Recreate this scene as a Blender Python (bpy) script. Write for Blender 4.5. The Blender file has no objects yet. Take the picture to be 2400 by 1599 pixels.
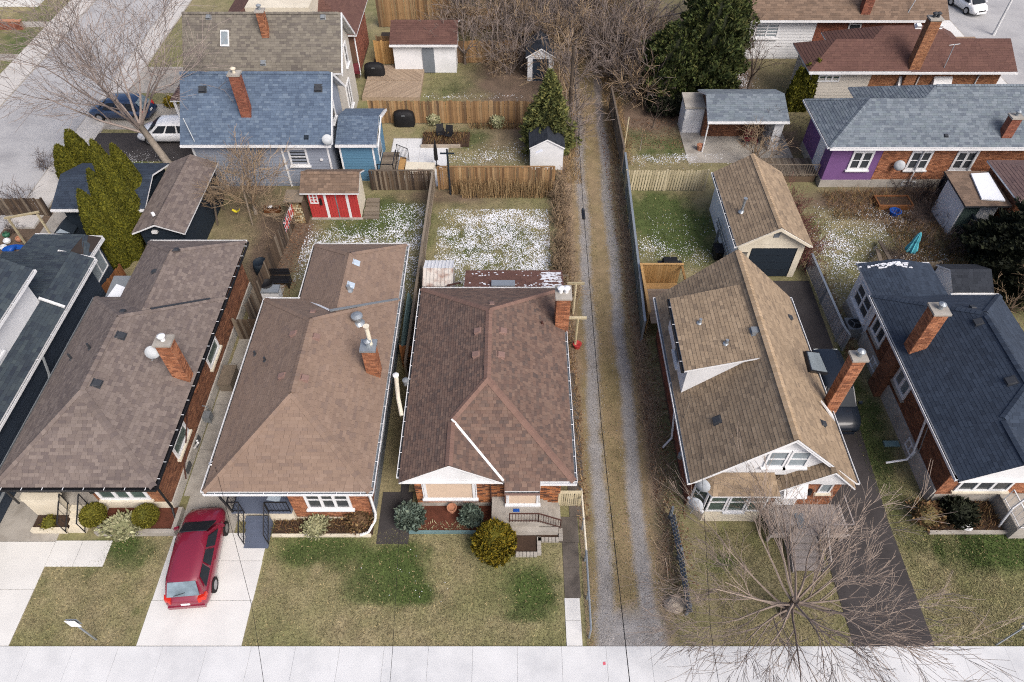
import bpy, math, random
import numpy as np
from mathutils import Vector

# ---------------------------------------------------------------- camera, sky, sun, exposure
scn = bpy.context.scene
COL = scn.collection
FPX, PITCH, CAMH = 1640.0, math.radians(49.0), 28.0
cam_d = bpy.data.cameras.new('camera')
cam = bpy.data.objects.new('camera', cam_d)
COL.objects.link(cam)
cam.location = (0, 0, CAMH)
cam.rotation_euler = (math.pi / 2 - PITCH, 0, 0)
cam_d.sensor_width = 36.0
cam_d.lens = FPX / 2400 * 36
cam_d.clip_start = 0.5
cam_d.clip_end = 2000
scn.camera = cam

SUN_EL, SUN_AZ = math.radians(46), math.radians(143)   # azimuth clockwise from +Y: behind the camera, a little to the right
world = bpy.data.worlds.new('World')
scn.world = world
world.use_nodes = True
wn = world.node_tree
bg = wn.nodes['Background']
sky = wn.nodes.new('ShaderNodeTexSky')
sky.sky_type = 'NISHITA'
sky.sun_disc = False
sky.sun_elevation = SUN_EL
sky.sun_rotation = SUN_AZ
sky.dust_density = 4.0
sky.air_density = 0.55
sky.ozone_density = 0.0
wn.links.new(sky.outputs[0], bg.inputs[0])
bg.inputs[1].default_value = 0.15
sun_d = bpy.data.lights.new('sun', 'SUN')
sun_d.energy = 1.3
sun_d.angle = math.radians(28)
sun_d.color = (1.0, 0.98, 0.955)
sun = bpy.data.objects.new('sun', sun_d)
COL.objects.link(sun)
sun.location = (20, -30, 60)
sdir = Vector((math.sin(SUN_AZ) * math.cos(SUN_EL), math.cos(SUN_AZ) * math.cos(SUN_EL), math.sin(SUN_EL)))
sun.rotation_euler = (-sdir).to_track_quat('-Z', 'Y').to_euler()
scn.view_settings.view_transform = 'Standard'
scn.view_settings.look = 'None'
scn.view_settings.exposure = 0.77
scn.view_settings.gamma = 1.0
scn.view_settings.use_curve_mapping = False
scn.cycles.use_denoising = False
scn.cycles.filter_width = 1.1

rnd = random.Random(11)
npr = np.random.RandomState(5)
U = rnd.uniform


def W(u, v, z=0.0):
    """photo pixel (2400 x 1599) -> point of the place at height z"""
    a = (u - 1200) / FPX
    b = (799.5 - v) / FPX
    Y = math.cos(PITCH) + b * math.sin(PITCH)
    Z = -math.sin(PITCH) + b * math.cos(PITCH)
    t = (z - CAMH) / Z
    return Vector((a * t, Y * t, z))


# ---------------------------------------------------------------- materials
M = {}


def lin(c):
    c /= 255.0
    return c / 12.92 if c < 0.04045 else ((c + 0.055) / 1.055) ** 2.4


KE = 1.38


def C(r, g, b):
    """surface colour from the colour it has in plain daylight"""
    r, g, b = lin(r), lin(g), lin(b)
    k = max(0.3 * r + 0.6 * g + 0.1 * b, 1e-4) ** 0.16 * 1.06 / KE
    return (min(r * k, 0.85), min(g * k, 0.85), min(b * k, 0.85), 1)


def mat(name, col, rough=0.8, var=0.14, scale=3.0, bump=0.0, bscale=40.0, island=None, metal=0.0, spec=0.3,
        stain=None, stain_scale=0.6, stain_amt=0.5, attr=None, coat=0.0, fine=0.0, fscale=60.0, wave=None):
    m = bpy.data.materials.new(name)
    m.use_nodes = True
    nt = m.node_tree
    N, L = nt.nodes, nt.links
    p = N['Principled BSDF']
    p.inputs['Roughness'].default_value = rough
    p.inputs['Metallic'].default_value = metal
    p.inputs['Specular IOR Level'].default_value = spec
    p.inputs['Coat Weight'].default_value = coat
    p.inputs['Coat Roughness'].default_value = 0.06
    tc = N.new('ShaderNodeTexCoord')
    co = tc.outputs['Object']
    if attr:
        a = N.new('ShaderNodeAttribute')
        a.attribute_name = attr
        src = a.outputs['Color']
    elif island:
        g = N.new('ShaderNodeNewGeometry')
        r = N.new('ShaderNodeValToRGB')
        r.color_ramp.interpolation = 'LINEAR'
        els = r.color_ramp.elements
        els[0].color = island[0]
        els[0].position = 0
        els[1].color = island[-1]
        els[1].position = 1
        for i, c in enumerate(island[1:-1]):
            e = els.new((i + 1) / (len(island) - 1))
            e.color = c
        oi = N.new('ShaderNodeObjectInfo')
        ad = N.new('ShaderNodeMath')
        ad.operation = 'ADD'
        L.new(g.outputs['Random Per Island'], ad.inputs[0])
        L.new(oi.outputs['Random'], ad.inputs[1])
        fr = N.new('ShaderNodeMath')
        fr.operation = 'FRACT'
        L.new(ad.outputs[0], fr.inputs[0])
        L.new(fr.outputs[0], r.inputs[0])
        src = r.outputs[0]
    else:
        rgb = N.new('ShaderNodeRGB')
        rgb.outputs[0].default_value = col
        src = rgb.outputs[0]
    if stain:
        n = N.new('ShaderNodeTexNoise')
        n.inputs['Scale'].default_value = stain_scale
        n.inputs['Detail'].default_value = 6
        n.inputs['Roughness'].default_value = 0.65
        L.new(co, n.inputs['Vector'])
        rr = N.new('ShaderNodeMapRange')
        rr.inputs['From Min'].default_value = 0.45
        rr.inputs['From Max'].default_value = 0.7
        rr.inputs['To Max'].default_value = stain_amt
        L.new(n.outputs[0], rr.inputs[0])
        mx = N.new('ShaderNodeMix')
        mx.data_type = 'RGBA'
        L.new(rr.outputs[0], mx.inputs['Factor'])
        L.new(src, mx.inputs['A'])
        mx.inputs['B'].default_value = stain
        src = mx.outputs['Result']
    for sc, am in ((scale, var), (fscale, fine)):
        if am <= 0:
            continue
        n = N.new('ShaderNodeTexNoise')
        n.inputs['Scale'].default_value = sc
        n.inputs['Detail'].default_value = 5
        n.inputs['Roughness'].default_value = 0.6
        L.new(co, n.inputs['Vector'])
        mr = N.new('ShaderNodeMapRange')
        mr.inputs['From Min'].default_value = 0.3
        mr.inputs['From Max'].default_value = 0.7
        mr.inputs['To Min'].default_value = 1 - am
        mr.inputs['To Max'].default_value = 1 + am
        L.new(n.outputs[0], mr.inputs[0])
        mx = N.new('ShaderNodeVectorMath')
        mx.operation = 'SCALE'
        L.new(src, mx.inputs[0])
        L.new(mr.outputs[0], mx.inputs['Scale'])
        src = mx.outputs[0]
    L.new(src, p.inputs['Base Color'])
    if bump > 0:
        n = N.new('ShaderNodeTexNoise')
        n.inputs['Scale'].default_value = bscale
        n.inputs['Detail'].default_value = 4
        L.new(co, n.inputs['Vector'])
        b = N.new('ShaderNodeBump')
        b.inputs['Strength'].default_value = bump
        b.inputs['Distance'].default_value = 0.02
        L.new(n.outputs[0], b.inputs['Height'])
        L.new(b.outputs[0], p.inputs['Normal'])
    M[name] = m
    return m


def isl(*cs):
    return [C(*c) for c in cs]


mat('white', C(236, 238, 240), 0.5, 0.04, 2, stain=C(190, 190, 186), stain_amt=0.35)
mat('white_wall', C(232, 234, 236), 0.7, 0.04, 1.5, stain=C(200, 202, 202), stain_amt=0.4)
mat('cream', C(228, 220, 200), 0.7, 0.06, 2, stain=C(190, 178, 155), stain_amt=0.5)
mat('beige_wall', C(205, 200, 190), 0.75, 0.05, 1.5)
mat('slate_wall', C(154, 163, 178), 0.7, 0.05, 2)
mat('blue_siding', C(96, 142, 172), 0.65, 0.06, 3)
mat('purple', C(134, 96, 152), 0.75, 0.06, 1.2)
mat('navy', C(40, 54, 68), 0.7, 0.12, 2)
mat('dark_siding', C(58, 70, 86), 0.65, 0.10, 2)
mat('deck_dark', C(70, 62, 58), 0.9, 0.1, 3)
mat('mortar', C(165, 140, 118), 0.95, 0.12, 4)
mat('mortar_dark', C(120, 92, 76), 0.95, 0.12, 4)
mat('brick_orange', None, 0.85, 0.12, 0.8, island=isl((150, 98, 70), (180, 120, 86), (192, 132, 98), (134, 86, 64), (170, 110, 78)), fine=0.1)
mat('brick_mixed', None, 0.85, 0.12, 0.8, island=isl((178, 112, 70), (198, 130, 84), (126, 80, 58), (96, 66, 54), (208, 144, 100)), fine=0.1)
mat('brick_red', None, 0.85, 0.12, 0.8, island=isl((146, 90, 72), (162, 100, 78), (124, 74, 60), (170, 110, 88)), fine=0.1)
mat('brick_brown', None, 0.85, 0.12, 0.8, island=isl((132, 88, 66), (150, 102, 76), (112, 74, 58), (166, 116, 86)), fine=0.1)
mat('brick_tan', None, 0.85, 0.12, 0.8, island=isl((160, 110, 78), (182, 130, 94), (140, 92, 66), (172, 120, 84)), fine=0.1)
mat('stone_base', C(196, 192, 184), 0.9, 0.15, 5, bump=0.5, bscale=12, stain=C(140, 132, 122), stain_amt=0.5)
mat('concrete', C(182, 177, 168), 0.9, 0.10, 1.2, stain=C(128, 120, 110), stain_amt=0.6, stain_scale=0.9, fine=0.06)
mat('concrete_new', C(226, 226, 223), 0.85, 0.04, 0.7, stain=C(206, 206, 204), stain_amt=0.6, stain_scale=0.5, fine=0.03)
mat('concrete_walk', C(220, 222, 223), 0.85, 0.05, 0.8, stain=C(194, 197, 200), stain_amt=0.8, stain_scale=0.35, fine=0.03)
mat('concrete_dark', C(120, 112, 104), 0.95, 0.16, 1.5, stain=C(78, 72, 66), stain_amt=0.7, stain_scale=1.1, fine=0.1)
mat('asphalt', C(82, 78, 78), 0.95, 0.12, 1.0, fine=0.15, fscale=90, stain=C(64, 60, 60), stain_amt=0.6)
mat('road', C(186, 186, 186), 0.95, 0.08, 0.3, stain=C(160, 160, 162), stain_amt=0.8, stain_scale=0.35, fine=0.07, fscale=20)
mat('concrete_side', C(206, 203, 198), 0.9, 0.06, 0.7, stain=C(184, 180, 174), stain_amt=0.6)
mat('soil', C(84, 66, 54), 1.0, 0.25, 2, fine=0.3, fscale=30)
mat('mulch', C(112, 66, 50), 1.0, 0.25, 3, fine=0.35, fscale=25)
mat('glass', (0.045, 0.05, 0.055, 1), 0.15, 0.0, spec=0.3)
mat('glass_light', C(150, 162, 168), 0.1, 0.25, 0.8, spec=0.5)
mat('glass_green', C(92, 110, 104), 0.1, 0.2, 0.9, spec=0.5)
mat('blind', C(208, 186, 164), 0.6, 0.05, 3)
mat('blind_white', C(225, 225, 222), 0.6, 0.04, 3)
mat('cedar', None, 0.85, 0.16, 6, island=isl((150, 118, 82), (182, 146, 104), (124, 96, 68), (170, 134, 92), (112, 90, 70), (190, 158, 116)), fine=0.1, fscale=25)
mat('cedar_new', None, 0.8, 0.12, 6, island=isl((190, 148, 92), (206, 166, 110), (172, 130, 78)), fine=0.08, fscale=25)
mat('wood_grey', None, 0.9, 0.16, 6, island=isl((128, 116, 102), (148, 136, 120), (108, 96, 84)), fine=0.12, fscale=25)
mat('wood_dark', None, 0.9, 0.18, 6, island=isl((92, 76, 62), (116, 98, 80), (74, 62, 54), (150, 136, 118)), fine=0.12, fscale=25)
mat('wood_brown', None, 0.85, 0.14, 6, island=isl((150, 98, 58), (128, 82, 50), (164, 110, 68)), fine=0.1)
mat('wood_pale', None, 0.85, 0.12, 6, island=isl((196, 184, 150), (212, 200, 168), (178, 166, 134)), fine=0.08)
mat('deck_wood', None, 0.85, 0.1, 5, island=isl((168, 148, 126), (182, 162, 140), (156, 136, 116)), fine=0.08)
mat('deck_grey', None, 0.9, 0.1, 5, island=isl((168, 160, 156), (180, 172, 166), (156, 148, 146)), fine=0.08)
mat('slat_green', None, 0.7, 0.1, 4, island=isl((112, 124, 120), (128, 138, 132), (98, 110, 106)))
mat('slat_grey', None, 0.7, 0.08, 4, island=isl((176, 174, 172), (192, 190, 188), (160, 158, 158)))
mat('porch_blue', C(106, 116, 136), 0.6, 0.07, 2)
mat('underlay', C(70, 62, 58), 0.95, 0.1, 2)
mat('black_metal', C(38, 38, 42), 0.45, 0.06, 3, spec=0.5)
mat('black_cloth', C(34, 34, 38), 0.7, 0.15, 4)
mat('rail_brown', C(96, 66, 58), 0.5, 0.08, 4)
mat('galv', C(170, 178, 184), 0.45, 0.1, 4, metal=0.5)
mat('grey_metal', C(150, 156, 160), 0.5, 0.08, 3, metal=0.3)
mat('grey_paint', C(128, 136, 144), 0.6, 0.08, 3)
mat('vent_dark', C(70, 74, 80), 0.6, 0.1, 4)
mat('vent_brown', C(150, 122, 112), 0.6, 0.08, 4)
mat('rust', C(212, 206, 198), 0.6, 0.08, 3, stain=C(150, 92, 62), stain_scale=1.6, stain_amt=0.95)
mat('red_paint', C(206, 72, 70), 0.65, 0.08, 4, stain=C(184, 60, 60), stain_amt=0.5)
mat('red_dull', C(120, 44, 54), 0.6, 0.1, 3)
mat('teal_metal', C(120, 150, 152), 0.6, 0.12, 2, stain=C(96, 116, 118), stain_amt=0.5)
mat('green_metal', C(60, 120, 92), 0.6, 0.1, 3)
mat('blue_plastic', C(30, 96, 196), 0.4, 0.08, 3)
mat('cyan_cloth', C(96, 190, 206), 0.7, 0.12, 5)
mat('yellow', C(232, 214, 110), 0.6, 0.06, 3)
mat('yellow_bright', C(238, 222, 60), 0.5, 0.04, 3)
mat('pale_green', C(176, 206, 178), 0.7, 0.06, 3)
mat('glass_sky', C(128, 146, 156), 0.2, 0.35, 2.5, spec=0.3)
mat('twig_front', None, 0.95, 0.12, 2, island=isl((156, 140, 128), (178, 162, 148), (134, 120, 112)))
mat('twig_lane', None, 0.95, 0.12, 2, island=isl((132, 119, 112), (150, 137, 129), (112, 101, 96)))
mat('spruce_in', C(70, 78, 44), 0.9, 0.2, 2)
mat('terracotta', C(196, 140, 110), 0.8, 0.1, 4)
mat('light_blue', C(190, 206, 220), 0.5, 0.06, 2)
mat('snow', C(232, 236, 242), 0.8, 0.04, 6, spec=0.2)
mat('bark', C(120, 108, 98), 0.95, 0.2, 4, fine=0.15, fscale=20)
mat('bark_pale', C(168, 158, 146), 0.95, 0.16, 4, fine=0.12, fscale=20)
mat('twig', None, 0.95, 0.12, 2, island=isl((150, 137, 130), (170, 157, 149), (130, 118, 113)))
mat('twig_tan', None, 0.95, 0.12, 2, island=isl((150, 128, 104), (176, 154, 124), (124, 104, 88)))
mat('twig_dark', None, 0.95, 0.12, 2, island=isl((98, 84, 78), (120, 104, 96), (78, 68, 64)))
mat('twig_red', None, 0.95, 0.12, 2, island=isl((116, 72, 68), (136, 88, 82), (94, 60, 58)))
mat('dry_stalk', None, 0.95, 0.12, 2, island=isl((176, 148, 106), (150, 120, 84), (198, 172, 128), (130, 102, 74)))
mat('brush_tan', None, 0.95, 0.12, 2, island=isl((160, 138, 118), (180, 158, 134), (138, 118, 102), (192, 172, 146)))
mat('arborvitae', None, 0.8, 0.2, 1.2, island=isl((70, 78, 16), (102, 104, 22), (130, 126, 32), (84, 88, 18), (114, 112, 28)))
mat('cedar_leaf', None, 0.8, 0.3, 0.7, island=isl((44, 58, 26), (72, 88, 40), (98, 108, 54), (56, 70, 32), (112, 112, 60)))
mat('spruce', None, 0.8, 0.25, 0.8, island=isl((86, 98, 56), (118, 126, 74), (142, 140, 80), (100, 110, 62)))
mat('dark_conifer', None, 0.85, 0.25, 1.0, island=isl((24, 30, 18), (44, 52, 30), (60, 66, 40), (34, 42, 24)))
mat('gold_bush', None, 0.8, 0.25, 2.0, island=isl((112, 102, 20), (150, 132, 32), (166, 142, 38), (92, 94, 24), (130, 120, 30)))
mat('globe_bush', None, 0.8, 0.2, 2.0, island=isl((112, 110, 32), (140, 134, 46), (126, 122, 38), (98, 100, 28)))
mat('blue_bush', None, 0.8, 0.2, 2.0, island=isl((96, 116, 104), (126, 144, 130), (78, 96, 84), (140, 154, 134)))
mat('pale_plant', None, 0.85, 0.15, 3, island=isl((170, 172, 132), (196, 196, 156), (140, 144, 104), (182, 176, 140)))
mat('dead_plant', None, 0.9, 0.2, 3, island=isl((126, 92, 64), (150, 114, 76), (96, 72, 54), (168, 140, 96), (110, 104, 64)))
mat('leaf_litter', None, 0.95, 0.15, 3, island=isl((128, 92, 70), (152, 116, 88), (104, 76, 62), (170, 138, 108)))
mat('tyre', C(38, 38, 40), 0.85, 0.08, 5)
mat('car_glass', (0.022, 0.026, 0.032, 1), 0.3, 0.0, spec=0.03)
mat('dish', C(196, 202, 206), 0.6, 0.04, 3)
mat('rim', C(186, 188, 192), 0.35, 0.05, 5, metal=0.7)
mat('car_red', C(152, 34, 62), 0.4, 0.04, 1.5, spec=0.6, coat=0.9)
mat('car_white', C(236, 238, 240), 0.35, 0.02, 2, spec=0.5, coat=0.6)
mat('car_blue', C(40, 66, 104), 0.35, 0.04, 2, spec=0.5, coat=0.7)
mat('car_dark', C(34, 44, 58), 0.4, 0.04, 2, spec=0.3, coat=0.25)
mat('tail_red', C(226, 52, 36), 0.25, 0.05, 5, spec=0.5)
mat('lamp_clear', C(220, 226, 230), 0.15, 0.05, 5, spec=0.6)
mat('cable', C(34, 34, 36), 0.7, 0.0)
mat('pebble', None, 0.95, 0.1, 3, island=isl((148, 146, 146), (170, 168, 166), (126, 122, 120), (184, 180, 176), (138, 130, 124)))
mat('rock', C(178, 166, 150), 0.9, 0.2, 4, bump=0.5, bscale=10)
mat('red_marker', C(226, 110, 126), 0.9, 0.05, 5)
mat('ground_col', None, 1.0, 0.10, 1.2, attr='Col', fine=0.34, fscale=11)
mat('blade_col', None, 0.95, 0.0, attr='Col')
mat('gravel_col', None, 1.0, 0.10, 2, attr='Col', fine=0.22, fscale=22, bump=0.3, bscale=30)


def shingle_mat(name, *cs, var=0.08):
    return mat(name, None, 0.95, var, 0.7, island=isl(*cs), fine=0.07, fscale=35)


shingle_mat('sh_mauve', (125, 113, 108), (136, 124, 117), (143, 131, 124), (118, 107, 104), (132, 120, 113))
shingle_mat('sh_brown', (147, 125, 110), (153, 131, 115), (150, 128, 112), (143, 122, 108), (157, 135, 119), (136, 117, 106))
shingle_mat('sh_redbrown', (130, 106, 94), (138, 114, 101), (123, 101, 91), (112, 95, 88), (143, 119, 105), (105, 92, 87))
shingle_mat('sh_tan', (162, 142, 118), (176, 155, 129), (150, 131, 109), (170, 149, 123), (140, 123, 104))
shingle_mat('sh_tan_light', (184, 160, 130), (194, 170, 140), (176, 152, 122))
shingle_mat('sh_navy', (62, 75, 93), (70, 83, 101), (56, 68, 85), (66, 79, 97))
shingle_mat('sh_dark', (68, 80, 92), (78, 90, 98), (60, 70, 84), (84, 96, 102))
shingle_mat('sh_blue', (98, 116, 138), (108, 126, 148), (90, 107, 130), (102, 120, 142), (118, 135, 154))
shingle_mat('sh_grey', (128, 122, 112), (142, 136, 124), (114, 108, 102), (136, 130, 118))
shingle_mat('sh_bluegrey', (120, 132, 142), (136, 146, 154), (108, 118, 130), (128, 140, 146))
shingle_mat('sh_choc', (116, 84, 76), (122, 90, 80), (110, 80, 72), (118, 86, 78))
shingle_mat('sh_earth', (132, 112, 96), (146, 124, 106), (120, 102, 88), (138, 116, 98))
shingle_mat('sh_redcap', (142, 113, 101), (147, 118, 105), (137, 109, 98))
shingle_mat('sh_black', (54, 60, 70), (62, 68, 78), (48, 54, 64))
shingle_mat('sh_plum', (120, 98, 96), (128, 106, 102), (112, 92, 92))

# ---------------------------------------------------------------- mesh helpers
WL = {}          # world position of an Empty root whose children are written in world coordinates
ZV = Vector((0, 0, 1))


class MB:
    def __init__(s):
        s.v = []
        s.f = []

    def poly(s, pts):
        n = len(s.v)
        s.v += [tuple(p) for p in pts]
        s.f.append(tuple(range(n, n + len(pts))))

    def hexa(s, p):
        """p: bottom ring of 4, top ring of 4"""
        n = len(s.v)
        s.v += [tuple(q) for q in p]
        for a in ((3, 2, 1, 0), (4, 5, 6, 7), (0, 1, 5, 4), (1, 2, 6, 5), (2, 3, 7, 6), (3, 0, 4, 7)):
            s.f.append(tuple(n + i for i in a))
        return s

    def box(s, x0, x1, y0, y1, z0, z1):
        return s.hexa([(x0, y0, z0), (x1, y0, z0), (x1, y1, z0), (x0, y1, z0), (x0, y0, z1), (x1, y0, z1), (x1, y1, z1), (x0, y1, z1)])

    def fbox(s, F, s0, s1, t0, t1, d0, d1):
        """box in a wall frame"""
        return s.hexa([F(s0, t0, d0), F(s1, t0, d0), F(s1, t0, d1), F(s0, t0, d1), F(s0, t1, d0), F(s1, t1, d0), F(s1, t1, d1), F(s0, t1, d1)])

    def prism(s, pts, dz):
        """polygon pushed down by dz (vector or number)"""
        d = Vector((0, 0, -dz)) if not isinstance(dz, Vector) else dz
        a = [Vector(p) for p in pts]
        b = [p + d for p in a]
        n = len(s.v)
        k = len(a)
        s.v += [tuple(p) for p in a + b]
        s.f.append(tuple(range(n, n + k)))
        s.f.append(tuple(range(n + 2 * k - 1, n + k - 1, -1)))
        for i in range(k):
            j = (i + 1) % k
            s.f.append((n + i, n + k + i, n + k + j, n + j))
        return s

    def tube(s, pts, rs, k=6, cap=True):
        pts = [Vector(p) for p in pts]
        if not isinstance(rs, (list, tuple)):
            rs = [rs] * len(pts)
        n0 = len(s.v)
        for i, p in enumerate(pts):
            d = (pts[min(i + 1, len(pts) - 1)] - pts[max(i - 1, 0)])
            if d.length < 1e-6:
                d = Vector((0, 0, 1))
            d.normalize()
            a = d.cross(Vector((0, 0, 1)) if abs(d.z) < 0.9 else Vector((1, 0, 0)))
            a.normalize()
            b = d.cross(a)
            for j in range(k):
                t = 2 * math.pi * j / k
                q = p + (a * math.cos(t) + b * math.sin(t)) * rs[i]
                s.v.append((q.x, q.y, q.z))
        for i in range(len(pts) - 1):
            for j in range(k):
                a = n0 + i * k + j
                b = n0 + i * k + (j + 1) % k
                s.f.append((a, b, b + k, a + k))
        if cap:
            s.f.append(tuple(n0 + j for j in range(k)))
            e = n0 + (len(pts) - 1) * k
            s.f.append(tuple(e + k - 1 - j for j in range(k)))
        return s

    def bar(s, a, b, w, h):
        """square bar between two points"""
        a, b = Vector(a), Vector(b)
        d = (b - a).normalized()
        x = d.cross(ZV)
        if x.length < 1e-4:
            x = Vector((1, 0, 0))
        x.normalize()
        y = x.cross(d)
        x = x * w / 2
        y = y * h / 2
        return s.hexa([a - x - y, a + x - y, b + x - y, b - x - y, a - x + y, a + x + y, b + x + y, b - x + y])

    def lathe(s, c, prof, k=12, axis=None):
        """profile of (radius, height) about a vertical axis at c"""
        c = Vector(c)
        n0 = len(s.v)
        for r, z in prof:
            for j in range(k):
                t = 2 * math.pi * j / k
                s.v.append((c.x + r * math.cos(t), c.y + r * math.sin(t), c.z + z))
        for i in range(len(prof) - 1):
            for j in range(k):
                a = n0 + i * k + j
                b = n0 + i * k + (j + 1) % k
                s.f.append((a, b, b + k, a + k))
        s.f.append(tuple(n0 + j for j in range(k)))
        e = n0 + (len(prof) - 1) * k
        s.f.append(tuple(e + j for j in range(k)))
        return s

    def each(s, name, m, parent):
        """every loose piece becomes an object of its own"""
        own = {}
        par = list(range(len(s.v)))

        def find(i):
            while par[i] != i:
                par[i] = par[par[i]]
                i = par[i]
            return i
        for f in s.f:
            a = find(f[0])
            for i in f[1:]:
                par[find(i)] = a
        for f in s.f:
            own.setdefault(find(f[0]), []).append(f)
        for fs in own.values():
            q = MB()
            ix = {}
            for f in fs:
                for i in f:
                    if i not in ix:
                        ix[i] = len(q.v)
                        q.v.append(s.v[i])
            q.f = [tuple(ix[i] for i in f) for f in fs]
            q.build(name, m, parent)

    def build(s, name, m, parent=None, smooth=False, **kw):
        me = bpy.data.meshes.new(name)
        me.from_pydata(s.v, [], s.f)
        if smooth:
            me.polygons.foreach_set('use_smooth', [True] * len(me.polygons))
        if m:
            me.materials.append(M[m])
        return place(name, me, parent, **kw)


def place(name, me, parent=None, loc=None, rot=None, scale=None, kind=None, label=None, cat=None, group=None):
    o = bpy.data.objects.new(name, me)
    COL.objects.link(o)
    base = Vector((0, 0, 0))
    if parent is not None:
        o.parent = parent
        base = -WL.get(parent.name, Vector((0, 0, 0)))
    o.location = base + Vector(loc) if loc is not None else base
    if rot is not None:
        o.rotation_euler = rot
    if scale is not None:
        o.scale = scale
    props(o, label, cat, group, kind)
    return o


def props(o, label=None, cat=None, group=None, kind=None):
    if label:
        o['label'] = label
    if cat:
        o['category'] = cat
    if group:
        o['group'] = group
    if kind:
        o['kind'] = kind
    return o


def thing(name, label, cat, loc=(0, 0, 0), group=None, rotz=0.0, local=False):
    o = bpy.data.objects.new(name, None)
    COL.objects.link(o)
    o.empty_display_size = 0.3
    o.location = loc
    o.rotation_euler = (0, 0, rotz)
    if not local:
        WL[o.name] = Vector(loc)
    props(o, label, cat, group)
    return o


def copy_tree(o, parent=None):
    c = o.copy()
    COL.objects.link(c)
    if parent is not None:
        c.parent = parent
    for ch in o.children:
        copy_tree(ch, c)
    return c


def put(o, loc, rotz=0.0, scale=1.0, label=None, group=None):
    o.location = loc
    o.rotation_euler = (0, 0, rotz)
    o.scale = (scale, scale, scale) if not isinstance(scale, tuple) else scale
    if label:
        o['label'] = label
    if group:
        o['group'] = group
    return o


def raw_mesh(name, verts, faces_flat, nper, m, cols=None):
    """fast mesh from numpy: faces all with nper corners"""
    me = bpy.data.meshes.new(name)
    nv = len(verts)
    nf = len(faces_flat) // nper
    me.vertices.add(nv)
    me.vertices.foreach_set('co', np.asarray(verts, dtype=np.float32).ravel())
    me.loops.add(nf * nper)
    me.loops.foreach_set('vertex_index', np.asarray(faces_flat, dtype=np.int32))
    me.polygons.add(nf)
    me.polygons.foreach_set('loop_start', np.arange(0, nf * nper, nper, dtype=np.int32))
    me.update(calc_edges=True)
    if cols is not None:
        a = me.color_attributes.new('Col', 'FLOAT_COLOR', 'POINT')
        c = np.ones((nv, 4), dtype=np.float32)
        c[:, :3] = cols
        a.data.foreach_set('color', c.ravel())
    me.materials.append(M[m])
    return me


def frame(o, u, n):
    o, u, n = Vector(o), Vector(u), Vector(n)
    return lambda s, t, d=0.0: o + u * s + ZV * t + n * d


def walls_of(x0, x1, y0, y1):
    return {'front': (frame((x0, y0, 0), (1, 0, 0), (0, -1, 0)), x1 - x0),
            'back': (frame((x0, y1, 0), (1, 0, 0), (0, 1, 0)), x1 - x0),
            'left': (frame((x0, y0, 0), (0, 1, 0), (-1, 0, 0)), y1 - y0),
            'right': (frame((x1, y0, 0), (0, 1, 0), (1, 0, 0)), y1 - y0)}


# ---------------------------------------------------------------- roofs
def clip_half(poly, inside, inter):
    out = []
    for i in range(len(poly)):
        a, b = poly[i], poly[(i + 1) % len(poly)]
        ia, ib = inside(a), inside(b)
        if ia:
            out.append(a)
        if ia != ib:
            out.append(inter(a, b))
    return out


def clip_convex(rect, poly):
    """clip 2D polygon rect by convex CCW polygon"""
    res = rect
    for i in range(len(poly)):
        ax, ay = poly[i]
        bx, by = poly[(i + 1) % len(poly)]
        ex, ey = bx - ax, by - ay

        def side(p):
            return ex * (p[1] - ay) - ey * (p[0] - ax)

        def inter(p, q):
            sp, sq = side(p), side(q)
            t = sp / (sp - sq)
            return (p[0] + (q[0] - p[0]) * t, p[1] + (q[1] - p[1]) * t)
        res = clip_half(res, lambda p: side(p) >= -1e-9, inter)
        if len(res) < 3:
            return []
    return res


def plane_axes(poly):
    p = [Vector(q) for q in poly]
    n = Vector((0, 0, 0))
    for i in range(len(p)):
        n += p[i].cross(p[(i + 1) % len(p)])
    if n.z < 0:
        n = -n
    n.normalize()
    up = ZV - n * n.z
    if up.length < 1e-4:
        up = Vector((0, 1, 0))
    up.normalize()
    h = up.cross(n)
    return n, h, up


def shingle(mb, poly, width=0.34, expo=0.16, th=0.018, jit=0.35):
    """lay overlapping shingles over one planar convex roof face"""
    n, h, up = plane_axes(poly)
    o = Vector(poly[0])
    P2 = [((Vector(q) - o).dot(h), (Vector(q) - o).dot(up)) for q in poly]
    area = sum(P2[i][0] * P2[(i + 1) % len(P2)][1] - P2[(i + 1) % len(P2)][0] * P2[i][1] for i in range(len(P2)))
    if area < 0:
        P2.reverse()
    s0, s1 = min(p[0] for p in P2), max(p[0] for p in P2)
    t0, t1 = min(p[1] for p in P2), max(p[1] for p in P2)
    t = t0
    row = 0
    while t < t1:
        s = s0 - U(0, width)
        while s < s1:
            w = width * (1 + U(-jit, jit))
            rect = [(s, t), (s + w - 0.006, t), (s + w - 0.006, t + expo), (s, t + expo)]
            r = clip_convex(rect, P2)
            if len(r) >= 3:
                lift = th * U(0.8, 1.25)
                n0 = len(mb.v)
                for (a, b) in r:
                    q = o + h * a + up * b + n * (0.004 + lift * (1 - (b - t) / expo))
                    mb.v.append((q.x, q.y, q.z))
                k = len(r)
                mb.f.append(tuple(range(n0, n0 + k)))
                for i in range(k):
                    j = (i + 1) % k
                    if r[i][1] < t + 1e-4 and r[j][1] < t + 1e-4:
                        m0 = len(mb.v)
                        for (a, b) in (r[i], r[j]):
                            q = o + h * a + up * b
                            mb.v.append((q.x, q.y, q.z))
                        mb.f.append((n0 + i, m0, m0 + 1, n0 + j))
            s += w
        t += expo
        row += 1


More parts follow.
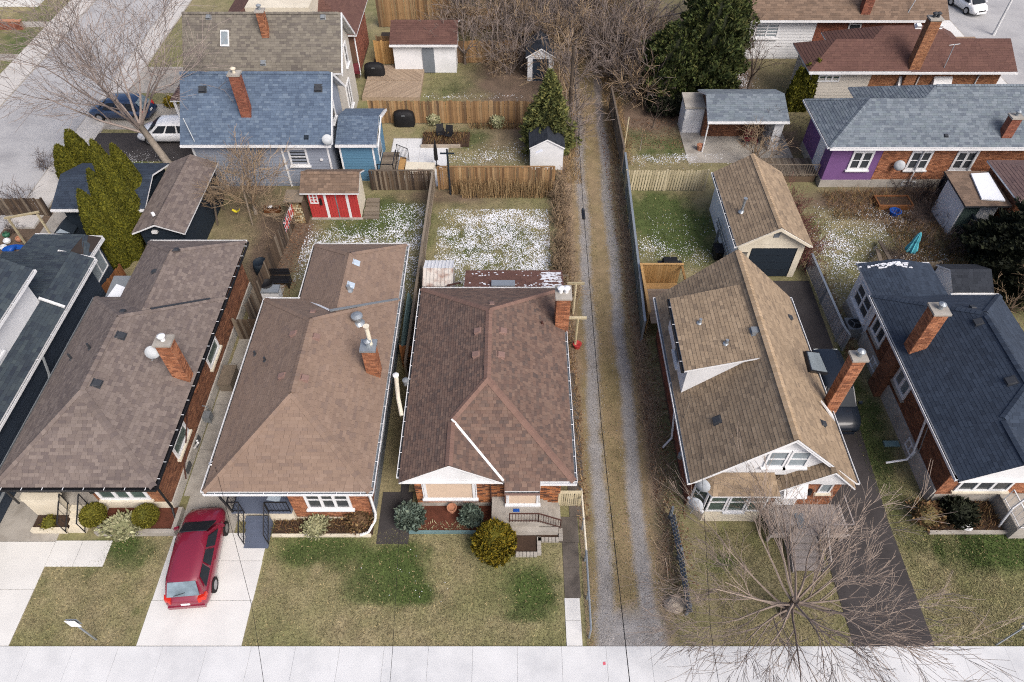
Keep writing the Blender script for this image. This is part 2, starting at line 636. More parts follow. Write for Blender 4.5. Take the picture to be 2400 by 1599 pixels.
def caps(mb, a, b, w=0.15, step=0.2):
    """ridge or hip cap shingles from a to b"""
    a, b = Vector(a), Vector(b)
    d = b - a
    L = d.length
    d.normalize()
    x = d.cross(ZV)
    x.normalize()
    k = int(L / step)
    for i in range(k):
        p = a + d * (i * step)
        q = a + d * (i * step + step * 1.15)
        c0, c1 = ZV * 0.045, ZV * 0.028
        e = x * w - ZV * (w * 0.42)
        e2 = -x * w - ZV * (w * 0.42)
        n0 = len(mb.v)
        for v in (p + c0 + e, p + c0 + ZV * 0.012, p + c0 + e2, q + c1 + e, q + c1 + ZV * 0.012, q + c1 + e2):
            mb.v.append((v.x, v.y, v.z))
        mb.f += [(n0, n0 + 1, n0 + 4, n0 + 3), (n0 + 1, n0 + 2, n0 + 5, n0 + 4)]


def hip(x0, x1, y0, y1, z, pitch, f='hip', b='hip', axis='y'):
    if axis == 'x':
        T = lambda a, c, zz: (c, a, zz)
        a0, a1, b0, b1 = y0, y1, x0, x1
    else:
        T = lambda a, c, zz: (a, c, zz)
        a0, a1, b0, b1 = x0, x1, y0, y1
    half = (a1 - a0) / 2
    am = (a0 + a1) / 2
    zr = z + half * pitch
    bf = b0 + half if f == 'hip' else b0
    bb = b1 - half if b == 'hip' else b1
    R0, R1 = T(am, bf, zr), T(am, bb, zr)
    c = [T(a0, b0, z), T(a1, b0, z), T(a1, b1, z), T(a0, b1, z)]
    planes = [[c[3], c[0], R0, R1], [c[1], c[2], R1, R0]]
    ridges = [(R0, R1)]
    if f == 'hip':
        planes.append([c[0], c[1], R0])
        ridges += [(c[0], R0), (c[1], R0)]
    if b == 'hip':
        planes.append([c[2], c[3], R1])
        ridges += [(c[2], R1), (c[3], R1)]
    return planes, ridges, zr


def roof(parent, planes, ridges, sh, width=0.34, expo=0.16, th=0.014, deck=0.1, fascia='white', name='roof', cap_m=None, edge=True, plane_mats=None):
    mb = MB()
    for p in planes:
        mb.prism([Vector(q) + Vector((0, 0, -0.004)) for q in p], deck)
    r = mb.build(name, fascia, parent)
    r.data.materials.append(M['underlay'])
    i = 0
    for p in planes:
        r.data.polygons[i].material_index = 1
        i += 2 + len(p)
    groups = {}
    for i, p in enumerate(planes):
        m = plane_mats[i] if plane_mats else sh
        s = groups.setdefault(m, MB())
        shingle(s, p, width, expo, th)
    for m, s in groups.items():
        s.build('shingles', m, r, kind='stuff')
    if ridges:
        c = MB()
        for a, b in ridges:
            caps(c, a, b)
        c.build('ridge_cap', cap_m or sh, r)
    return r


def gutter(parent, a, b, out, m='white', strap='white', drop=0.02, w=0.1, inner='black_metal', straps=0.75):
    """open gutter along an eave from a to b; out = outward horizontal direction"""
    a, b, out = Vector(a), Vector(b), Vector(out)
    d = (b - a)
    L = d.length
    d.normalize()
    F = lambda s, t, q: a + d * s + ZV * t + out * q
    g = MB()
    g.fbox(F, 0, L, -0.12 - drop, -0.105 - drop, 0.0, w)
    g.fbox(F, 0, L, -0.12 - drop, -drop + 0.01, w, w + 0.025)
    g.fbox(F, 0, 0.02, -0.12 - drop, -drop, 0, w)
    g.fbox(F, L - 0.02, L, -0.12 - drop, -drop, 0, w)
    o = g.build('gutter', m, parent)
    i = MB()
    i.fbox(F, 0.02, L - 0.02, -0.104 - drop, -0.07 - drop, 0.004, w - 0.004)
    i.build('gutter_bed', inner, o)
    if straps:
        s = MB()
        k = max(2, int(L / straps))
        for q in range(k):
            c = (q + 0.5) * L / k
            s.fbox(F, c - 0.013, c + 0.013, -drop + 0.012, -drop + 0.024, -0.04, w + 0.024)
        s.build('gutter_strap', strap, o, kind='stuff')
    return o


# ---------------------------------------------------------------- walls, windows
def bricks(parent, F, s0, s1, t0, t1, m, bl=0.235, bh=0.078, j=0.013, d=0.014, gable=None):
    """gable: function s -> top height"""
    mb = MB()
    t = t0
    r = 0
    while t + bh < t1:
        s = s0 - (bl + j) * (0.5 if r % 2 else 0)
        while s < s1:
            a, b = max(s, s0), min(s + bl, s1)
            if b - a > 0.04 and (gable is None or (t + bh < gable(a) and t + bh < gable(b))):
                dd = d * U(0.6, 1.3)
                n0 = len(mb.v)
                for q in (F(a, t, 0), F(b, t, 0), F(b, t + bh, 0), F(a, t + bh, 0), F(a, t, dd), F(b, t, dd), F(b, t + bh, dd), F(a, t + bh, dd)):
                    mb.v.append((q.x, q.y, q.z))
                for q in ((4, 5, 6, 7), (0, 1, 5, 4), (1, 2, 6, 5), (2, 3, 7, 6), (3, 0, 4, 7)):
                    mb.f.append(tuple(n0 + i for i in q))
            s += bl + j
        t += bh + j
        r += 1
    return mb.build('bricks', m, parent, kind='stuff')


def siding(parent, F, s0, s1, t0, t1, m, h=0.2, gable=None, name='siding_board'):
    """lapped boards; gable(t) -> (s0, s1) at that height"""
    t = t0
    while t < t1 - 0.03:
        a, b = (s0, s1) if gable is None else gable(t)
        a2, b2 = (s0, s1) if gable is None else gable(min(t + h, t1))
        tt = min(t + h, t1)
        if b - a > 0.08:
            mb = MB()
            mb.hexa([F(a, t, 0), F(b, t, 0), F(b, t, 0.03), F(a, t, 0.03), F(a2, tt, 0), F(b2, tt, 0), F(b2, tt, 0.008), F(a2, tt, 0.008)])
            mb.build(name, m, parent)
        t += h


def window(parent, F, s0, s1, t0, t1, nx=1, ny=2, glass='glass', fm='white', fw=0.07, sill=True, proud=0.05, sill_m=None, name='window'):
    fr = MB()
    fr.fbox(F, s0, s1, t0, t0 + fw, 0.0, proud)
    fr.fbox(F, s0, s1, t1 - fw, t1, 0.0, proud)
    fr.fbox(F, s0, s0 + fw, t0 + fw, t1 - fw, 0.0, proud)
    fr.fbox(F, s1 - fw, s1, t0 + fw, t1 - fw, 0.0, proud)
    cw = (s1 - s0 - 2 * fw)
    for i in range(1, nx):
        c = s0 + fw + cw * i / nx
        fr.fbox(F, c - fw * 0.55, c + fw * 0.55, t0 + fw, t1 - fw, 0.0, proud)
    for k in range(nx):
        a = s0 + fw + cw * k / nx
        b = s0 + fw + cw * (k + 1) / nx
        for i in range(1, ny):
            c = t0 + fw + (t1 - t0 - 2 * fw) * i / ny
            fr.fbox(F, a, b, c - 0.022, c + 0.022, 0.0, proud - 0.012)
    o = fr.build(name, fm, parent)
    hh = (t1 - t0 - 2 * fw) / ny
    for k in range(nx):
        for i in range(ny):
            p = MB()
            a = s0 + fw + cw * k / nx + (fw * 0.55 if k else 0)
            b = s0 + fw + cw * (k + 1) / nx - (fw * 0.55 if k < nx - 1 else 0)
            p.fbox(F, a, b, t0 + fw + hh * i + (0.022 if i else 0), t0 + fw + hh * (i + 1) - (0.022 if i < ny - 1 else 0), 0.003, 0.02)
            p.build('pane', glass, o)
    if sill:
        p = MB()
        p.fbox(F, s0 - 0.08, s1 + 0.08, t0 - 0.1, t0 - 0.003, 0.0, proud + 0.08)
        p.build('sill', sill_m or fm, o)
    return o


def wall_box(parent, x0, x1, y0, y1, z0, z1, m, name='wall'):
    return MB().box(x0, x1, y0, y1, z0, z1).build(name, m, parent)


def chimney(parent, x, y, z0, z1, w=0.6, d=0.5, m='brick_orange', pot='galv', cap='concrete', name='chimney', pots=1):
    c = MB().box(x - w / 2, x + w / 2, y - d / 2, y + d / 2, z0, z1).build(name, 'mortar', parent)
    for k, (F, L) in walls_of(x - w / 2, x + w / 2, y - d / 2, y + d / 2).items():
        bricks(c, F, 0, L, z0, z1, m)
    MB().box(x - w / 2 - 0.07, x + w / 2 + 0.07, y - d / 2 - 0.07, y + d / 2 + 0.07, z1, z1 + 0.1).build('chimney_cap', cap, c)
    for i in range(pots):
        px = x + (i - (pots - 1) / 2) * 0.26
        MB().lathe((px, y, z1 + 0.1), [(0.1, 0), (0.1, 0.22), (0.17, 0.23), (0.17, 0.28), (0.04, 0.36)], 10).build('flue', pot, c)
    return c


def vent(parent, p, n, m='vent_dark', w=0.32, h=0.14, up=None, name='roof_vent'):
    """hooded roof vent sitting on a slope with normal n"""
    n = Vector(n).normalized()
    u = (ZV - n * n.z).normalized()
    x = u.cross(n)
    p = Vector(p) - n * 0.02
    q = lambda a, b, c: p + x * a + u * b + n * c
    mb = MB()
    mb.hexa([q(-w * .62, -w * .62, 0), q(w * .62, -w * .62, 0), q(w * .62, w * .62, 0), q(-w * .62, w * .62, 0),
             q(-w * .62, -w * .62, 0.045), q(w * .62, -w * .62, 0.045), q(w * .62, w * .62, 0.03), q(-w * .62, w * .62, 0.03)])
    mb.hexa([q(-w / 2, -w / 2, 0.045), q(w / 2, -w / 2, 0.045), q(w / 2, w / 2, 0.03), q(-w / 2, w / 2, 0.03),
             q(-w / 2 * .9, -w / 2 * .95, h), q(w / 2 * .9, -w / 2 * .95, h), q(w / 2 * .8, w / 2 * .8, h * .6), q(-w / 2 * .8, w / 2 * .8, h * .6)])
    return mb.build(name, m, parent)


def stack_pipe(parent, p, h=0.35, r=0.055, m='vent_dark', name='vent_pipe'):
    return MB().lathe(Vector(p) - ZV * 0.05, [(r * 2.2, 0), (r * 2.0, 0.06), (r, 0.1), (r, h), (r * 0.8, h)], 10).build(name, m, parent)


def on_plane(poly, u, v):
    """point where the photo ray through (u,v) meets the plane of poly"""
    n, h, up = plane_axes(poly)
    o = Vector((0, 0, CAMH))
    d = W(u, v, 0) - o
    t = (Vector(poly[0]) - o).dot(n) / d.dot(n)
    return o + d * t, n


def dish(parent, p, face, r=0.35, m='dish', arm=0.4, name='satellite_dish'):
    """offset dish with arm; p = dish centre, face = direction"""
    f = Vector(face).normalized()
    a = f.cross(ZV).normalized()
    b = a.cross(f)
    p = Vector(p)
    mb = MB()
    n0 = 0
    K = 16
    for rr, dd in ((0.01, -0.06), (0.5, -0.045), (1.0, 0.0), (1.0, 0.015), (0.01, -0.04)):
        for j in range(K):
            t = 2 * math.pi * j / K
            q = p + (a * math.cos(t) + b * math.sin(t)) * r * rr + f * dd
            mb.v.append(tuple(q))
    for i in range(4):
        for j in range(K):
            c = i * K + j
            e = i * K + (j + 1) % K
            mb.f.append((c, e, e + K, c + K))
    o = mb.build(name, m, parent, smooth=True)
    MB().tube([p - b * r * 0.9, p - b * r * 0.75 + f * 0.42], 0.015, 6).build('feed_arm', 'galv', o)
    MB().tube([p - f * 0.05, p - f * 0.15 - ZV * arm * 0.3, p - f * 0.12 - ZV * arm], 0.025, 6).build('mount', 'galv', o)
    return o

# ---------------------------------------------------------------- ground
_perm = npr.rand(64, 64)


def vnoise(x, y, s):
    x = np.asarray(x) / s + 17.3
    y = np.asarray(y) / s + 9.7
    xi = np.floor(x).astype(int)
    yi = np.floor(y).astype(int)
    fx = x - xi
    fy = y - yi
    fx = fx * fx * (3 - 2 * fx)
    fy = fy * fy * (3 - 2 * fy)
    g = lambda a, b: _perm[a % 64, b % 64]
    return (g(xi, yi) * (1 - fx) + g(xi + 1, yi) * fx) * (1 - fy) + (g(xi, yi + 1) * (1 - fx) + g(xi + 1, yi + 1) * fx) * fy


def fbm(x, y, s):
    return 0.5 * vnoise(x, y, s) + 0.27 * vnoise(x + 31, y + 7, s / 2.1) + 0.15 * vnoise(x + 5, y + 51, s / 4.3) + 0.08 * vnoise(x, y + 3, s / 9)


def L3(r, g, b):
    return np.array(C(r, g, b)[:3])


TAN, OLIVE, GREEN, DIRT, LITTER = L3(166, 153, 120), L3(136, 135, 92), L3(90, 108, 56), L3(112, 97, 82), L3(130, 110, 94)
# patches of greener (+) or barer (-) grass, read off the photo: u, v, half sizes in px, strength
PATCH = [(270, 1270, 80, 34, .8), (300, 1310, 70, 40, .45), (100, 1375, 40, 34, .5), (315, 1435, 14, 12, .9), (330, 1470, 50, 20, .4), (210, 1330, 20, 40, .4),
         (735, 1285, 105, 34, 1.), (700, 1310, 50, 20, .6), (910, 1335, 115, 62, 1.15), (860, 1380, 70, 36, .7), (980, 1395, 50, 26, .7), (1240, 1370, 90, 50, .7), (1270, 1420, 60, 40, .6), (1225, 1445, 40, 15, .7),
         (1120, 1275, 40, 40, .5), (1330, 1260, 30, 14, .5), (2350, 1275, 110, 56, 1.1), (2250, 1300, 120, 50, .45), (2020, 950, 45, 160, .8), (2050, 1080, 45, 110, .55), (1690, 1320, 60, 26, .6),
         (900, 500, 110, 45, .9), (1060, 470, 60, 30, .3), (1600, 540, 110, 70, 1.), (1530, 500, 60, 50, .9), (600, 540, 60, 40, .3), (560, 470, 60, 40, .3),
         (1560, 340, 120, 40, .6), (1500, 300, 60, 25, .5), (1100, 320, 70, 30, .7), (1160, 570, 130, 70, .55), (860, 560, 150, 40, .5), (1980, 580, 70, 60, .4), (1080, 205, 80, 25, .55), (1150, 190, 60, 25, .2), (1900, 520, 70, 20, .5), (2080, 490, 60, 30, .3), (330, 370, 60, 20, .7), (95, 60, 100, 60, .6), (30, 130, 60, 40, .6)]
BARE = [(190, 1400, 90, 70, .6), (1130, 1470, 150, 40, .5), (750, 1400, 110, 80, .45), (1090, 1330, 40, 70, .5), (1700, 1490, 150, 30, .6), (2320, 1450, 110, 50, .4),
        (1520, 270, 80, 34, 1.4), (1050, 460, 120, 20, .8), (640, 600, 60, 90, 1.2), (700, 540, 40, 40, .8), (580, 500, 80, 60, .5), (60, 560, 120, 80, 1.5), (2150, 480, 160, 60, 1.1), (1960, 470, 90, 22, .9),
        (1750, 600, 60, 40, .7), (1250, 200, 140, 120, 1.2), (1620, 130, 150, 120, .9), (1700, 170, 60, 60, .5), (1790, 330, 110, 40, .9), (1350, 640, 30, 300, .8), (1500, 1000, 40, 250, .45), (560, 430, 90, 25, .8), (2130, 620, 90, 40, .8)]


def blobs(x, y, lst):
    r = np.zeros_like(x)
    for (u, v, a, b, s) in lst:
        c = W(u, v)
        ea = abs(W(u + a, v).x - c.x) + 1e-3
        eb = abs(W(u, v - b).y - c.y) + 1e-3
        q = ((x - c.x) / ea) ** 2 + ((y - c.y) / eb) ** 2
        r += s * np.exp(-np.maximum(q - 0.25, 0) * 1.1)
    return r


def ground_col(x, y):
    g = blobs(x, y, PATCH)
    g = np.clip((g - 0.42) * 1.5 + (fbm(x, y, 0.7) - 0.5) * 2.0 * np.clip(g * 2.2, 0, 1) + 0.25 * np.clip(g * 3, 0, 1), 0, 1.1)
    d = blobs(x, y, BARE) * (0.5 + 1.0 * fbm(x + 9, y, 1.4))
    nz = fbm(x, y, 2.6)
    front = (y < 14.6)
    base = 0.32 + 0.8 * np.clip((nz - 0.34) * 2.4, 0, 1)
    base = np.where(front, base, base * 0.9 + 0.12)
    gg = np.clip(g, 0, 1)[:, None]
    bb = np.clip(base + (fbm(x + 3, y + 8, 0.45) - 0.5) * 0.9, 0, 1)[:, None]
    col = TAN * (1 - bb) + OLIVE * bb
    col = col * (1 - gg) + GREEN * gg
    dd = np.clip(np.where(front, d * 0.0, d + 0.18 * fbm(x, y, 3)), 0, 1)[:, None]
    mixd = np.clip(fbm(x + 40, y, 0.7) * 1.6 - 0.3, 0, 1)[:, None]
    col = col * (1 - dd) + (DIRT * (1 - mixd) + LITTER * mixd) * dd
    fb = np.clip(np.where(front, d, 0), 0, 1)[:, None] * 0.6
    col = col * (1 - fb) + TAN * fb
    return col * (0.86 + 0.28 * vnoise(x, y, 0.33))[:, None], np.clip(g, 0, 1.2), dd[:, 0]


def sheet(name, x0, x1, y0, y1, step, z, m, colf, **kw):
    nx = int((x1 - x0) / step) + 1
    ny = int((y1 - y0) / step) + 1
    xs = np.linspace(x0, x1, nx)
    ys = np.linspace(y0, y1, ny)
    X, Y = np.meshgrid(xs, ys)
    x, y = X.ravel(), Y.ravel()
    zz = np.full_like(x, z)
    if kw.pop('rough', 0):
        zz = zz + (fbm(x, y, 1.3) - 0.5) * 0.03
    cols = colf(x, y)
    i = np.arange((ny - 1) * (nx - 1))
    r, c = i // (nx - 1), i % (nx - 1)
    a = r * nx + c
    f = np.stack([a, a + 1, a + nx + 1, a + nx], 1).ravel()
    me = raw_mesh(name, np.stack([x, y, zz], 1), f, 4, m, cols)
    return place(name, me, None, **kw)


sheet('ground', -55, 55, 3, 76, 0.22, -0.012, 'ground_col', lambda x, y: ground_col(x, y)[0], kind='structure', label='winter lawns and bare soil between the houses', rough=1)
mb = MB()
for q in ((-400, -55, -300, 500), (55, 400, -300, 500), (-55, 55, 76, 500), (-55, 55, -300, 3)):
    mb.poly([(q[0], q[2], -0.06), (q[1], q[2], -0.06), (q[1], q[3], -0.06), (q[0], q[3], -0.06)])
mat('far_ground', C(128, 118, 92), 1.0, 0.2, 0.3)
mb.build('surrounding_ground', 'far_ground', kind='structure', label='ground beyond the neighbourhood')


def blades(name, rects, dens, h, label, colf=None, avoid=()):
    xs, ys = [], []
    for (x0, x1, y0, y1) in rects:
        n = int((x1 - x0) * (y1 - y0) * dens)
        xs.append(npr.uniform(x0, x1, n))
        ys.append(npr.uniform(y0, y1, n))
    x = np.concatenate(xs)
    y = np.concatenate(ys)
    col, g, d = ground_col(x, y)
    keep = npr.rand(len(x)) > d * 0.9
    for (x0, x1, y0, y1) in avoid:
        keep &= ~((x > x0) & (x < x1) & (y > y0) & (y < y1))
    x, y, col, g = x[keep], y[keep], col[keep], g[keep]
    n = len(x)
    a = npr.uniform(0, 2 * np.pi, n)
    hh = h * npr.uniform(0.5, 1.3, n) * (0.7 + 0.5 * np.clip(g, 0, 1))
    w = npr.uniform(0.012, 0.022, n)
    lx, ly = npr.normal(0, 0.05, n), npr.normal(0, 0.05, n)
    v = np.zeros((n, 3, 3))
    v[:, 0] = np.stack([x + np.cos(a) * w, y + np.sin(a) * w, np.full(n, -0.01)], 1)
    v[:, 1] = np.stack([x - np.cos(a) * w, y - np.sin(a) * w, np.full(n, -0.01)], 1)
    v[:, 2] = np.stack([x + lx, y + ly, hh], 1)
    br = npr.uniform(0.5, 1.4, n)
    straw = (npr.rand(n) < 0.1)[:, None]
    col = np.where(straw, L3(176, 160, 118) * 1.0, col)
    cc = np.repeat((col * br[:, None])[:, None, :], 3, 1)
    me = raw_mesh(name, v.reshape(-1, 3), np.arange(n * 3), 3, 'blade_col', cc.reshape(-1, 3))
    return place(name, me, None, kind='stuff', label=label, cat='grass')


NOGRASS = [(-30, -19.3, 8.7, 30), (-14.55, -10.3, 8.7, 26), (2.05, 2.85, 8.7, 26), (3.2, 6.4, 8.7, 26), (13.2, 16.25, 8.7, 29), (-19.4, -17.2, 12.2, 14.6)]
blades('grass', [(-19.6, 20, 8.71, 13.6), (16.4, 27, 8.71, 14), (16.2, 18.2, 13.5, 24), (2.7, 7.2, 8.85, 12)], 520, 0.045, 'short winter grass on the front lawns, tan with green patches', avoid=NOGRASS)
blades('grass', [(-12.5, 2.6, 25.5, 37), (7.6, 12.5, 25, 37), (17.3, 27, 25.5, 36), (-17.5, -13.8, 27, 36), (7.2, 13, 37.5, 44), (-6.5, 1.5, 38, 45), (-6.5, 2, 46, 54)], 170, 0.055, 'rough grass in the back yards', avoid=[(-10.8, -5.6, 22, 28.7), (-4.6, 2.6, 22, 26.5)])


def snow(name, label, ells, n, rects, zoff=0.035):
    """melting snow: small domed specks scattered thicker towards the ellipse centres (u, v, half px, half px, weight)"""
    P = []
    for (x0, x1, y0, y1) in rects:
        k = int(n * (x1 - x0) * (y1 - y0))
        P.append(np.stack([npr.uniform(x0, x1, k), npr.uniform(y0, y1, k)], 1))
    P = np.concatenate(P)
    x, y = P[:, 0], P[:, 1]
    dns = 0.68 * np.clip(blobs(x, y, ells), 0, 1.1) * np.clip(0.25 + 1.9 * (fbm(x, y, 0.6) - 0.3), 0.05, 1.0)
    keep = npr.rand(len(x)) < np.clip(dns, 0, 1)
    x, y, dns = x[keep], y[keep], np.clip(dns[keep], 0, 1)
    k = len(x)
    K = 6
    r = npr.uniform(0.009, 0.026, k) * (0.75 + 0.7 * dns)
    v = np.zeros((k, K + 1, 3))
    v[:, 0] = np.stack([x, y, np.full(k, zoff + 0.02)], 1)
    ph = npr.uniform(0, 6.28, k)
    for j in range(K):
        t = ph + 2 * np.pi * j / K
        rr = r * npr.uniform(0.6, 1.35, k)
        v[:, j + 1] = np.stack([x + np.cos(t) * rr * 1.25, y + np.sin(t) * rr, np.full(k, zoff - 0.02)], 1)
    base = np.arange(k)[:, None] * (K + 1)
    f = np.concatenate([np.stack([base[:, 0], base[:, 0] + 1 + j, base[:, 0] + 1 + (j + 1) % K], 1) for j in range(K)], 0)
    me = raw_mesh(name, v.reshape(-1, 3), f.ravel(), 3, 'snow')
    return place(name, me, None, kind='stuff', label=label, cat='snow')


def pebbles():
    n = 26000
    y = 8.8 + 36 * npr.rand(n) ** 1.3
    rt = npr.rand(n) < 0.5
    x = np.where(rt, lane_c(y, True), lane_c(y, False)) + npr.normal(0, 0.22, n)
    ap = (y < 10.2) & (npr.rand(n) < .5)
    x = np.where(ap, npr.uniform(3.2, 6.0, n), x)
    s_ = npr.uniform(0.008, 0.026, n)
    a = npr.uniform(0, 6.28, n)
    v = np.zeros((n, 4, 3))
    v[:, 3] = np.stack([x, y, 0.006 + s_], 1)
    for j in range(3):
        t = a + j * 2.09
        v[:, j] = np.stack([x + np.cos(t) * s_ * 1.3, y + np.sin(t) * s_ * 1.3, np.full(n, 0.002)], 1)
    b = np.arange(n)[:, None] * 4
    f = np.concatenate([b + np.array([0, 1, 3]), b + np.array([1, 2, 3]), b + np.array([2, 0, 3])], 0)
    place('gravel', raw_mesh('gravel', v.reshape(-1, 3), f.ravel(), 3, 'pebble'), None, kind='stuff', label='loose grey gravel in the wheel tracks of the lane', cat='gravel')


snow('snow', 'thick speckled snow on the lawn behind the red-brown roof', [(1170, 560, 130, 60, 1.2), (1220, 600, 110, 50, 1.0), (1090, 590, 70, 40, .9), (1200, 500, 110, 30, .5), (1100, 640, 60, 40, .7)], 640, [(-4.6, 2.3, 25.4, 35.4)])
snow('snow', 'patchy snow beside the red shed on the middle back lawn', [(860, 570, 140, 34, 1.0), (960, 510, 60, 34, .8), (940, 590, 60, 60, .7), (720, 590, 50, 30, .6), (700, 630, 40, 30, .6), (985, 650, 30, 60, .5)], 420, [(-12.6, -5.2, 24.5, 36)])
snow('snow', 'light dusting of snow on the lawn by the tan garage', [(1560, 590, 80, 24, .5), (1540, 575, 60, 25, .45), (1600, 520, 80, 40, .12), (1650, 610, 50, 20, .3)], 260, [(7.6, 12.6, 27.5, 35)])
snow('snow', 'snow specks on the lawn behind the navy roofed house', [(1970, 570, 50, 50, .7), (1960, 620, 50, 50, .5), (2080, 510, 50, 30, .6), (2030, 540, 70, 40, .3), (2160, 600, 60, 20, .5), (1990, 690, 40, 50, .3), (2200, 620, 40, 16, .4)], 380, [(17.6, 27, 25, 36)])
snow('snow', 'band of snow along the pale board fence', [(1560, 372, 110, 12, .9), (1660, 360, 50, 18, .6)], 260, [(7.2, 15, 38, 41.5)])
snow('snow', 'snow on the small lawn beside the grey patio', [(1120, 370, 70, 16, .8), (1190, 350, 50, 24, .4)], 220, [(-6, 1.2, 38.5, 43)])
snow('snow', 'snow on the yard behind the tall cedar tree', [(1718, 185, 34, 32, 1.1)], 200, [(15, 22, 46, 56)])
snow('snow', 'snow on the grass beside the bare street tree', [(330, 375, 60, 16, .8)], 200, [(-29, -22, 38, 43)])
snow('snow', 'thin snow line at the foot of the wooden deck', [(1010, 228, 70, 4, .9), (1150, 228, 60, 6, .4)], 160, [(-9, 1, 47, 51)])
snow('snow', 'few snow flecks on the greenest patch of front lawn', [(900, 1345, 90, 50, .05), (980, 1380, 60, 30, .05)], 110, [(-9, 0, 9.5, 13)], 0.045)

# ---------------------------------------------------------------- front sidewalk, driveways, road
root = MB().box(-45, 45, 2.2, 8.74, -0.1, 0.012).build('sidewalk', 'concrete_dark', kind='structure', label='pale concrete sidewalk along the street')
x = -44.0
k = 0
while x < 44:
    for (a, b) in ((7.13, 8.76), (5.46, 7.1), (3.8, 5.43)):
        MB().box(x + 0.004, x + 1.696, a + 0.004, b + 0.02, 0.0, 0.03 + U(-0.003, 0.003)).build('slab', 'concrete_walk', root)
    x += 1.7
MB().box(-60, 60, -9, 1.9, -0.1, -0.075).build('road', 'road', kind='structure', label='street in front of the houses')
MB().box(-60, 60, 1.95, 2.2, -0.1, 0.04).build('kerb', 'concrete', kind='structure', label='concrete kerb of the street')


def paved(name, label, polys, m, z=0.02, base='concrete', gap=0.008):
    o = None
    for p in polys:
        x0, x1, y0, y1 = p[:4]
        if o is None:
            bx0, bx1 = min(q[0] for q in polys), max(q[1] for q in polys)
            by0, by1 = min(q[2] for q in polys), max(q[3] for q in polys)
            o = MB().box(x0, x1, y0, y1, -0.1, z - 0.012).build(name, base, kind='structure', label=label)
        MB().box(x0 + gap, x1 - gap, y0 + gap, y1 - gap, -0.08, z + U(-0.003, 0.003)).build('slab', p[4] if len(p) > 4 else m, o)
    return o


# driveway with the red car
L_, R_ = -14.45, -10.4
ys = [8.8, 10.55, 12.2, 13.45]
paved('driveway', 'new pale concrete driveway under the red car',
      [(L_, R_, 8.8, 10.55), (L_ + 0.02, R_ + 0.02, 10.55, 12.2), (L_ + .02, R_, 12.2, 13.45)], 'concrete_new')
paved('driveway', 'older grey concrete drive running between two brick bungalows',
      [(-14.3, -11.9, 13.45, 15.2), (-14.6, -12.0, 15.2, 17.6), (-14.6, -12.0, 17.6, 20.2), (-14.6, -12.0, 20.2, 22.8), (-14.5, -12.4, 22.8, 25.5), (-14.4, -12.9, 25.5, 28.6)], 'concrete', z=0.018)
# driveway at the left edge and walk to the first porch
paved('driveway', 'wide pale concrete driveway at the left edge',
      [(-23.5, -19.35, 8.8, 11.0), (-23.5, -19.35, 11.0, 13.05), (-23.5, -19.35, 13.05, 15.4, 'concrete'), (-19.35, -18.2, 11.95, 13.1), (-18.2, -16.95, 11.95, 13.1), (-23.5, -20.9, 15.4, 20, 'concrete')], 'concrete_new', z=0.022)
# path right of the middle house
paved('path', 'narrow concrete path beside the middle house',
      [(2.1, 2.72, 8.8, 9.75, 'concrete_new'), (2.1, 2.72, 9.75, 10.65, 'concrete_new'), (2.12, 2.78, 10.65, 11.9), (2.12, 2.8, 11.9, 13.0), (1.6, 2.85, 13.0, 14.2), (2.5, 3.1, 14.2, 16.2), (2.5, 3.25, 16.2, 18.3), (2.5, 3.25, 18.3, 20.4), (2.5, 3.2, 20.4, 22.2)], 'concrete_dark', z=0.02)
# asphalt drive
mb = MB()
mb.prism([(13.15, 8.79, 0.016), (16.25, 8.79, 0.016), (16.3, 14, 0.016), (16.85, 22, 0.016), (17.0, 28.9, 0.016), (13.1, 28.9, 0.016), (13.1, 20, 0.016)], 0.1)
mb.build('asphalt_driveway', 'asphalt', kind='structure', label='dark asphalt driveway leading to the tan garage')
MB().box(-4.98, -4.62, 13.5, 24, -0.1, 0.004).build('side_passage', 'asphalt', kind='structure', label='dark passage between two bungalows')
MB().box(-5.75, -4.4, 12.95, 15.4, -0.1, 0.01).build('paving', 'asphalt', kind='structure', label='dark paving at the mouth of the passage')

# gravel lane
def lane_c(y, right):
    t = (y - 9) / 36.0
    return (5.3 if right else 3.68) + (1.15 if right else 1.1) * t + 0.06 * np.sin(y * 0.6 + (2 if right else 0))


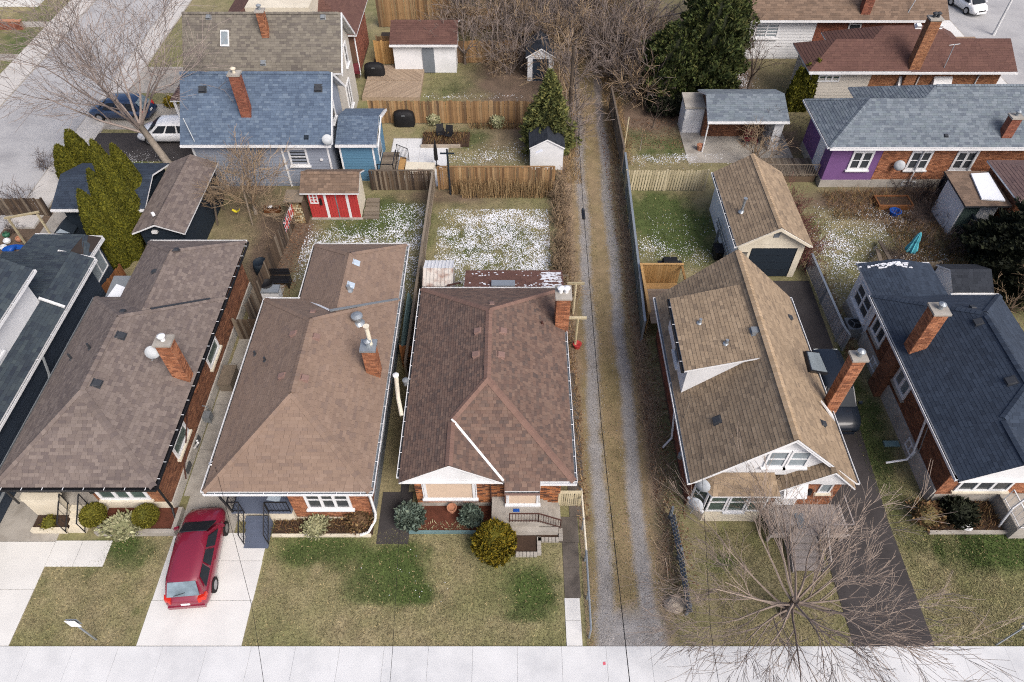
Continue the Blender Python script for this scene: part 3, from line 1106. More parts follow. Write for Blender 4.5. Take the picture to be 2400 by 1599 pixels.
def lane_col(x, y):
    n = fbm(x, y, 0.8)
    w = 0.28 + 0.14 * (vnoise(x, y, 0.7) - 0.5) + 0.08 * (vnoise(x, y, 0.25) - 0.5)
    dl = np.abs(x - lane_c(y, False))
    dr = np.abs(x - lane_c(y, True))
    tr = np.clip((w + 0.12 - np.minimum(dl, dr)) / 0.24, 0, 1)
    ap = np.clip((10.3 + 0.5 * n - y) / 0.8, 0, 1) * np.clip((x - 3.15) / 0.25, 0, 1) * np.clip((6.15 - x) / 0.4, 0, 1)
    tr = np.maximum(tr, ap)
    far = np.clip((y - 30) / 25, 0, 1)
    grav = L3(158, 156, 155) * (1 - far)[:, None] + L3(146, 134, 124) * far[:, None]
    mid = np.clip(fbm(x + 8, y, 1.7) * 1.7 - 0.35, 0, 1)[:, None]
    grass = L3(158, 138, 108) * mid + L3(142, 128, 92) * (1 - mid)
    edge = np.clip((np.abs(x - (lane_c(y, False) + lane_c(y, True)) / 2) - 1.25) / 0.6, 0, 1)[:, None]
    lit = L3(146, 126, 110)
    grass = grass * (1 - edge) + lit * edge
    tr = (tr * (0.8 + 0.4 * n))[:, None].clip(0, 1)
    off = x - (lane_c(y, False) + lane_c(y, True)) / 2
    gmix = np.clip((np.abs(off + 0.15) - 1.5 - 0.5 * vnoise(x, y, 0.9)) / 0.5, 0, 1)[:, None]
    grass = grass * (1 - gmix) + ground_col(x, y)[0] * gmix
    return (grass * (1 - tr) + grav * tr) * (0.85 + 0.3 * vnoise(x, y, 0.3))[:, None]


sheet('lane', 2.9, 8.2, 8.77, 76, 0.11, 0.004, 'gravel_col', lane_col, kind='structure', label='gravel lane with two wheel tracks and a grass strip')

pebbles()
blades('grass', [(4.0, 5.1, 10.2, 45), (2.9, 3.4, 8.9, 14), (5.85, 6.5, 9, 40)], 260, 0.07, 'tan grass on the middle strip and edges of the lane')
# ---------------------------------------------------------------- side streets
rx0, rx1 = -38.2, -31.3
MB().box(rx0, rx1, 29, 90, -0.1, 0.006).build('side_road', 'road', kind='structure', label='pale side street at the upper left')
for (a, b, nm) in ((-40.6, -38.2, 'side street far walk'), (-31.3, -29.4, 'side street near walk')):
    w = MB().box(a, b, 33.5, 90, -0.1, 0.02).build('side_sidewalk', 'concrete', kind='structure', label='concrete walk, ' + nm)
    y = 33.6
    while y < 70:
        MB().box(a + 0.1, b - 0.1, y + 0.012, y + 1.788, 0.0, 0.05).build('slab', 'concrete_side', w)
        y += 1.8
MB().box(38.6, 52, 40, 90, -0.1, 0.006).build('side_road', 'road', kind='structure', label='grey street at the upper right corner')
w = MB().box(36.9, 38.6, 40, 90, -0.1, 0.03).build('side_sidewalk', 'concrete', kind='structure', label='concrete walk of the upper right street')
y = 44.0
while y < 72:
    MB().box(37.0, 38.5, y + 0.012, y + 1.788, 0.0, 0.055).build('slab', 'concrete_new', w)
    y += 1.8
# drives reaching the side street
MB().box(-31, -21.5, 44.5, 47.9, -0.1, 0.03).build('side_driveway', 'concrete', kind='structure', label='concrete drive under the blue car')
MB().box(-31, -21.8, 40.6, 44.0, -0.1, 0.03).build('side_driveway', 'asphalt', kind='structure', label='asphalt drive beside the bare street tree')
MB().box(-31, -20.5, 49.5, 53.5, -0.1, 0.03).build('side_driveway', 'concrete', kind='structure', label='concrete walk in front of the grey roofed house')
for y in (50.5, 54.6, 60.5):
    MB().box(-50, -40.6, y, y + 1.0, -0.1, 0.03).build('front_path', 'concrete', kind='structure', label='short concrete path across the street at %d metres' % y if False else 'short concrete path on the far side of the street')

# ---------------------------------------------------------------- houses of the front row
def at_y(u, v, y):
    o = Vector((0, 0, CAMH))
    d = W(u, v, 0) - o
    t = y / d.y
    p = o + d * t
    return p.x, p.z


def at_x(u, v, x):
    o = Vector((0, 0, CAMH))
    d = W(u, v, 0) - o
    t = x / d.x
    p = o + d * t
    return p.y, p.z


def slab_steps(parent, x0, x1, y0, y1, z_top, n, m, axis='-y', name='step'):
    """steps descending towards -y (or +x)"""
    for i in range(n):
        z = z_top * (n - i) / (n + 1)
        if axis == '-y':
            d = (y1 - y0) / n
            MB().box(x0, x1, y1 - d * (i + 1), y1 - d * i - 0.002, 0, z).build(name, m, parent)
        else:
            d = (x1 - x0) / n
            MB().box(x0 + d * i + 0.002, x0 + d * (i + 1), y0, y1, 0, z).build(name, m, parent)


def railing(parent, pts, h, m, gap=0.16, r=0.02, bal=0.011, name='railing', diag=False):
    mb = MB()
    for i in range(len(pts) - 1):
        a, b = Vector(pts[i]), Vector(pts[i + 1])
        mb.bar(a + ZV * h, b + ZV * h, 0.05, 0.035)
        mb.bar(a + ZV * 0.1, b + ZV * 0.1, 0.03, 0.03)
        k = max(1, int((b - a).length / gap))
        for j in range(k + 1):
            p = a.lerp(b, j / k)
            big = j in (0, k)
            mb.tube([p, p + ZV * h], r * 1.3 if big else bal, 4)
    return mb.build(name, m, parent)


def downpipe(parent, pts, m='white', r=0.045, name='downpipe'):
    return MB().tube(pts, r, 6).build(name, m, parent)


# ======== A: mauve-brown bungalow on the left
A = thing('brick_house', 'brick bungalow with mauve-brown hip roof and black gutters, second from the left edge', 'house', (-17.4, 21, 0))
ax0, ax1, ay0, ay1, EZ = -20.7, -14.24, 13.85, 24.44, 3.2
pl, rd, zr = hip(ax0, ax1, ay0, ay1, EZ, 0.655)
plA = pl
roof(A, pl, rd, 'sh_mauve', fascia='black_metal', width=0.25, expo=0.14)
pl2, rd2, _ = hip(-19.45, ax1 - 0.03, 20.5, 28.65, EZ - 0.01, 0.645, f='gable')
rw = roof(A, pl2, rd2[1:], 'sh_mauve', fascia='black_metal', width=0.25, expo=0.14)
# metal flashing where the wing meets the main roof
p1, n1 = on_plane(pl[1], 353, 725)
p2, _ = on_plane(pl[1], 492, 701)
MB().bar(p1 + n1 * 0.03, p2 + n1 * 0.03, 0.11, 0.05).build('flashing', 'vent_dark', A)
gutter(A, (ax1, ay0, EZ), (ax1, 28.65, EZ), (1, 0, 0), 'black_metal')
gutter(A, (ax0, ay0, EZ), (ax1 + 0.1, ay0, EZ), (0, -1, 0), 'black_metal')
gutter(A, (ax0, ay0, EZ), (ax0, ay1, EZ), (-1, 0, 0), 'grey_metal', straps=0)
gutter(A, (-19.45, 28.65, EZ), (ax1, 28.65, EZ), (0, 1, 0), 'white', straps=0)
wx0, wx1, wy0, wy1 = -20.25, -14.72, 14.55, 28.2
wa = MB().box(-17.75, wx1, wy0, wy1, 0, EZ - 0.1).build('wall', 'mortar', A)
MB().box(wx0, -17.75, 16.3, 24.0, 0, EZ - 0.1).build('rear_wall', 'mortar', A)
Ws = walls_of(wx0, wx1, wy0, wy1)
F, Ln = Ws['right']
bricks(wa, F, 0, Ln, 0.62, EZ - 0.1, 'brick_brown')
MB().fbox(F, -0.05, Ln, 0, 0.6, 0.0, 0.07).build('foundation', 'stone_base', A)
FA = F
for (u0, u1, v0, v1) in ((402, 446, 985, 1060), (480, 515, 800, 850)):
    ya, za = at_x(u0 + 8, v1 + 8, wx1)
    yb, zb = at_x(u1, v0, wx1)
    window(A, F, ya - wy0, ya - wy0 + 1.5, 1.35, 2.75, 1, 2, 'glass_green', sill_m='cream', fw=0.11, proud=0.08)
Ff, Lf = walls_of(-17.75, wx1, wy0, wy1)['front']
bricks(wa, Ff, 0, Lf, 0.75, EZ - 0.1, 'brick_tan')
MB().fbox(Ff, -0.02, Lf + 0.06, 0, 0.7, 0.0, 0.06).build('foundation', 'cream', A)
window(A, Ff, 0.2, 2.35, 0.98, 2.6, 3, 1, 'glass_green', fw=0.13, proud=0.06, sill_m='cream')
Fp, Lp = walls_of(wx0, -17.75, 16.3, 24)['front']
bricks(wa, Fp, 0, Lp, 0.8, EZ - 0.1, 'brick_tan')
d = MB()
d.fbox(Fp, 1.3, 2.3, 0.85, 2.95, 0, 0.06)
d.build('front_door', 'dark_siding', A)
# porch
po = MB().box(-20.3, -17.75, 14.45, 16.3, 0, 0.82).build('porch', 'concrete', A)
pw = MB()
pw.box(-20.55, -19.05, 14.2, 14.44, 0, 1.5)
pw.box(-20.62, -18.98, 14.14, 14.5, 1.5, 1.6)
pw.box(-20.56, -20.32, 14.51, 16.2, 0, 1.5)
pw.each('parapet', 'cream', A)
slab_steps(A, -18.95, -18.2, 13.45, 14.44, 0.82, 4, 'cream')
MB().box(-20.1, -19.75, 14.6, 15.6, 0.82, 1.5).build('porch_seat', 'black_cloth', A)
railing(A, [(-18.98, 14.4, .82), (-18.98, 13.4, .12)], 0.85, 'black_metal', 0.28)
railing(A, [(-18.17, 14.4, .82), (-18.17, 13.4, .12)], 0.85, 'black_metal', 0.28)
MB().tube([(-20.5, 14.0, 1.6), (-20.5, 14.0, 3.1)], 0.05, 6).build('porch_post', 'black_metal', A)
MB().box(-17.65, -17.5, 14.38, 14.54, 1.7, 2.0).build('mailbox', 'black_metal', A)
chimney(A, -14.65, 19.3, 2.5, 5.75, 0.62, 0.5, 'brick_orange', 'white', 'concrete')
dish(A, (-15.25, 19.1, 5.3), (0.25, -0.8, 0.45), 0.3)
for (u, v, w, m) in ((283, 787, .34, 'vent_dark'), (226, 899, .34, 'vent_dark')):
    p, n = on_plane(pl[1], u, v)
    vent(A, p, n, m, w)
for (u, v) in ((212, 818), (168, 842)):
    p, n = on_plane(pl[0], u, v)
    stack_pipe(A, p, 0.4, 0.05)
p, n = on_plane(pl2[0], 363, 637)
vent(A, p, n, 'vent_dark', 0.24)
p, n = on_plane(pl[3], 287, 732)
vent(A, p, n, 'vent_dark', 0.24)
p, n = on_plane(pl2[2], 413, 587)
vent(A, p, n, 'vent_dark', 0.24)
downpipe(A, [(-14.3, 20.2, 3.05), (-14.62, 19.0, 2.6), (-14.62, 16.2, 0.7), (-14.6, 15.9, 0.3)], 'rail_brown', 0.035)
MB().tube([(-14.6, 17.4, 0.5), (-14.2, 17.3, 1.1), (-14.2, 17.3, 1.25)], 0.05, 8).build('exhaust_pipe', 'white', A)
for y in (16.2, 17.6):
    MB().box(-14.66, -14.6, y, y + 0.5, 0.2, 0.5).build('basement_window', 'glass', A)
downpipe(A, [(-14.6, 14.2, 3.0), (-14.68, 14.4, 2.7), (-14.68, 14.4, 0.5), (-14.3, 13.6, 0.15)], 'black_metal', 0.05)
# little snowy lean-to at the rear left corner
l = MB().prism([(-20.75, 24.6, 2.5), (-19.5, 24.6, 2.5), (-19.5, 26.5, 2.7), (-20.75, 26.5, 2.7)], 0.15).build('lean_to_roof', 'grey_metal', A)
MB().box(-20.7, -19.5, 24.65, 26.4, 0, 2.4).build('lean_to_wall', 'wood_brown', A)
MB().prism([(-20.7, 24.65, 2.56), (-19.6, 24.65, 2.56), (-19.65, 25.6, 2.66), (-20.4, 25.9, 2.69)], 0.07).build('roof_snow', 'snow', A)

# planter with two clipped globes in front of A
bed = MB()
bed.box(-17.7, -14.3, 13.3, 13.48, 0, 0.34)
bed.box(-14.48, -14.3, 13.49, 14.5, 0, 0.34)
bed.box(-17.7, -17.52, 13.49, 14.5, 0, 0.34)
pb = thing('planter_bed', 'concrete edged planting bed with two clipped globe bushes', 'planter', (-15.5, 13.7, 0))
bed.each('border', 'concrete', pb)
MB().box(-17.52, -14.48, 13.48, 14.5, 0, 0.28).build('soil', 'mulch', pb)
pb = thing('planter_bed', 'small dark bed beside the cream porch at the left edge', 'planter', (-19.2, 13.3, 0))
MB().box(-20.5, -19.05, 13.6, 14.18, 0, 0.2).build('soil', 'soil', pb)
MB().box(-20.5, -19.0, 13.42, 13.6, 0, 0.24).build('border', 'cream', pb)

# ======== B: brown bungalow
B = thing('brick_house', 'orange brick bungalow with plain brown hip roof and blue painted porch steps', 'house', (-8.9, 21, 0))
bx0, bx1, by0, by1 = -12.22, -5.6, 13.66, 24.32
pl, rd, zr = hip(bx0, bx1, by0, by1, EZ, 0.64)
plB = pl
roof(B, pl, rd, 'sh_brown', width=0.3, expo=0.14, th=0.012)
pl2, rd2, _ = hip(-10.5, bx1 - 0.03, 20.6, 28.4, EZ - 0.01, 0.63, f='gable')
plBw = pl2
roof(B, pl2, rd2[1:], 'sh_brown', width=0.3, expo=0.14, th=0.012)
p1, n1 = on_plane(pl[1], 772, 729)
p2, _ = on_plane(pl[1], 932, 702)
MB().bar(p1 + n1 * 0.03, p2 + n1 * 0.03, 0.13, 0.05).build('flashing', 'grey_metal', B)
p1, n1 = on_plane(pl[3], 710, 700)
p2, _ = on_plane(pl[3], 772, 729)
MB().bar(p1 + n1 * 0.03, p2 + n1 * 0.03, 0.1, 0.05).build('flashing', 'white', B)
gutter(B, (bx1, by0, EZ), (bx1, 28.4, EZ), (1, 0, 0), straps=0.9, inner='grey_paint')
gutter(B, (bx0, by0, EZ), (bx1 + 0.1, by0, EZ), (0, -1, 0), straps=0.9, inner='grey_paint')
gutter(B, (bx0, by0, EZ), (bx0, by1, EZ), (-1, 0, 0), straps=0)
gutter(B, (bx0, by1, EZ), (-10.5, by1, EZ), (0, 1, 0), straps=0)
gutter(B, (-10.5, by1, EZ), (-10.5, 28.4, EZ), (-1, 0, 0), straps=0)
gutter(B, (-10.5, 28.4, EZ), (bx1, 28.4, EZ), (0, 1, 0), straps=0)
wb = MB().box(-9.28, -5.98, 14.12, 24, 0, EZ - 0.1).build('wall', 'mortar_dark', B)
wb2 = MB().box(-11.8, -9.28, 16.2, 24, 0, EZ - 0.1).build('rear_wall', 'mortar_dark', B)
MB().box(-10.1, -6.0, 24, 28.0, 0, EZ - 0.1).build('wing_wall', 'white_wall', B)
F, Ln = walls_of(-9.28, -5.98, 14.12, 24)['front']
bricks(wb, F, 0, Ln, 0.2, EZ - 0.1, 'brick_orange')
MB().fbox(F, 0, Ln, 0, 0.19, 0, 0.05).build('foundation', 'cream', B)
window(B, F, 0.68, 2.55, 1.0, 2.5, 3, 2, 'glass', fw=0.11, proud=0.07)
F, Ln = walls_of(-9.28, -5.98, 14.12, 24)['right']
bricks(wb, F, 0, Ln, 0.7, EZ - 0.1, 'brick_brown')
MB().fbox(F, 0, Ln, 0, 0.68, 0, 0.06).build('foundation', 'grey_paint', B)
window(B, F, 2.6, 4.2, 1.4, 2.7, 2, 2, 'glass', fw=0.1, proud=0.07)
F, Ln = walls_of(-11.8, -9.28, 16.2, 24)['front']
bricks(wb2, F, 0, Ln, 0.9, EZ - 0.1, 'brick_orange')
F, Ln = walls_of(-11.8, -9.28, 16.2, 24)['left']
bricks(wb2, F, 0, Ln, 0.7, EZ - 0.1, 'brick_brown')
F, Ln = walls_of(-9.28, -5.98, 14.12, 24)['left']
bricks(wb, F, 0, 2.1, 0.9, EZ - 0.1, 'brick_orange')
MB().box(-11.5, -10.6, 16.12, 16.2, 0.92, 2.95).build('front_door', 'dark_siding', B)
MB().box(-11.75, -9.3, 13.98, 16.2, 0, 0.88).build('porch', 'cream', B)
pf = MB().box(-11.85, -9.3, 13.9, 16.2, 0.88, 0.94).build('porch_floor', 'porch_blue', B)
slab_steps(B, -11.28, -10.3, 12.98, 13.89, 0.9, 4, 'porch_blue')
MB().box(-11.3, -10.28, 12.75, 12.98, 0, 0.06).build('step', 'porch_blue', B)
railing(B, [(-11.3, 13.9, .95), (-11.3, 12.9, .1)], 0.85, 'black_metal', 0.2)
railing(B, [(-10.26, 13.9, .95), (-10.26, 12.9, .1)], 0.85, 'black_metal', 0.2)
railing(B, [(-10.26, 13.95, .94), (-9.35, 13.95, .94)], 0.85, 'black_metal', 0.13)
railing(B, [(-11.8, 16.1, .96), (-11.8, 13.95, .94), (-11.33, 13.95, .94)], 0.85, 'black_metal', 0.13)
MB().tube([(-11.8, 13.95, .96), (-11.95, 13.85, 3.1)], 0.05, 6).build('porch_post', 'black_metal', B)
MB().prism([(-10.5, 14.5, .97), (-9.95, 14.4, .97), (-9.9, 14.65, .97), (-10.45, 14.75, .97)], 0.02).build('doormat', 'light_blue', B)
MB().box(-10.0, -9.4, 14.9, 16.0, 0.942, 1.5).build('porch_bench', 'black_cloth', B)
downpipe(B, [(-5.75, 13.72, 3.05), (-5.8, 13.95, 2.7), (-5.8, 13.98, 0.75), (-5.85, 13.85, 0.4), (-6.1, 13.4, 0.2), (-6.45, 13.3, 0.14)], 'white', 0.06)
chimney(B, -6.15, 19.5, 3.0, 5.2, 0.55, 0.55, 'brick_orange', 'galv', 'galv')
MB().tube([(-6.05, 19.55, 5.2), (-6.1, 19.65, 6.2), (-6.1, 19.65, 6.35)], [0.09, 0.09, 0.14], 10).build('flue_pipe', 'cream', B)
p, n = on_plane(pl[1], 840, 757)
v_ = MB()
v_.lathe(p, [(0.3, 0), (0.16, 0.12), (0.16, 0.38), (0.27, 0.4), (0.27, 0.5), (0.1, 0.58)], 14)
v_.build('turbine_vent', 'galv', B)
for (k, u, v, m) in ((1, 740, 790, 'vent_brown'), (0, 690, 783, 'vent_brown'), (1, 713, 887, 'vent_brown'), (0, 663, 882, 'vent_brown')):
    p, n = on_plane(pl[k], u, v)
    vent(B, p, n, m, 0.3, 0.16)
for (k, u, v) in ((0, 622, 846), (0, 599, 832)):
    p, n = on_plane(pl[k], u, v)
    stack_pipe(B, p, 0.3, 0.05)
p, n = on_plane(pl[3], 733, 733)
vent(B, p, n, 'vent_brown', 0.24)
for (u, v) in ((835, 616), (822, 668)):
    p, n = on_plane(pl2[1], u, v)
    vent(B, p, n, 'light_blue', 0.3, 0.1, name='roof_window')
p, n = on_plane(pl2[1], 818, 680)
stack_pipe(B, p, 0.35, 0.09, 'galv')
downpipe(B, [(-12.25, 15.1, 3.1), (-12.3, 14.9, 3.3), (-12.1, 14.7, 3.5)], 'white', 0.03, 'mast_bracket')
MB().tube([(-5.55, 24.4, 3.0), (-5.7, 24.1, 3.1), (-5.95, 24.0, 2.4), (-5.95, 24, 0.1)], 0.04, 6).build('downpipe', 'white', B)
bd = thing('planter_bed', 'flower bed of dead plants edged with pale stone, under the triple window', 'planter', (-7.5, 13.3, 0))
MB().box(-10.2, -5.95, 13.35, 14.06, 0, 0.12).build('soil', 'soil', bd)
MB().box(-10.22, -6.0, 13.25, 13.35, 0, 0.15).build('border', 'cream', bd)

# ======== C and E share a roof shape: hip with a gable at the front left
def gabled_hip(root, x0, x1, y0, y1, ez, pitch, gx1, gy0, sh, fascia, width, expo, capm=None, pm=None, th=0.02):
    pl, rd, zr = hip(x0, x1, y0, y1, ez, pitch)
    half = (gx1 - x0) / 2
    gx = (x0 + gx1) / 2
    gz = ez + half * pitch
    gb = y0 + half + 0.3
    g = [[(x0, gb, ez), (x0, gy0, ez), (gx, gy0, gz), (gx, gb, gz)], [(gx1, gy0, ez), (gx1, gb, ez), (gx, gb, gz), (gx, gy0, gz)]]
    # the main left plane starts where the gable's left plane ends so that they do not lie in one plane twice
    L0 = pl[0]
    A0, A1, R0, R1 = L0[1], L0[0], L0[2], L0[3]
    hipmid = (gx, y0 + half, gz)
    left_main = [(x0, y1, ez), (x0, y0 + half, ez), hipmid, R0, R1]
    gleft = [(x0, y0 + half, ez), (x0, gy0, ez), (gx, gy0, gz), hipmid]
    # front plane right of the gable
    front = [hipmid, (gx1, y0, ez), (x1, y0, ez), R0]
    gright = [(gx1, gy0, ez), (gx1, y0, ez), hipmid, (gx, gy0, gz)]
    planes = [left_main, pl[1], front, pl[3], gleft, gright]
    ridges = [rd[0], (hipmid, R0), rd[2], rd[3], rd[4], ((gx, gy0, gz), hipmid)]
    r = roof(root, planes, ridges, sh, width, expo, th, fascia=fascia, cap_m=capm, plane_mats=pm)
    # white pediment
    MB().prism([(x0 + 0.32, gy0 + 0.12, ez + 0.02), (gx1 - 0.32, gy0 + 0.12, ez + 0.02), (gx, gy0 + 0.12, gz - 0.2)], Vector((0, 0.1, 0))).build('pediment', 'white_wall', root)
    b = MB()
    b.prism([(x0, gy0 + 0.04, ez - 0.02), (gx, gy0 + 0.04, gz - 0.04), (gx, gy0 + 0.04, gz - 0.17), (x0 + 0.25, gy0 + 0.04, ez - 0.02)], Vector((0, 0.05, 0)))
    b.prism([(gx1, gy0 + 0.04, ez - 0.02), (gx, gy0 + 0.04, gz - 0.04), (gx, gy0 + 0.04, gz - 0.17), (gx1 - 0.25, gy0 + 0.04, ez - 0.02)], Vector((0, 0.05, 0)))
    b.box(x0, gx1, gy0 + 0.02, gy0 + 0.35, ez - 0.12, ez - 0.02)
    b.each('bargeboard', 'white', root)
    if sh == 'sh_redbrown':
        MB().bar(Vector(hipmid) + ZV * 0.04, Vector((gx1, y0, ez)) + ZV * 0.05, 0.1, 0.04).build('valley_flashing', 'white', root)
    return planes, zr


Cc = thing('brick_house', 'brick bungalow with speckled red-brown roof, white pediment and blinds drawn, left of the lane', 'house', (-1, 20, 0))
cx0, cx1, cy0, cy1 = -4.53, 2.5, 14.12, 25.05
plC, zr = gabled_hip(Cc, cx0, cx1, cy0, cy1, EZ, 0.625, -0.35, 14.05, 'sh_redbrown', 'white', 0.2, 0.135, 'sh_redcap')
# porch roof: the front plane carried on over the entry
ext = [(-0.3, 13.8, 3.0), (1.12, 13.8, 3.0), (1.12, 14.12, 3.2), (-0.3, 14.12, 3.2)]
roof(Cc, [ext], [], 'sh_redbrown', 0.24, 0.15, name='porch_roof')
gutter(Cc, (cx1, cy0, EZ), (cx1, cy1, EZ), (1, 0, 0), 'white', inner='grey_paint')
gutter(Cc, (cx0, cy0 + 0.2, EZ), (cx0, cy1, EZ), (-1, 0, 0), 'white', inner='vent_dark')
gutter(Cc, (cx0, cy1, EZ), (cx1, cy1, EZ), (0, 1, 0), 'white', straps=0)
gutter(Cc, (1.14, cy0, EZ), (cx1 + .1, cy0, EZ), (0, -1, 0), 'white', inner='white', straps=0)
gutter(Cc, (-0.3, 13.8, 3.0), (1.12, 13.8, 3.0), (0, -1, 0), 'vent_brown', straps=0)
wc = MB().box(-4.1, 2.05, 14.72, 24.6, 0, EZ - 0.1).build('wall', 'mortar', Cc)
F, Ln = walls_of(-4.1, 2.05, 14.72, 24.6)['front']
bricks(wc, F, 0, Ln, 0.35, EZ - 0.1, 'brick_mixed')
MB().fbox(F, 0, Ln, 0, 0.33, 0, 0.04).build('foundation', 'concrete', Cc)


def blind_window(parent, F, s0, s1, t0, t1, fw=0.12):
    o = MB()
    o.fbox(F, s0, s1, t0, t0 + 0.05, 0, 0.08)
    o.fbox(F, s0, s1, t1 - 0.05, t1, 0, 0.08)
    o.fbox(F, s0, s0 + fw * 0.4, t0 + .05, t1 - .05, 0, 0.06)
    o.fbox(F, s0 + fw * 0.55, s0 + fw * 1.5, t0 + .05, t1 - .05, 0, 0.08)
    o.fbox(F, s1 - fw * 1.5, s1 - fw * 0.55, t0 + .05, t1 - .05, 0, 0.08)
    o.fbox(F, s1 - fw * 0.4, s1, t0 + .05, t1 - .05, 0, 0.06)
    w = o.build('window', 'white', parent)
    t = t0 + 0.06
    while t < t1 - 0.1:
        MB().hexa([F(s0 + fw * 1.5, t, 0.01), F(s1 - fw * 1.5, t, 0.01), F(s1 - fw * 1.5, t, 0.045), F(s0 + fw * 1.5, t, 0.045),
                   F(s0 + fw * 1.5, t + 0.085, 0.005), F(s1 - fw * 1.5, t + 0.085, 0.005), F(s1 - fw * 1.5, t + 0.085, 0.02), F(s0 + fw * 1.5, t + 0.085, 0.02)]).build('slat', 'blind', w)
        t += 0.09
    MB().fbox(F, s0 - 0.05, s1 + 0.05, t0 - 0.1, t0, 0, 0.14).build('sill', 'white', w)
    return w


xa, za = at_y(994, 1168, 14.7)
xb, zb = at_y(1119, 1168, 14.7)
blind_window(Cc, F, xa + 4.1, xb + 4.1, za + 0.05, 3.05)
# projecting entry
en = MB().box(-0.3, 1.05, 14.35, 14.7, 0, 2.9).build('entry_wall', 'mortar', Cc)
F2, L2 = walls_of(-0.3, 1.05, 14.35, 14.7)['front']
bricks(en, F2, 0, L2, 0.6, 2.85, 'brick_mixed')
xa, za = at_y(1186, 1180, 14.33)
xb, zb = at_y(1264, 1180, 14.33)
blind_window(Cc, F2, xa + 0.3, xb + 0.3, za, 2.75, 0.09)
xa, za = at_y(1274, 1150, 14.7)
window(Cc, F, xa + 4.1, xa + 4.1 + 0.45, 2.2, 2.95, 1, 1, 'glass_light', fw=0.09, proud=0.07)
# entry porch, steps going down to the right
MB().box(-0.86, 1.15, 13.5, 14.7, 0, 0.88).build('porch', 'concrete', Cc)
slab_steps(Cc, 1.15, 2.1, 13.55, 14.68, 0.88, 5, 'concrete', axis='x')
MB().box(-0.6, 1.95, 13.3, 13.5, 0, 0.45).build('porch_curb', 'concrete', Cc)
MB().box(0.05, 0.32, 13.98, 14.12, 0.882, 0.9).build('doormat', 'blue_plastic', Cc)
railing(Cc, [(-0.1, 13.52, .88), (1.1, 13.52, .88)], 0.75, 'rail_brown', 0.12)
railing(Cc, [(1.1, 13.52, .88), (2.05, 13.55, .25)], 0.75, 'rail_brown', 0.12)
MB().tube([(-0.55, 14.68, 3.05), (-0.9, 14.62, 2.95), (-0.9, 14.62, 0.3)], 0.035, 6).build('downpipe', 'rail_brown', Cc)
F3, L3_ = walls_of(-4.1, 2.05, 14.72, 24.6)['right']
bricks(wc, F3, 0, L3_, 0.35, EZ - 0.1, 'brick_brown')
window(Cc, F3, 2.9, 4.4, 1.2, 2.6, 2, 1, 'glass', fw=0.1, proud=0.09)
F3, L3_ = walls_of(-4.1, 2.05, 14.72, 24.6)['left']
bricks(wc, F3, 0, L3_, 0.35, EZ - 0.1, 'brick_brown')
chimney(Cc, 2.35, 22.6, 0.0, 5.3, 0.62, 0.75, 'brick_orange', 'white', 'concrete', pots=2)
for (k, u, v) in ((0, 1122, 777), (1, 1177, 777), (0, 1118, 832), (1, 1172, 833)):
    p, n = on_plane(plC[k], u, v)
    vent(Cc, p, n, 'vent_brown', 0.32, 0.17)
p, n = on_plane(plC[3], 1153, 714)
vent(Cc, p, n, 'vent_brown', 0.24)
p, n = on_plane(plC[1], 1270, 760)
stack_pipe(Cc, p, 0.25, 0.05, 'rail_brown')
MB().tube([(-4.75, 17.35, 3.15), (-4.95, 18.1, 3.4), (-5.15, 19.2, 3.5)], [.09, .09, .1], 10).build('vent_hose', 'cream', Cc)
MB().lathe((-5.15, 19.2, 3.3), [(0.1, 0), (0.1, 0.25), (0.14, 0.27), (0.14, 0.33), (0.05, 0.36)], 10).build('vent_cap', 'white', Cc)
MB().lathe((-4.75, 19.15, 3.0), [(0.12, 0), (0.12, 0.3), (0.15, 0.32), (0.02, 0.36)], 10).build('electric_meter', 'grey_metal', Cc)
# lean-to with skylight at the rear
lt = [(-2.45, 25.2, 2.95), (2.65, 25.2, 2.95), (2.65, 27.1, 2.5), (-2.45, 27.1, 2.5)]
roof(Cc, [lt], [], 'sh_choc', 0.3, 0.15, name='lean_to_roof', th=0.022)
MB().box(-2.2, 2.4, 25.0, 26.8, 0, 2.4).build('lean_to_wall', 'brick_mixed' if False else 'mortar_dark', Cc)
MB().box(-1.05, 0.15, 25.45, 25.85, 2.85, 3.02).build('skylight', 'galv', Cc)
sn = MB()
for i in range(260):
    if rnd.random() < 0.55:
        cx = U(1.55, 2.55)
    else:
        cx = U(-2.4, 2.5)
        if rnd.random() < 0.75 and not (-2.2 < cx < -0.6 or 0.1 < cx < 1.4):
            continue
    cy = U(25.3, 26.9) if cx > 1.5 else (U(25.3, 25.9) if rnd.random() < .6 else U(26.5, 27.0))
    z = 2.95 - (cy - 25.2) * 0.237 + 0.05
    w = U(0.08, 0.3) if cx > 1.5 else U(0.04, 0.14)
    cx = min(cx, 2.5)
    z -= 0.022
    sn.prism([(cx - w / 2, cy - 0.035, z), (cx + w / 2, cy - 0.03, z), (cx + w / 2 * .8, cy + 0.04, z - 0.01), (cx - w / 2 * .7, cy + 0.035, z - 0.01)], 0.03)
sn.build('roof_snow', 'snow', Cc, kind='stuff')
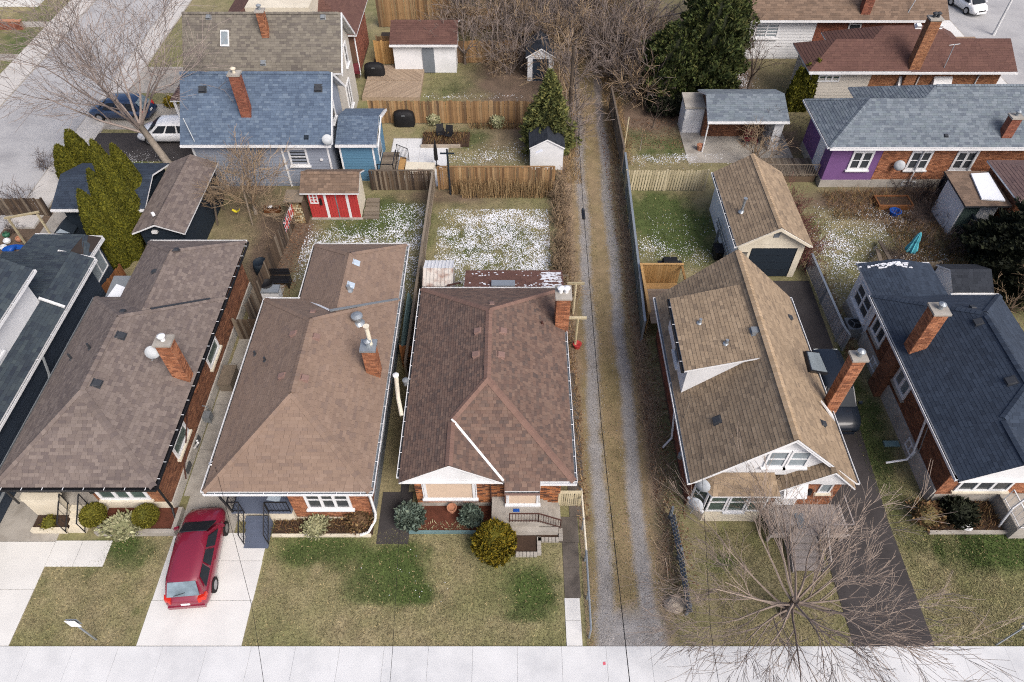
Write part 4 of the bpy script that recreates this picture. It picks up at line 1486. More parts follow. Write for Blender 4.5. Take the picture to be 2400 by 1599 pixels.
# beds in front of C
cb = thing('planter_bed', 'red mulch bed with blue-green edging below the drawn blinds', 'planter', (-2.6, 13.6, 0))
MB().box(-4.35, -0.9, 13.5, 14.7, 0, 0.1).build('soil', 'mulch', cb)
MB().box(-4.4, -0.88, 13.4, 13.5, 0, 0.16).build('border', 'teal_metal', cb)
for i, (u0, v0, u1, v1, lb) in enumerate(((1208, 1258, 1258, 1298, 'small block-edged planter right of the golden bush'), (1260, 1238, 1308, 1264, 'small block-edged planter under the brown porch rail'))):
    a, b = W(u0, v1), W(u1, v0)
    q = thing('block_planter', lb, 'planter', (a.x, a.y, 0))
    MB().box(a.x, b.x, a.y, b.y, 0, 0.12).build('soil', 'soil', q)
    k = 6
    for j in range(k):
        w = (b.x - a.x) / k
        MB().box(a.x + w * j + 0.01, a.x + w * (j + 1) - 0.01, a.y - 0.16, a.y, 0, 0.2).build('block', 'concrete', q)
    for j in range(4):
        h = (b.y - a.y) / 4
        MB().box(b.x, b.x + 0.17, a.y + h * j + 0.01 - 0.1, a.y + h * (j + 1) - 0.1, 0, 0.2).build('block', 'concrete', q)

# ======== E: navy roofed house at the right edge
E_ = thing('brick_house', 'dark brick bungalow with navy-grey roof at the right edge of the frame', 'house', (21, 20, 0))
plE, zr = gabled_hip(E_, 17.9, 24.3, 14.2, 24.58, EZ, 0.66, 21.95, 14.1, 'sh_navy', 'white', 0.3, 0.15, th=0.008)
gutter(E_, (17.9, 14.2, EZ), (17.9, 24.58, EZ), (-1, 0, 0), 'white', straps=0)
gutter(E_, (21.9, 24.58, EZ), (24.3, 24.58, EZ), (0, 1, 0), 'white', straps=0)
we = MB().box(18.35, 23.9, 14.95, 24.2, 0, EZ - 0.1).build('wall', 'mortar_dark', E_)
F, Ln = walls_of(18.35, 23.9, 14.95, 24.2)['left']
bricks(we, F, 0, Ln, 0.95, EZ - 0.1, 'brick_brown')
MB().fbox(F, 0, Ln, 0, 0.93, 0, 0.09).build('foundation', 'stone_base', E_)
for (s, w) in ((5.6, 1.7), (8.0, 1.0)):
    pass
window(E_, F, 4.45, 5.75, 1.45, 2.85, 2, 1, 'glass_light', fw=0.13, proud=0.08, sill_m='concrete')
window(E_, F, 7.7, 9.0, 1.45, 2.85, 2, 1, 'glass', fw=0.12, proud=0.08, sill_m='concrete')
for s in (2.0, 6.9):
    o = window(E_, F, s, s + 0.8, 0.3, 0.85, 2, 1, 'glass', fw=0.07, proud=0.13, sill=False, name='basement_window')
# brick bay of the chimney breast
cbx = MB().box(17.95, 18.35, 20.7, 21.6, 0, 3.05).build('chimney_breast', 'mortar_dark', E_)
for k in ('left', 'front'):
    Fk, Lk = walls_of(17.95, 18.35, 20.7, 21.6)[k]
    bricks(cbx, Fk, 0, Lk, 0, 3.05, 'brick_brown')
chimney(E_, 18.5, 20.9, 3.0, 6.0, 0.62, 0.62, 'brick_orange', 'galv', 'concrete')
F, Ln = walls_of(18.35, 23.9, 14.95, 24.2)['front']
bricks(we, F, 0, Ln, 0.7, EZ - 0.1, 'brick_orange')
MB().fbox(F, 0, Ln, 0, 0.68, 0, 0.05).build('foundation', 'concrete', E_)
window(E_, F, 0.65, 2.95, 1.02, 2.6, 3, 2, 'glass', fw=0.11, proud=0.07, sill_m='cream')
downpipe(E_, [(17.85, 17.8, 3.05), (18.2, 17.6, 2.6), (18.2, 17.0, 0.75), (17.9, 16.75, 0.55), (17.0, 16.7, 0.35)], 'white', 0.05)
MB().tube([(18.25, 17.4, 2.7), (18.28, 16.8, 0.8)], 0.02, 5).build('conduit', 'grey_metal', E_)
downpipe(E_, [(21.6, 14.2, 3.0), (20.9, 13.9, 1.4), (20.9, 13.7, 0.1)], 'white', 0.05)
# entry steps at the right edge
MB().box(21.1, 23.5, 13.2, 14.9, 0, 0.8).build('porch', 'concrete', E_)
railing(E_, [(21.15, 14.6, .8), (21.15, 13.25, .8), (22.4, 13.25, .8)], 0.85, 'white', 0.2)
for (u, v, w) in ((2370, 893, .36), (2294, 755, .34)):
    p, n = on_plane(plE[0], u, v)
    vent(E_, p, n, 'vent_dark', w)
p, n = on_plane(plE[3], 2280, 722)
vent(E_, p, n, 'vent_dark', 0.24)
# rear wing with white walls
wp, wr, _ = hip(18.05, 21.85, 23.2, 27.05, 3.05, 0.18, f='gable', b='gable')
roof(E_, wp, [], 'sh_navy', 0.3, 0.15, name='wing_roof', th=0.008)
MB().box(18.35, 21.6, 24.2, 26.9, 0, 2.95).build('wing_wall', 'white_wall', E_)
F, Ln = walls_of(18.35, 21.6, 24.25, 26.9)['left']
window(E_, F, 0.35, 2.2, 1.15, 2.45, 2, 2, 'glass', fw=0.12, proud=0.08, sill_m='white')
MB().fbox(F, 0, Ln, 0, 0.5, 0, 0.05).build('foundation', 'concrete', E_)
gutter(E_, (18.05, 27.05, 3.05), (21.85, 27.05, 3.05), (0, 1, 0), straps=0)
sn = MB()
for i in range(60):
    cx, cy = 19.5 + rnd.gauss(0, .45), 26.8 - abs(rnd.gauss(0, .13))
    p = 3.05 + min(cx - 18.05, 21.85 - cx) * 0.18 + 0.05
    w = U(0.04, 0.14)
    sn.prism([(cx - w, cy - .02, p), (cx + w, cy - .03, p), (cx + w * .7, cy + .03, p), (cx - w * .8, cy + .02, p)], 0.06)
sn.build('roof_snow', 'snow', E_, kind='stuff')
eb = thing('planter_bed', 'front bed with dark shrubs and frosted rock, right edge', 'planter', (20, 14, 0))
MB().box(17.9, 21.0, 13.5, 14.9, 0, 0.12).build('soil', 'soil', eb)
MB().box(17.8, 23, 13.38, 13.5, 0, 0.18).build('border', 'concrete', eb)

# ======== D: tan roofed storey-and-a-half house
D = thing('brick_house', 'storey-and-a-half house with tan shingle roof and white dormer, right of the lane', 'house', (10.6, 19.5, 0))
dx0, dx1, dy0, dy1, DZ = 7.22, 13.95, 14.2, 24.75, 2.9
dp = 0.95
pl, rd, zr = hip(dx0, dx1, dy0, dy1, DZ, dp, f='gable', b='gable')
plD = pl
roof(D, pl, rd, 'sh_tan', 0.3, 0.16, plane_mats=['sh_tan', 'sh_tan'], cap_m='sh_tan_light')
dm = (dx0 + dx1) / 2
gutter(D, (dx0, dy0, DZ), (dx0, dy1, DZ), (-1, 0, 0), 'white', inner='grey_paint', straps=0)
gutter(D, (dx1, dy0, DZ), (dx1, dy1, DZ), (1, 0, 0), 'white', straps=0)
wd = MB().box(7.6, 13.6, 14.75, 24.4, 0, DZ - 0.1).build('wall', 'mortar_dark', D)
F, Ln = walls_of(7.6, 13.6, 14.75, 24.4)['left']
bricks(wd, F, 0, Ln, 0.3, DZ - 0.1, 'brick_red')
F, Ln = walls_of(7.6, 13.6, 14.75, 24.4)['front']
bricks(wd, F, 0, Ln, 0.5, DZ - 0.1, 'brick_orange')
F, Ln = walls_of(7.6, 13.6, 14.75, 24.4)['right']
bricks(wd, F, 0, Ln, 0.3, DZ - 0.1, 'brick_red')
# white front gable
for (yy, nm) in ((14.55, 'gable_wall'), (24.5, 'gable_wall')):
    gz = zr - 0.12
    MB().prism([(dx0 + 0.4, yy, DZ + 0.1), (dx1 - 0.4, yy, DZ + 0.1), (dm, yy, gz)], Vector((0, 0.2, 0))).build(nm, 'white_wall', D)
bb = MB()
for yy in (dy0 + 0.03, dy1 - 0.08):
    bb.prism([(dx0, yy, DZ - 0.04), (dm, yy, zr - 0.04), (dm, yy, zr - 0.24), (dx0 + 0.22, yy, DZ - 0.04)], Vector((0, 0.05, 0)))
    bb.prism([(dx1, yy, DZ - 0.04), (dm, yy, zr - 0.04), (dm, yy, zr - 0.24), (dx1 - 0.22, yy, DZ - 0.04)], Vector((0, 0.05, 0)))
bb.each('bargeboard', 'white', D)
Fg = frame((dx0, 14.55, 0), (1, 0, 0), (0, -1, 0))
xa, za = at_y(1787, 1094, 14.52)
window(D, Fg, xa - dx0, xa - dx0 + 0.82, za, za + 1.15, 1, 2, 'glass_light', fw=0.08, proud=0.06)
xa2, za2 = at_y(1838, 1094, 14.52)
window(D, Fg, xa2 - dx0, xa2 - dx0 + 0.82, za, za + 1.15, 1, 2, 'glass_light', fw=0.08, proud=0.06)
# roof over the bay window and the little entry gable on the right
bayp = [(8.1, 13.8, 2.55), (10.85, 13.8, 2.55), (10.6, 14.62, 3.2), (8.2, 14.62, 3.2)]
roof(D, [bayp, [(7.55, 14.5, 2.6), (8.1, 13.8, 2.55), (8.2, 14.62, 3.2)]], [], 'sh_tan', 0.3, 0.16, name='bay_roof')
sp = [(10.8, 13.95, 2.75), (12.6, 13.95, 4.15), (12.6, 14.62, 4.15), (10.8, 14.62, 2.75)]
sp2 = [(13.8, 13.95, 2.9), (13.8, 14.62, 2.9), (12.6, 14.62, 4.15), (12.6, 13.95, 4.15)]
roof(D, [sp, sp2], [((12.6, 13.95, 4.15), (12.6, 14.5, 4.15))], 'sh_tan', 0.3, 0.16, name='entry_roof')
MB().prism([(11.3, 14.12, 3.0), (13.6, 14.12, 2.95), (12.6, 14.12, 3.98)], Vector((0, 0.2, 0))).build('entry_gable', 'white_wall', D)
ew = MB().box(11.0, 13.6, 14.45, 14.75, 0, 2.9).build('entry_wall', 'mortar', D)
F, Ln = walls_of(11.0, 13.6, 14.45, 14.75)['front']
bricks(ew, F, 0, Ln, 0.5, 2.78, 'brick_orange')
MB().fbox(F, 0.15, 1.1, 0.72, 2.75, 0, 0.06).build('front_door', 'white', D)
MB().prism([(11.1, 13.9, 2.2), (12.05, 13.9, 2.2), (12.1, 14.44, 2.8), (11.15, 14.44, 2.8)], 0.06).build('door_canopy', 'white_wall', D)
window(D, F, 1.72, 2.25, 1.75, 2.5, 1, 1, 'glass_light', fw=0.07, proud=0.06, sill_m='cream')
MB().box(12.3, 12.46, 14.3, 14.44, 1.7, 2.05).build('wall_lamp', 'black_metal', D)
# bay window
bay = MB()
bl = [(7.65, 14.75), (8.15, 14.0), (10.55, 14.0), (10.9, 14.75)]
bay.prism([(x, y, 0.85) for x, y in bl], 0.85)
bay.build('bay_base', 'cream', D)
bay = MB()
bay.prism([(x + 0.06 if i < 2 else x - 0.06, y + 0.06, 2.5) for i, (x, y) in enumerate(bl)], 1.65)
bay.build('bay_core', 'glass_green', D)
Fb = frame((8.15, 14.05, 0), (1, 0, 0), (0, -1, 0))
for i in range(3):
    window(D, Fb, 0.02 + i * 0.82, 0.80 + i * 0.82, 0.9, 2.45, 1, 2, 'glass_green', fw=0.08, proud=0.06, sill=(i == 1))
dxy = Vector((8.15 - 7.65, 14.0 - 14.75, 0)).normalized()
Fb2 = frame((7.65, 14.75, 0), dxy, (dxy.y, -dxy.x, 0))
window(D, Fb2, 0.08, 0.82, 0.9, 2.45, 1, 2, 'glass_green', fw=0.08, proud=0.06)
dish(D, (7.75, 14.2, 2.75), (-0.55, -0.75, 0.35), 0.31, 'dish', 0.5)
dish(D, (7.5, 13.7, 2.1), (-0.55, -0.75, 0.35), 0.31, 'dish', 0.5)
# shed dormer on the left slope
def zl(x):
    return DZ + (x - dx0) * dp


b0, _n = on_plane(plD[0], 1596, 921)
xd0, yd0 = b0.x, b0.y
yd1 = yd0 + 3.9
zt = at_y(1612, 862, yd0)[1]
slope = 0.3
xj = xd0 - 0.2
# dormer roof meets the main slope where zt + s*(x-xj) = zl(x)
xm = (zt - slope * xj - DZ + dp * dx0) / (dp - slope)
xm = min(xm, dm - 0.05)
zm = zt + slope * (xm - xj)
dr = [(xj, yd0 - 0.18, zt), (xm, yd0 - 0.18, zm), (xm, yd1 + 0.18, zm), (xj, yd1 + 0.18, zt)]
plDd = dr
roof(D, [dr], [], 'sh_tan', 0.3, 0.16, name='dormer_roof', fascia='white')
dm_ = MB()
for yy in (yd0, yd1 - 0.08):
    dm_.prism([(xd0, yy, zl(xd0) - 0.1), (xd0, yy, zt - 0.05), (xm, yy, zm - 0.03), (xm, yy, zl(xm) - 0.1)], Vector((0, 0.08, 0)))
dm_.each('dormer_cheek', 'white_wall', D)
MB().box(xd0, xd0 + 0.08, yd0 + 0.09, yd1 - 0.09, zl(xd0) - 0.1, zt - 0.02).build('dormer_wall', 'white_wall', D)
Fd = frame((xd0, yd0, 0), (0, 1, 0), (-1, 0, 0))
window(D, Fd, 1.2, 2.2, zl(xd0) + 0.3, zt - 0.15, 1, 2, 'glass', fw=0.07, proud=0.05)
gutter(D, (xj, yd0 - .18, zt), (xj, yd1 + .18, zt), (-1, 0, 0), 'black_metal', straps=0.9)
for (u, v, w, m) in ((1772, 777, .38, 'grey_metal'),):
    p, n = on_plane(dr, u, v)
    vent(D, p, n, m, w, 0.2)
for (u, v, m) in ((1640, 757, 'galv'), (1702, 806, 'galv')):
    p, n = on_plane(dr, u, v)
    stack_pipe(D, p, 0.3, 0.07, m)
for (u, v, w) in ((1626, 732, .34), (1682, 985, .34)):
    p, n = on_plane(pl[0], u, v)
    vent(D, p, n, 'vent_dark', w)
for (u, v) in ((1928, 993), (1850, 744)):
    p, n = on_plane(pl[1], u, v)
    vent(D, p, n, 'vent_dark', 0.26)
# skylight on the right slope
c4 = [on_plane(pl[1], u, v)[0] for (u, v) in ((1881, 826), (1912, 829), (1934, 880), (1893, 873))]
n = plane_axes(pl[1])[0]
sk = MB()
sk.prism([c + n * 0.16 for c in c4], n * -0.18)
so = sk.build('skylight', 'black_metal', D)
cc_ = sum(c4, Vector()) / 4
MB().prism([c.lerp(cc_, 0.12) + n * 0.185 for c in c4], n * -0.03).build('pane', 'glass_light', so)
chimney(D, 13.95, 18.0, 0, 6.3, 0.52, 0.42, 'brick_orange', 'galv', 'concrete', pots=1)
ck = MB()
ck.prism([(13.1, 17.55, zl(2 * dm - 13.1) + 0.3), (13.95, 17.55, 2.95), (13.95, 17.2, 2.95)], 0.12)
ck.build('chimney_cricket', 'white', D)
downpipe(D, [(7.15, 19.4, 2.8), (7.45, 19.0, 2.5), (7.45, 18.0, 0.4), (7.0, 17.6, 0.2)], 'white', 0.05)
MB().tube([(7.5, 16.6, 2.7), (7.45, 16.5, 1.6)], 0.07, 6).build('meter_conduit', 'grey_paint', D)
MB().lathe((7.42, 16.4, 1.3), [(0.12, 0), (0.12, 0.3), (0.05, 0.36)], 10).build('electric_meter', 'grey_metal', D)
p, n = on_plane(pl[0], 1603, 980)
mm = MB()
mm.tube([p, p + Vector((0.1, 0.2, 0.9))], 0.02, 5)
mm.tube([p + Vector((0.1, 0.2, 0.9)), p + Vector((-0.1, 0.35, 0.95)), p + Vector((0.1, 0.45, 1.0)), p + Vector((0.2, 0.25, 0.95))], 0.02, 5)
mm.build('service_mast', 'wood_grey', D)
# front deck with steps
dk = thing('front_deck', 'weathered wooden front deck with steps, behind the spreading bare tree', 'deck', (11.8, 12.9, 0))
x = 10.75
while x < 13.95:
    MB().box(x, x + 0.135, 13.0, 14.43, 0.66, 0.7).build('plank', 'deck_grey', dk)
    x += 0.145
f_ = MB()
for (px, py) in ((10.82, 13.1), (13.9, 13.1), (10.82, 14.3), (13.9, 14.3), (11.6, 13.1), (12.75, 13.1)):
    f_.box(px - 0.05, px + 0.05, py - 0.05, py + 0.05, 0, 0.66)
f_.box(10.76, 13.98, 13.0, 13.04, 0.5, 0.658)
f_.box(13.94, 14.0, 13.06, 14.4, 0.5, 0.658)
f_.each('deck_frame', 'deck_grey', dk)
for i in range(5):
    MB().box(11.58, 12.74, 11.75 + i * 0.25, 12.02 + i * 0.25, 0.08 + i * 0.115, 0.12 + i * 0.115).build('tread', 'deck_grey', dk)
for (sx) in (11.53, 12.75):
    MB().hexa([(sx, 11.7, 0), (sx + 0.05, 11.7, 0), (sx + 0.05, 13.0, 0), (sx, 13.0, 0), (sx, 11.7, 0.14), (sx + 0.05, 11.7, 0.14), (sx + 0.05, 13.0, 0.7), (sx, 13.0, 0.7)]).build('stringer', 'deck_grey', dk)
for pts in ([(10.8, 14.35, .7), (10.8, 13.05, .7), (11.55, 13.05, .7)], [(13.93, 14.35, .7), (13.93, 13.05, .7), (12.82, 13.05, .7)], [(12.82, 13.05, .7), (12.82, 11.75, .1)]):
    railing(dk, pts, 0.9, 'deck_grey', 0.14, 0.035, 0.018)
MB().box(12.0, 12.35, 13.3, 14.0, 0.702, 0.73).build('doormat', 'grey_paint', dk)
# rear deck
rdk = thing('rear_deck', 'new cedar deck with privacy screen behind the tan roofed house', 'deck', (8.5, 26, 0))
y = 24.8
while y < 27.3:
    MB().box(7.3, 11.6, y, y + 0.15, 0.86, 0.9).build('plank', 'deck_wood', rdk)
    y += 0.16
x = 7.1
while x < 9.3:
    MB().box(x, x + 0.13, 28.4, 28.43, 0.1, 1.7).build('screen_board', 'cedar_new', rdk)
    x += 0.14
y = 24.8
while y < 28.4:
    MB().box(7.08, 7.11, y, y + 0.13, 0.1, 1.75).build('screen_board', 'cedar_new', rdk)
    y += 0.14
fr_ = MB()
fr_.box(7.02, 9.45, 28.36, 28.48, 1.72, 1.78)
fr_.box(7.02, 7.16, 24.75, 28.36, 1.76, 1.82)
fr_.box(9.3, 9.42, 27.3, 28.36, 1.6, 1.68)
fr_.box(9.3, 9.38, 27.3, 27.38, 0, 1.6)
fr_.box(7.3, 9.3, 27.3, 28.36, 0.3, 0.36)
fr_.each('deck_frame', 'cedar_new', rdk)
railing(rdk, [(10.0, 27.3, .9), (11.6, 27.3, .9)], 0.85, 'cedar_new', 0.13, 0.04, 0.02)
# F: white-and-dark house at the left edge
Fh = thing('white_house', 'white upper storey house with dark shingle roofs at the left edge', 'house', (-25, 21, 0))
fx1, fe = -21.72, 3.35
lo = [(fx1, 27.1, fe), (fx1, 9.0, fe), (-22.75, 9.0, fe + 0.5), (-22.75, 27.1, fe + 0.5)]
lo = [[(fx1, 9.0, fe), (-22.7, 9.0, fe + 0.5), (-22.7, 23.6, fe + 0.5), (fx1, 23.6, fe)],
      [(fx1, 23.6, fe), (-22.7, 23.6, fe + .5), (-22.7, 27.1, fe + 0.5), (fx1, 27.1, fe)],
      [(-22.7, 23.6, fe + 0.5), (-26.2, 23.6, fe + 0.5), (-26.2, 27.1, fe + 0.5), (-22.7, 27.1, fe + 0.5)]]
roof(Fh, lo, [], 'sh_dark', 0.34, 0.16, name='lower_roof', th=0.014)
rw_ = [[(fx1 - .35, 27.1, fe - 0.02), (-22.9, 27.1, fe + 0.35), (-22.9, 28.9, fe + 0.1), (fx1 - .35, 28.9, fe - 0.1)],
       [(-22.9, 27.1, fe + 0.35), (-25.6, 27.1, fe + 0.35), (-25.6, 28.9, fe + 0.1), (-22.9, 28.9, fe + 0.1)]]
roof(Fh, rw_, [], 'sh_dark', 0.34, 0.16, name='rear_roof', th=0.014)
gutter(Fh, (fx1, 9.0, fe), (fx1, 27.1, fe), (1, 0, 0), 'white', inner='vent_dark', straps=1.4)
gutter(Fh, (fx1 - .35, 27.15, fe - .02), (fx1 - .35, 28.9, fe - .1), (1, 0, 0), 'white', inner='vent_dark', straps=0)
gutter(Fh, (-25.6, 28.9, fe + .1), (fx1 - .35, 28.9, fe - .08), (0, 1, 0), 'white', straps=0)
gutter(Fh, (-23.4, 27.1, fe + .52), (fx1, 27.1, fe), (0, 1, 0), 'white', straps=0)
MB().box(-26.5, -22.1, 9, 26.9, 0, fe - 0.02).build('wall', 'dark_siding', Fh)
Fr, Lr = walls_of(-26.5, -22.1, 9, 26.9)['right']
siding(Fh, Fr, 0, Lr, 0.1, fe - 0.1, 'dark_siding', 0.22)
MB().box(-25.4, -22.3, 26.9, 28.7, 0, fe - 0.1).build('rear_wall', 'dark_siding', Fh)
Fr2, Lr2 = walls_of(-25.4, -22.3, 26.9, 28.7)['right']
window(Fh, Fr2, 0.1, 1.6, 1.6, 2.9, 2, 1, 'glass_light', fw=0.06, proud=0.05, sill=False)
MB().box(-27.5, -22.72, 9, 23.5, fe + 0.3, 5.6).build('upper_wall', 'white_wall', Fh)
upl, urd, _ = hip(-30.5, -22.3, 9, 23.9, 5.6, 0.62, b='gable')
plF = upl
roof(Fh, upl, [], 'sh_dark', 0.34, 0.16, name='upper_roof', th=0.014)
gutter(Fh, (-22.3, 9, 5.6), (-22.3, 23.9, 5.6), (1, 0, 0), 'white', inner='vent_dark', straps=1.4)
Fr3 = frame((-22.72, 9, 0), (0, 1, 0), (1, 0, 0))
window(Fh, Fr3, 10.3, 11.1, 4.2, 5.1, 1, 2, 'glass', fw=0.08, proud=0.05)
chimney(Fh, -24.15, 22.3, 5.5, 8.2, 0.7, 0.7, 'brick_orange', 'galv', 'concrete')
p = Vector((-23.85, 22.0, 6.5))
MB().prism([(-24.6, 21.7, 7.0), (-23.6, 21.7, 6.42), (-23.6, 22.75, 6.42), (-24.6, 22.75, 7.0)], 0.06).build('chimney_flashing', 'green_metal', Fh)
MB().bar((-22.68, 23.55, 4.05), (fx1, 23.55, fe + 0.08), 0.1, 0.1).build('roof_trim', 'white', Fh)
downpipe(Fh, [(-21.62, 20.6, 3.2), (-21.55, 20.2, 2.4), (-21.5, 19.4, 1.7), (-21.5, 16, 1.5), (-21.5, 13, 1.4)], 'grey_metal', 0.06)

# ---------------------------------------------------------------- second row of houses
def gable_x(x0, x1, y0, y1, ez, pitch):
    return hip(x0, x1, y0, y1, ez, pitch, 'gable', 'gable', axis='x')


# ======== H: blue roof
H = thing('blue_house', 'slate-blue sided house with blue shingle roof and rear addition', 'house', (-16, 41, 0))
hy0, hyr, hy1, hz, hzr = 37.4, 40.75, 43.2, 3.4, 6.35
pf_ = [(-20.45, hy0, hz), (-11.15, hy0, hz), (-11.15, hyr, hzr), (-20.45, hyr, hzr)]
pb_ = [(-20.45, hyr, hzr), (-11.15, hyr, hzr), (-11.15, hy1, hzr - (hy1 - hyr) * 0.88), (-20.45, hy1, hzr - (hy1 - hyr) * 0.88)]
plH = pf_
roof(H, [pf_, pb_], [((-20.45, hyr, hzr), (-11.15, hyr, hzr))], 'sh_blue', 0.28, 0.15)
MB().box(-20.05, -11.5, 37.85, 42.9, 0, hz - 0.05).build('wall', 'slate_wall', H)
gw = MB()
gw.prism([(-11.5, 37.85, hz - 0.05), (-11.5, 42.9, hz - 0.05), (-11.5, 42.9, hzr - 2.1), (-11.5, hyr, hzr - 0.15)], Vector((-0.15, 0, 0)))
gw.prism([(-20.05, 37.85, hz - 0.05), (-20.05, 42.9, hz - 0.05), (-20.05, 42.9, hzr - 2.1), (-20.05, hyr, hzr - 0.15)], Vector((0.15, 0, 0)))
gw.each('gable_wall', 'slate_wall', H)
tr = MB()
tr.prism([(-11.13, hy0, hz), (-11.13, hyr, hzr), (-11.13, hyr, hzr - 0.22), (-11.13, hy0 + .2, hz - 0.1)], Vector((0.06, 0, 0)))
tr.prism([(-11.13, hyr, hzr), (-11.13, hy1, hzr - (hy1 - hyr) * 0.88), (-11.13, hy1, hzr - (hy1 - hyr) * 0.88 - .22), (-11.13, hyr, hzr - 0.22)], Vector((0.06, 0, 0)))
tr.each('bargeboard', 'white', H)
gutter(H, (-20.45, hy0, hz), (-11.15, hy0, hz), (0, -1, 0), straps=0)
Fh_, Lh = walls_of(-20.05, -11.5, 37.85, 42.9)['front']
siding(H, Fh_, 0, Lh, 0.2, hz - 0.1, 'slate_wall', 0.22)
window(H, Fh_, 5.95, 7.15, 1.6, 2.9, 1, 2, 'glass', fw=0.12, proud=0.07)
for s in (0.0, 5.55, Lh - 0.12):
    MB().fbox(Fh_, s, s + 0.12, 0, hz - 0.1, 0, 0.06).build('corner_board', 'white', H)
MB().fbox(Fh_, 7.9, 8.05, 2.0, 2.12, 0.03, 0.12).build('wall_lamp', 'white', H)
Fr, Lr = walls_of(-20.05, -11.5, 37.85, 42.9)['right']
window(H, Fr, 2.2, 3.2, 3.2, 4.7, 1, 2, 'glass', fw=0.12, proud=0.06)
chimney(H, -16.35, 38.9, 4.0, 7.2, 0.6, 0.5, 'brick_red', 'cream', 'concrete')
dish(H, (-11.25, 37.2, 3.9), (0.3, -0.9, 0.3), 0.32)
for (u, v) in ((475, 209), (746, 207)):
    p, n = on_plane(pf_, u, v)
    vent(H, p, n, 'vent_dark', 0.42, 0.22)
p, n = on_plane(pf_, 718, 322)
vent(H, p, n, 'navy', 0.24)
p, n = on_plane(pf_, 456, 332)
MB().tube([p, p + Vector((-0.4, 0.5, 1.3))], 0.035, 6).build('antenna_mast', 'galv', H)
# addition
ad = [(-11.1, 38.2, 2.95), (-8.45, 38.2, 2.95), (-8.45, 42.4, 2.95), (-11.1, 42.4, 2.95)]
zq = 3.75
adp = [[(-11.1, 38.1, 2.95), (-8.5, 38.1, 2.95), (-8.5, 40.2, 3.7), (-11.1, 40.2, 3.7)], [(-8.5, 42.3, 2.95), (-11.1, 42.3, 2.95), (-11.1, 40.2, 3.7), (-8.5, 40.2, 3.7)]]
roof(H, adp, [], 'sh_blue', 0.28, 0.15, name='addition_roof')
MB().box(-11.0, -8.8, 38.4, 42.1, 0, 2.9).build('addition_wall', 'blue_siding', H)
Fq, Lq = walls_of(-11.0, -8.8, 38.4, 42.1)['front']
siding(H, Fq, 0, Lq, 0.15, 2.88, 'blue_siding', 0.2)
for s in (0.0, Lq - 0.11):
    MB().fbox(Fq, s, s + 0.11, 0, 2.9, 0, 0.05).build('corner_board', 'white', H)
gutter(H, (-11.1, 38.1, 2.95), (-8.5, 38.1, 2.95), (0, -1, 0), straps=0)
Fq2, Lq2 = walls_of(-11.0, -8.8, 38.4, 42.1)['right']
MB().fbox(Fq2, 1.1, 2.3, 0.75, 2.75, 0, 0.06).build('patio_door', 'white', H)
MB().fbox(Fq2, 1.22, 2.18, 0.9, 2.62, 0.06, 0.07).build('door_glass', 'glass', H)
siding(H, Fq2, 0, 1.1, 0.15, 2.88, 'blue_siding', 0.2)
MB().prism([(-8.42, 38.0, 2.93), (-8.42, 40.2, 3.68), (-8.42, 42.35, 2.93), (-8.42, 42.35, 2.78), (-8.42, 40.2, 3.5), (-8.42, 38.0, 2.78)], Vector((0.06, 0, 0))).build('bargeboard', 'white', H)
# steps deck at the addition
hd = thing('patio_deck', 'small cedar deck with black railing at the blue addition', 'deck', (-8, 38.8, 0))
y = 37.9
while y < 40.6:
    MB().box(-8.7, -7.6, y, y + 0.14, 0.6, 0.64).build('plank', 'wood_grey', hd)
    y += 0.15
MB().box(-8.75, -7.55, 37.8, 37.9, 0, 0.66).build('skirt', 'cedar_new', hd)
MB().box(-7.6, -7.2, 37.9, 40.6, 0, 0.32).build('step', 'cedar_new', hd)
railing(hd, [(-8.65, 37.95, .64), (-7.65, 37.95, .64)], 0.95, 'black_metal', 0.9, 0.025)
railing(hd, [(-7.65, 37.95, .64), (-7.65, 39.6, .64)], 0.95, 'black_metal', 0.8, 0.025)
railing(hd, [(-7.65, 40.2, .64), (-7.0, 40.5, .1)], 0.95, 'black_metal', 0.1, 0.02)
# patio
pa = MB().box(-8.4, -4.4, 37.75, 43.4, -0.1, 0.012).build('patio', 'concrete', kind='structure', label='grey paved patio behind the blue house')
for i in range(4):
    for j in range(5):
        MB().box(-8.35 + i * 0.98, -8.35 + i * 0.98 + 0.965, 37.8 + j * 1.1, 37.8 + j * 1.1 + 1.085, 0, 0.03).build('slab', 'concrete_walk', pa)
hb = thing('planter_bed', 'dark mulch bed along the brown fence by the patio', 'planter', (-3.5, 44, 0))
MB().box(-6.3, -3.0, 42.3, 44.0, 0, 0.12).build('soil', 'soil', hb)
MB().box(-6.35, -3.6, 42.15, 42.3, 0, 0.22).build('border', 'rock', hb)

# ======== G: grey roof
G = thing('beige_house', 'two-storey beige house with wide grey shingle roof, behind the blue roof', 'house', (-16, 46, 0))
gy0, gyr, gy1, gz0, gzr = 43.35, 46.15, 49.0, 4.9, 7.6
pg1 = [(-21.55, gy0, gz0), (-11.2, gy0, gz0), (-11.2, gyr, gzr), (-21.55, gyr, gzr)]
pg2 = [(-21.55, gyr, gzr), (-11.2, gyr, gzr), (-11.2, gy1, gz0), (-21.55, gy1, gz0)]
roof(G, [pg1, pg2], [((-21.55, gyr, gzr), (-11.2, gyr, gzr))], 'sh_grey', 0.32, 0.17)
MB().box(-21.2, -11.6, 43.7, 48.7, 0, gz0 - 0.05).build('wall', 'beige_wall', G)
gw = MB()
gw.prism([(-11.6, 43.7, gz0 - .05), (-11.6, 48.7, gz0 - .05), (-11.6, gyr, gzr - 0.15)], Vector((-0.15, 0, 0)))
gw.prism([(-21.2, 43.7, gz0 - .05), (-21.2, 48.7, gz0 - .05), (-21.2, gyr, gzr - 0.15)], Vector((0.15, 0, 0)))
